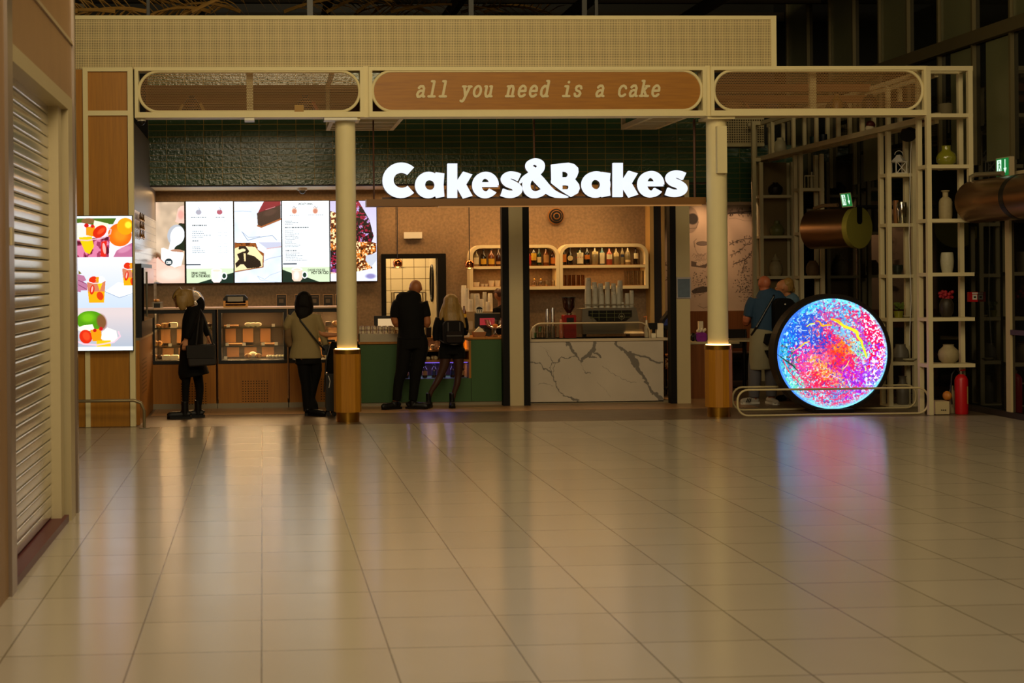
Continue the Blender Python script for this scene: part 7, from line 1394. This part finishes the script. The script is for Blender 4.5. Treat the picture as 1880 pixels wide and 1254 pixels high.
jb = T('paper_carrier_bag', 'folded tan and dark jacket hanging over the left arm of the beige blazer', 'jacket', f.P(530, 636, 0)); jb.name = 'folded_jacket'; RL[jb.name] = Vector(jb.location)
j = MB(); f.L(j, [(531, 600, .02, 8, 6), (529, 614, .02, 7.5, 7), (530, 628, .02, 7, 7), (534, 636, .02, 5, 6)]); o = part('folded_cloth', j, pm('brown_cloth', '6a5030', .8, var=.4, vs=12), jb, True); remesh(o, .01)
# suitcase
sc = T('suitcase', 'narrow black trolley suitcase standing between the blazer and the column', 'suitcase', (at(607, 760, 17.95).x, 17.95, 0), None); x0, x1 = px2x(598, 720, 17.95), px2x(617, 720, 17.95); zt_ = at(607, 685, 17.95).z
part('shell', MB().rbox(x0, x1, 17.85, 18.2, .07, zt_, .03), pm('case_black', '10100f', .45), sc)
for a in (x0+.03, x1-.03):
    for y in (17.9, 18.15): part('wheel', MB().cyl((a, y-.012, .03), (a, y+.012, .03), .03, seg=14).cyl((a, y, .04), (a, y, .08), .012), BLACK, sc)
part('luggage_tag', MB().tube([at(603, 690, 17.84), at(606, 700, 17.84), at(604, 712, 17.84)], .005, 6), WHITE, sc); zh = at(612, 625, 18.1).z
for a in (x0+.04, x1-.02): part('pull_handle', MB().cyl((a, 18.12, zt_-.02), (a, 18.12, zh), .01, seg=8), STEEL, sc)
part('grip', MB().box(x0+.02, x1, 18.1, 18.14, zh-.02, zh+.01), BLACK, sc)
db = T('travel_bag', 'black soft bag strapped on top of the trolley suitcase', 'bag', (at(610, 685, 17.95).x, 17.95, zt_)); q = MB().loft([(at(607, 684, 17.98), .07, .1), (at(609, 672, 17.98), .09, .12), (at(613, 650, 17.98), .085, .11), (at(616, 628, 17.98), .05, .07)], 14); o = part('body', q, BLACKCL, db, True)
part('strap', MB().tube([at(606, 632, 17.86), at(600, 655, 17.84), at(597, 685, 17.84), at(595, 720, 17.84)], .01, 6), BLACK, db)
# 3 ---- bald man
f = Fig(18.75, 'person with a shaved head in black polo and trousers at the green counter', None, Vector((at(742, 700, 18.75).x, 18.75, 0)))
b = MB(); hc = f.P(763.5, 529, .05); M = f.head(b, hc, .112, (-.15, 1, 0)); f.eyes(hc, .112, M)
f.L(b, [(763, 534, .03, 7.5, 8), (761, 543, 0, 9, 9), (757, 549, 0, 16, 10)]); f.L(b, [(755, 552, 0, 20, 13), (754, 580, 0, 20, 14), (754, 605, 0, 21, 15), (757, 630, 0, 23, 17)])
f.L(b, [(743, 628, 0, 12, 13), (740, 665, 0, 10, 11), (735, 690, 0, 8, 8.5), (730, 715, 0, 6.5, 8), (726, 738, 0, 5, 5)]); f.L(b, [(769, 628, 0, 12, 13), (766, 665, 0, 10, 11), (763, 690, 0, 8, 8.5), (760, 715, 0, 6.5, 8), (758, 738, 0, 5, 5)])
f.L(b, [(731, 560, 0, 6.5, 7), (724, 580, 0, 7, 7), (728, 596, .02, 6, 6), (740, 592, .2, 5, 5), (752, 586, .3, 4, 4)]); f.L(b, [(777, 562, 0, 6.5, 7), (783, 580, 0, 7, 7), (784, 596, .02, 6.5, 6.5), (776, 592, .2, 5, 5), (765, 586, .3, 4, 4)])
f.hand(b, f.P(752, 586, .3), (.4, .8, .2), (0, 0, 1), (1, 0, 0), 1, .8); f.hand(b, f.P(765, 586, .3), (-.4, .8, .2), (0, 0, 1), (-1, 0, 0), 1, .8); f.body(b, pm('skin_tan', '9c5f38', .5))
sh = MB(); f.L(sh, [(762, 537, .01, 11, 12), (759, 544, 0, 17, 14), (755, 551, 0, 29, 16), (754, 562, 0, 30, 18), (754, 585, 0, 25, 19), (755, 605, 0, 24, 18), (756, 623, 0, 27, 19)], 20); f.L(sh, [(731, 555, 0, 10, 11), (725, 568, 0, 8.5, 10), (724, 583, 0, 8, 9)]); f.L(sh, [(776, 555, 0, 10, 11), (781, 568, 0, 8.5, 10), (783, 581, 0, 9, 10)]); f.cloth('polo_shirt', sh, BLACKCL)
tr = MB(); f.L(tr, [(743, 618, 0, 14, 16), (742, 645, 0, 14, 14), (738, 680, 0, 12, 12), (732, 700, 0, 9.5, 10), (728, 736, 0, 8, 8)]); f.L(tr, [(768, 618, 0, 15, 16), (772, 635, 0, 15, 15), (768, 660, 0, 14, 13), (763, 685, 0, 11.5, 12), (761, 705, 0, 9.5, 10), (758, 736, 0, 8, 8)]); f.L(tr, [(756, 620, 0, 26, 18), (757, 640, 0, 26, 18)]); f.cloth('trousers', tr, BLACKCL)
q = f.P(725, 740, 0); f.shoe(q.x, q.y, -.55, -.3, BOOT, .29, .08, .055, 'shoe', BOOT); q = f.P(757, 740, 0); f.shoe(q.x, q.y, .75, -.3, BOOT, .29, .08, .055, 'shoe', BOOT)
# 4 ---- long blonde hair, backpack, shorts
f = Fig(18.85, 'person with long blonde hair, dark backpack, black shorts and sheer tights', None, Vector((at(815, 700, 18.85).x, 18.85, 0)))
b = MB(); hc = f.P(829, 556, .03); M = f.head(b, hc, .11, (.35, 1, 0)); f.eyes(hc, .11, M)
f.L(b, [(829, 565, .01, 5.5, 6), (829, 576, 0, 8, 8), (828, 582, 0, 16, 10)]); f.L(b, [(828, 582, 0, 20, 12), (829, 605, 0, 16, 12), (829, 625, 0, 16, 12), (829, 638, 0, 18, 13), (829, 645, 0, 16, 12)])
f.L(b, [(806, 586, 0, 6, 6.5), (801, 608, 0, 5.5, 5.5), (800, 616, .02, 5, 5), (801, 628, .0, 4, 4)]); f.L(b, [(851, 586, 0, 6, 6.5), (855, 605, 0, 5, 5.5), (850, 614, .15, 4.5, 4.5), (844, 606, .28, 4, 4)])
f.hand(b, f.P(801, 628, .0), (.1, .1, -1), (0, 1, 0), (1, 0, 0), .9, .6); f.hand(b, f.P(844, 606, .28), (-.4, .7, .3), (0, 0, 1), (-1, 0, 0), .9, .8); f.body(b, pm('skin_light', 'a8704a', .55), .007)
tg = MB(); f.L(tg, [(820, 640, 0, 11, 12), (818, 655, 0, 11, 11.5), (815, 672, 0, 9, 9.5), (808, 690, 0, 6.8, 7), (800, 705, 0, 5.8, 7), (792, 718, 0, 4.5, 5), (788, 730, 0, 4, 4)]); f.L(tg, [(838, 640, 0, 11, 12), (841, 655, 0, 11, 11.5), (842, 672, 0, 9, 9.5), (841, 690, 0, 6.8, 7), (839, 705, 0, 6, 7), (834, 720, 0, 4.5, 5), (832, 732, 0, 4, 4)]); f.cloth('tights', tg, pm('sheer_tights', '3a2014', .5), .009)
jk = MB(); f.L(jk, [(829, 573, 0, 10, 9), (828, 580, 0, 21, 13), (828, 590, 0, 24, 15), (829, 610, 0, 21, 15), (829, 632, 0, 21, 15)], 18); f.L(jk, [(807, 584, 0, 8, 9), (802, 600, 0, 7.5, 8), (800, 614, .01, 6.5, 7), (801, 626, 0, 5.5, 6)]); f.L(jk, [(850, 584, 0, 8, 9), (854, 600, 0, 7, 8), (854, 614, .05, 6, 6)]); f.cloth('jacket', jk, BLACKCL)
st = MB(); f.L(st, [(829, 624, 0, 20, 15), (829, 640, 0, 23, 17), (829, 650, 0, 24, 17)]); f.L(st, [(818, 640, 0, 13, 14), (817, 658, 0, 13, 13.5)]); f.L(st, [(841, 640, 0, 13, 14), (842, 658, 0, 13, 13.5)]); f.cloth('shorts', st, BLACKCL, .01)
hr = MB(); f.L(hr, [(828, 541, .02, 7, 8), (828, 548, .01, 13.5, 14), (828, 560, -.01, 15.5, 14), (828, 574, -.03, 17, 12), (829, 586, -.08, 16, 7), (832, 595, -.1, 11, 5), (834, 602, -.1, 4, 3)]); f.L(hr, [(818, 560, 0, 6, 6), (811, 575, -.03, 5, 5), (808, 588, -.05, 2.5, 3)]); f.L(hr, [(840, 560, 0, 6, 6), (845, 578, -.05, 6, 5), (849, 592, -.08, 4, 3), (853, 602, -.08, 1.5, 2)]); f.cloth('hair', hr, BLOND, .008, sm=2)
q = f.P(787, 742, 0); f.shoe(q.x, q.y, -.15, -.4, BOOT, .22, .17, .045, 'ankle_boot', BOOT); q = f.P(830, 742, 0); f.shoe(q.x, q.y, -.05, -.4, BOOT, .22, .17, .045, 'ankle_boot', BOOT)
bp = T('backpack', 'dark brown backpack worn by the person with long blonde hair', 'backpack', f.P(829, 631, -.2)); BP = pm('bp_brown', '0f0908', .7, spec=.2); xa, xb = f.P(810, 600).x, f.P(847, 600).x; za, zb5 = f.P(829, 630).z, f.P(829, 588).z
o = part('body', MB().rbox(xa, xb, 18.85-.26, 18.85-.12, za, zb5, .06), BP, bp); part('front_pocket', MB().rbox(xa+.03, xb-.03, 18.85-.3, 18.85-.26, za+.02, za+.17, .03), pm('bp_pocket', '1a100e', .7, spec=.2), bp)
part('strap', MB().box(xa+.05, xa+.065, 18.58, 18.592, za+.16, zb5-.02).box(xb-.065, xb-.05, 18.58, 18.592, za+.16, zb5-.02).box(xa+.03, xb-.03, 18.54, 18.552, za+.1, za+.12), pm('strap_grey', '3a3430', .5), bp)
part('waist_belt', MB().tube([f.P(806, 624, -.05), f.P(812, 628, -.2), f.P(829, 631, -.28), f.P(846, 628, -.2), f.P(852, 624, -.05)], .009, 8), pm('strap_grey', '3a3430', .5), bp)
# 5 ---- man in blue at right
f = Fig(18.8, 'person in a blue shirt with pale apron and trainers, left of the round screen', None, Vector((at(1398, 700, 18.8).x, 18.8, 0)))
b = MB(); hc = f.P(1404, 521, .02); M = f.head(b, hc, .108, (-.1, 1, 0)); f.eyes(hc, .108, M)
f.L(b, [(1404, 528, 0, 7.5, 8), (1405, 538, 0, 9, 9), (1408, 546, 0, 16, 10)]); f.L(b, [(1408, 549, 0, 22, 13), (1404, 575, 0, 20, 14), (1402, 605, 0, 22, 16), (1401, 630, 0, 23, 17)])
f.L(b, [(1389, 625, 0, 12, 13), (1386, 665, 0, 10, 11), (1385, 700, 0, 8, 8.5), (1384, 735, 0, 5, 5)]); f.L(b, [(1412, 625, 0, 12, 13), (1414, 665, 0, 10, 11), (1416, 700, 0, 8, 8.5), (1416, 735, 0, 5, 5)])
f.L(b, [(1382, 562, 0, 6.5, 7), (1372, 580, 0, 7, 7), (1371, 592, .03, 6.2, 6.2), (1382, 594, .22, 5, 5), (1392, 588, .3, 4, 4)]); f.L(b, [(1436, 562, 0, 6.5, 7), (1444, 580, 0, 7, 7), (1445, 594, .03, 6, 6), (1436, 594, .22, 5, 5), (1426, 588, .3, 4, 4)])
f.hand(b, f.P(1392, 588, .3), (.4, .8, .2), (0, 0, 1), (1, 0, 0), 1, .8); f.hand(b, f.P(1426, 588, .3), (-.4, .8, .2), (0, 0, 1), (-1, 0, 0), 1, .8); f.body(b, pm('skin_red', 'a85f40', .5))
BLUE = pm('blue_cotton', '24405c', .8, var=.1); sh = MB(); f.L(sh, [(1405, 531, 0, 11, 12), (1407, 539, 0, 20, 14), (1409, 546, 0, 33, 16), (1408, 560, 0, 33, 18), (1404, 585, 0, 25, 19), (1403, 611, 0, 24, 19)], 20); f.L(sh, [(1384, 549, 0, 10, 11), (1377, 564, 0, 10, 11), (1373, 582, 0, 8.5, 10)]); f.L(sh, [(1434, 549, 0, 10, 11), (1441, 564, 0, 9.5, 11), (1444, 582, 0, 8.5, 10)]); f.cloth('shirt', sh, BLUE)
tr = MB(); GREYC = pm('grey_denim', '5c5a60', .8); f.L(tr, [(1389, 640, 0, 13, 14), (1386, 670, 0, 12.5, 13), (1385, 700, 0, 11.5, 12), (1384, 730, 0, 9.5, 10)]); f.L(tr, [(1412, 640, 0, 13, 14), (1415, 670, 0, 12.5, 13), (1416, 700, 0, 11.5, 12), (1416, 728, 0, 9.5, 10)]); f.cloth('trousers', tr, GREYC)
ap = MB(); f.L(ap, [(1400, 606, -.01, 24, 19), (1397, 630, -.02, 22, 20), (1396, 655, -.02, 22, 19), (1397, 678, -.02, 23, 19)], 18); f.cloth('apron', ap, pm('pale_linen', '8c8468', .8, var=.12))
for pxs, dd in ((1382, (-.9, -.35)), (1415, (.05, -.6))):
    q = f.P(pxs, 738, 0); o = f.shoe(q.x, q.y, dd[0], dd[1], pm('white_leather', 'b4aca0', .5), .28, .05, .05, 'trainer', WHITE)
    if pxs < 1400:
        st = MB()
        for k in range(3): a = at(1370+k*3, 738, q.y-.1); st.tube([(a.x, a.y, .03), (a.x+.025, a.y+.005, .085)], .006, 6)
        part('stripes', st, BLACK, o)
part('shoulder_strap', MB().tube([f.P(1420, 536, -.02), f.P(1414, 545, -.13), f.P(1398, 572, -.14), f.P(1383, 600, -.13), f.P(1377, 615, -.05)], .016, 8), BLACK, f.t)
bp = T('backpack', 'black backpack on the shoulder of the man in the blue shirt', 'backpack', f.P(1428, 615, -.2)); xa, xb = f.P(1410, 580).x, f.P(1446, 580).x; za, zb5 = f.P(1428, 614).z, f.P(1428, 547).z
part('body', MB().rbox(xa, xb, 18.8-.28, 18.8-.13, za, zb5, .1), BLACKCL, bp); part('front_pocket', MB().rbox(xa+.04, xb-.04, 18.8-.31, 18.8-.28, za+.03, za+.2, .04), BLACK, bp); part('zip_pulls', MB().box(xa+.06, xa+.075, 18.48, 18.488, za+.2, za+.24).ell((xa+.12, 18.485, zb5-.08), .01).ell((xb-.06, 18.485, zb5-.14), .01), WHITE, bp)
hb = T('waist_bag', 'black soft bag hanging over the pale apron of the man in blue', 'bag', f.P(1405, 675, -.22)); part('body', MB().prism([(f.P(*q).x, f.P(*q).z) for q in ((1394, 642), (1416, 640), (1418, 676), (1410, 674))], 18.8-.26, 18.8-.19), BLACKCL, hb); part('strap', MB().tube([f.P(1407, 612, -.2), f.P(1407, 642, -.23)], .012, 6), BLACK, hb); part('upper_pouch', MB().prism([(f.P(*q).x, f.P(*q).z) for q in ((1396, 612), (1408, 611), (1407, 622), (1398, 632), (1393, 628))], 18.8-.23, 18.8-.17), BLACKCL, hb)
# 6 ---- woman with bun behind the screen
f = Fig(19.15, 'person with pinned up blonde hair behind the round screen, facing left', None, Vector((at(1452, 700, 18.9).x, 18.9, 0)))
b = MB(); hc = f.P(1443, 528, .1); M = f.head(b, hc, .11, (-.9, .5, 0)); f.eyes(hc, .11, M); f.L(b, [(1448, 536, .1, 6, 6.5), (1452, 546, .1, 8, 8), (1454, 552, .1, 14, 10)])
f.L(b, [(1455, 552, .1, 16, 16), (1455, 580, .1, 17, 16), (1455, 610, .1, 16, 15), (1455, 635, .1, 18, 17)]); f.L(b, [(1447, 630, .05, 9, 10), (1447, 690, .05, 7, 8), (1447, 735, .05, 5, 5)]); f.L(b, [(1463, 630, .15, 9, 10), (1463, 690, .15, 7, 8), (1463, 735, .15, 5, 5)])
f.L(b, [(1448, 556, -.08, 6, 7), (1446, 585, -.1, 5.5, 6), (1442, 605, -.12, 4, 4)]); f.L(b, [(1466, 556, .25, 6, 7), (1468, 585, .28, 5.5, 6), (1466, 605, .28, 4, 4)]); f.hand(b, f.P(1442, 605, -.12), (-.3, 0, -1), (-1, 0, 0), (0, 1, 0), .9, .5); f.hand(b, f.P(1466, 605, .28), (0, 0, -1), (-1, 0, 0), (0, -1, 0), .9, .5); f.body(b, pm('skin_light', 'a8704a', .55))
hr = MB(); f.L(hr, [(1446, 513, .1, 8, 9), (1449, 519, .1, 13, 14), (1451, 528, .1, 12, 13), (1452, 536, .1, 8, 9)]); hr.ell(f.P(1459, 532, .1), .045, 12, 8); f.cloth('hair', hr, BLOND, .008, sm=2)
sh = MB(); f.L(sh, [(1452, 541, .1, 9, 10), (1455, 550, .1, 18, 18), (1456, 570, .1, 20, 19), (1456, 600, .1, 18, 17), (1456, 632, .1, 19, 18)]); f.L(sh, [(1449, 554, -.06, 8, 9), (1446, 580, -.1, 7, 8)]); f.L(sh, [(1466, 554, .24, 8, 9), (1468, 580, .28, 7, 8)]); f.cloth('shirt', sh, pm('pale_blue', '4a6478', .8))
tr = MB(); f.L(tr, [(1447, 625, .05, 11, 12), (1447, 690, .05, 9, 10), (1447, 732, .05, 7, 7)]); f.L(tr, [(1463, 625, .15, 11, 12), (1463, 690, .15, 9, 10), (1463, 732, .15, 7, 7)]); f.cloth('trousers', tr, GREYC)
for a, dy in ((1447, .05), (1463, .15)): q = f.P(a, 738, dy); f.shoe(q.x, q.y, -1, -.1, BOOT, .24, .05, .045)
# 7 ---- barista
f = Fig(20.22, 'person with tied brown hair in a black top working behind the dark post', None, Vector((at(926, 700, 20.05).x, 20.05, 0)))
b = MB(); hc = f.P(920, 543, 0); M = f.head(b, hc, .105, (.9, .4, -.0)); f.eyes(hc, .105, M); f.L(b, [(919, 549, 0, 5, 6), (921, 557, 0, 7, 8), (924, 563, 0, 16, 12)]); f.L(b, [(924, 564, 0, 18, 14), (926, 590, 0, 17, 13), (926, 620, 0, 17, 13), (926, 650, 0, 18, 14)])
for a, dy in ((919, -.05), (934, .08)): f.L(b, [(a, 645, dy, 9, 10), (a, 690, dy, 7, 8), (a, 728, dy, 5, 5)])
f.L(b, [(912, 568, -.05, 6, 7), (914, 590, -.1, 5.5, 6), (926, 600, -.22, 4, 4)]); f.L(b, [(938, 568, .05, 6, 7), (942, 592, .0, 5.5, 6), (950, 600, -.15, 4, 4)]); f.hand(b, f.P(926, 600, -.22), (.8, -.5, 0), (0, 0, 1), (0, 1, 0), .9, .7); f.hand(b, f.P(950, 600, -.15), (.8, -.5, 0), (0, 0, 1), (0, 1, 0), .9, .7); f.body(b, pm('skin_light', 'a8704a', .55))
hr = MB(); f.L(hr, [(919, 531, 0, 7, 8), (917, 537, 0, 10, 12), (916, 544, 0, 8, 11), (916, 549, 0, 4, 7)]); hr.ell(f.P(911, 537, 0), .04, 10, 7); f.cloth('hair', hr, pm('brown_hair', '4a260e', .4), .008, sm=2)
sh = MB(); f.L(sh, [(921, 557, 0, 9, 9), (924, 563, 0, 19, 14), (925, 580, 0, 22, 16), (926, 620, 0, 19, 15), (926, 650, 0, 19, 15)]); f.L(sh, [(911, 566, -.05, 8, 9), (911, 582, -.08, 8, 8)]); f.L(sh, [(938, 566, .05, 8, 9), (941, 582, .03, 7, 8)]); f.cloth('shirt', sh, BLACKCL)
tr = MB()
for a, dy in ((919, -.05), (934, .08)): f.L(tr, [(a, 640, dy, 10, 11), (a, 690, dy, 8, 9), (a, 722, dy, 6, 6)])
f.cloth('trousers', tr, BLACKCL)
for a, dy in ((919, -.05), (934, .08)): q = f.P(a, 735, dy); f.shoe(q.x, q.y, .7, -.5, BOOT, .24, .05, .045)
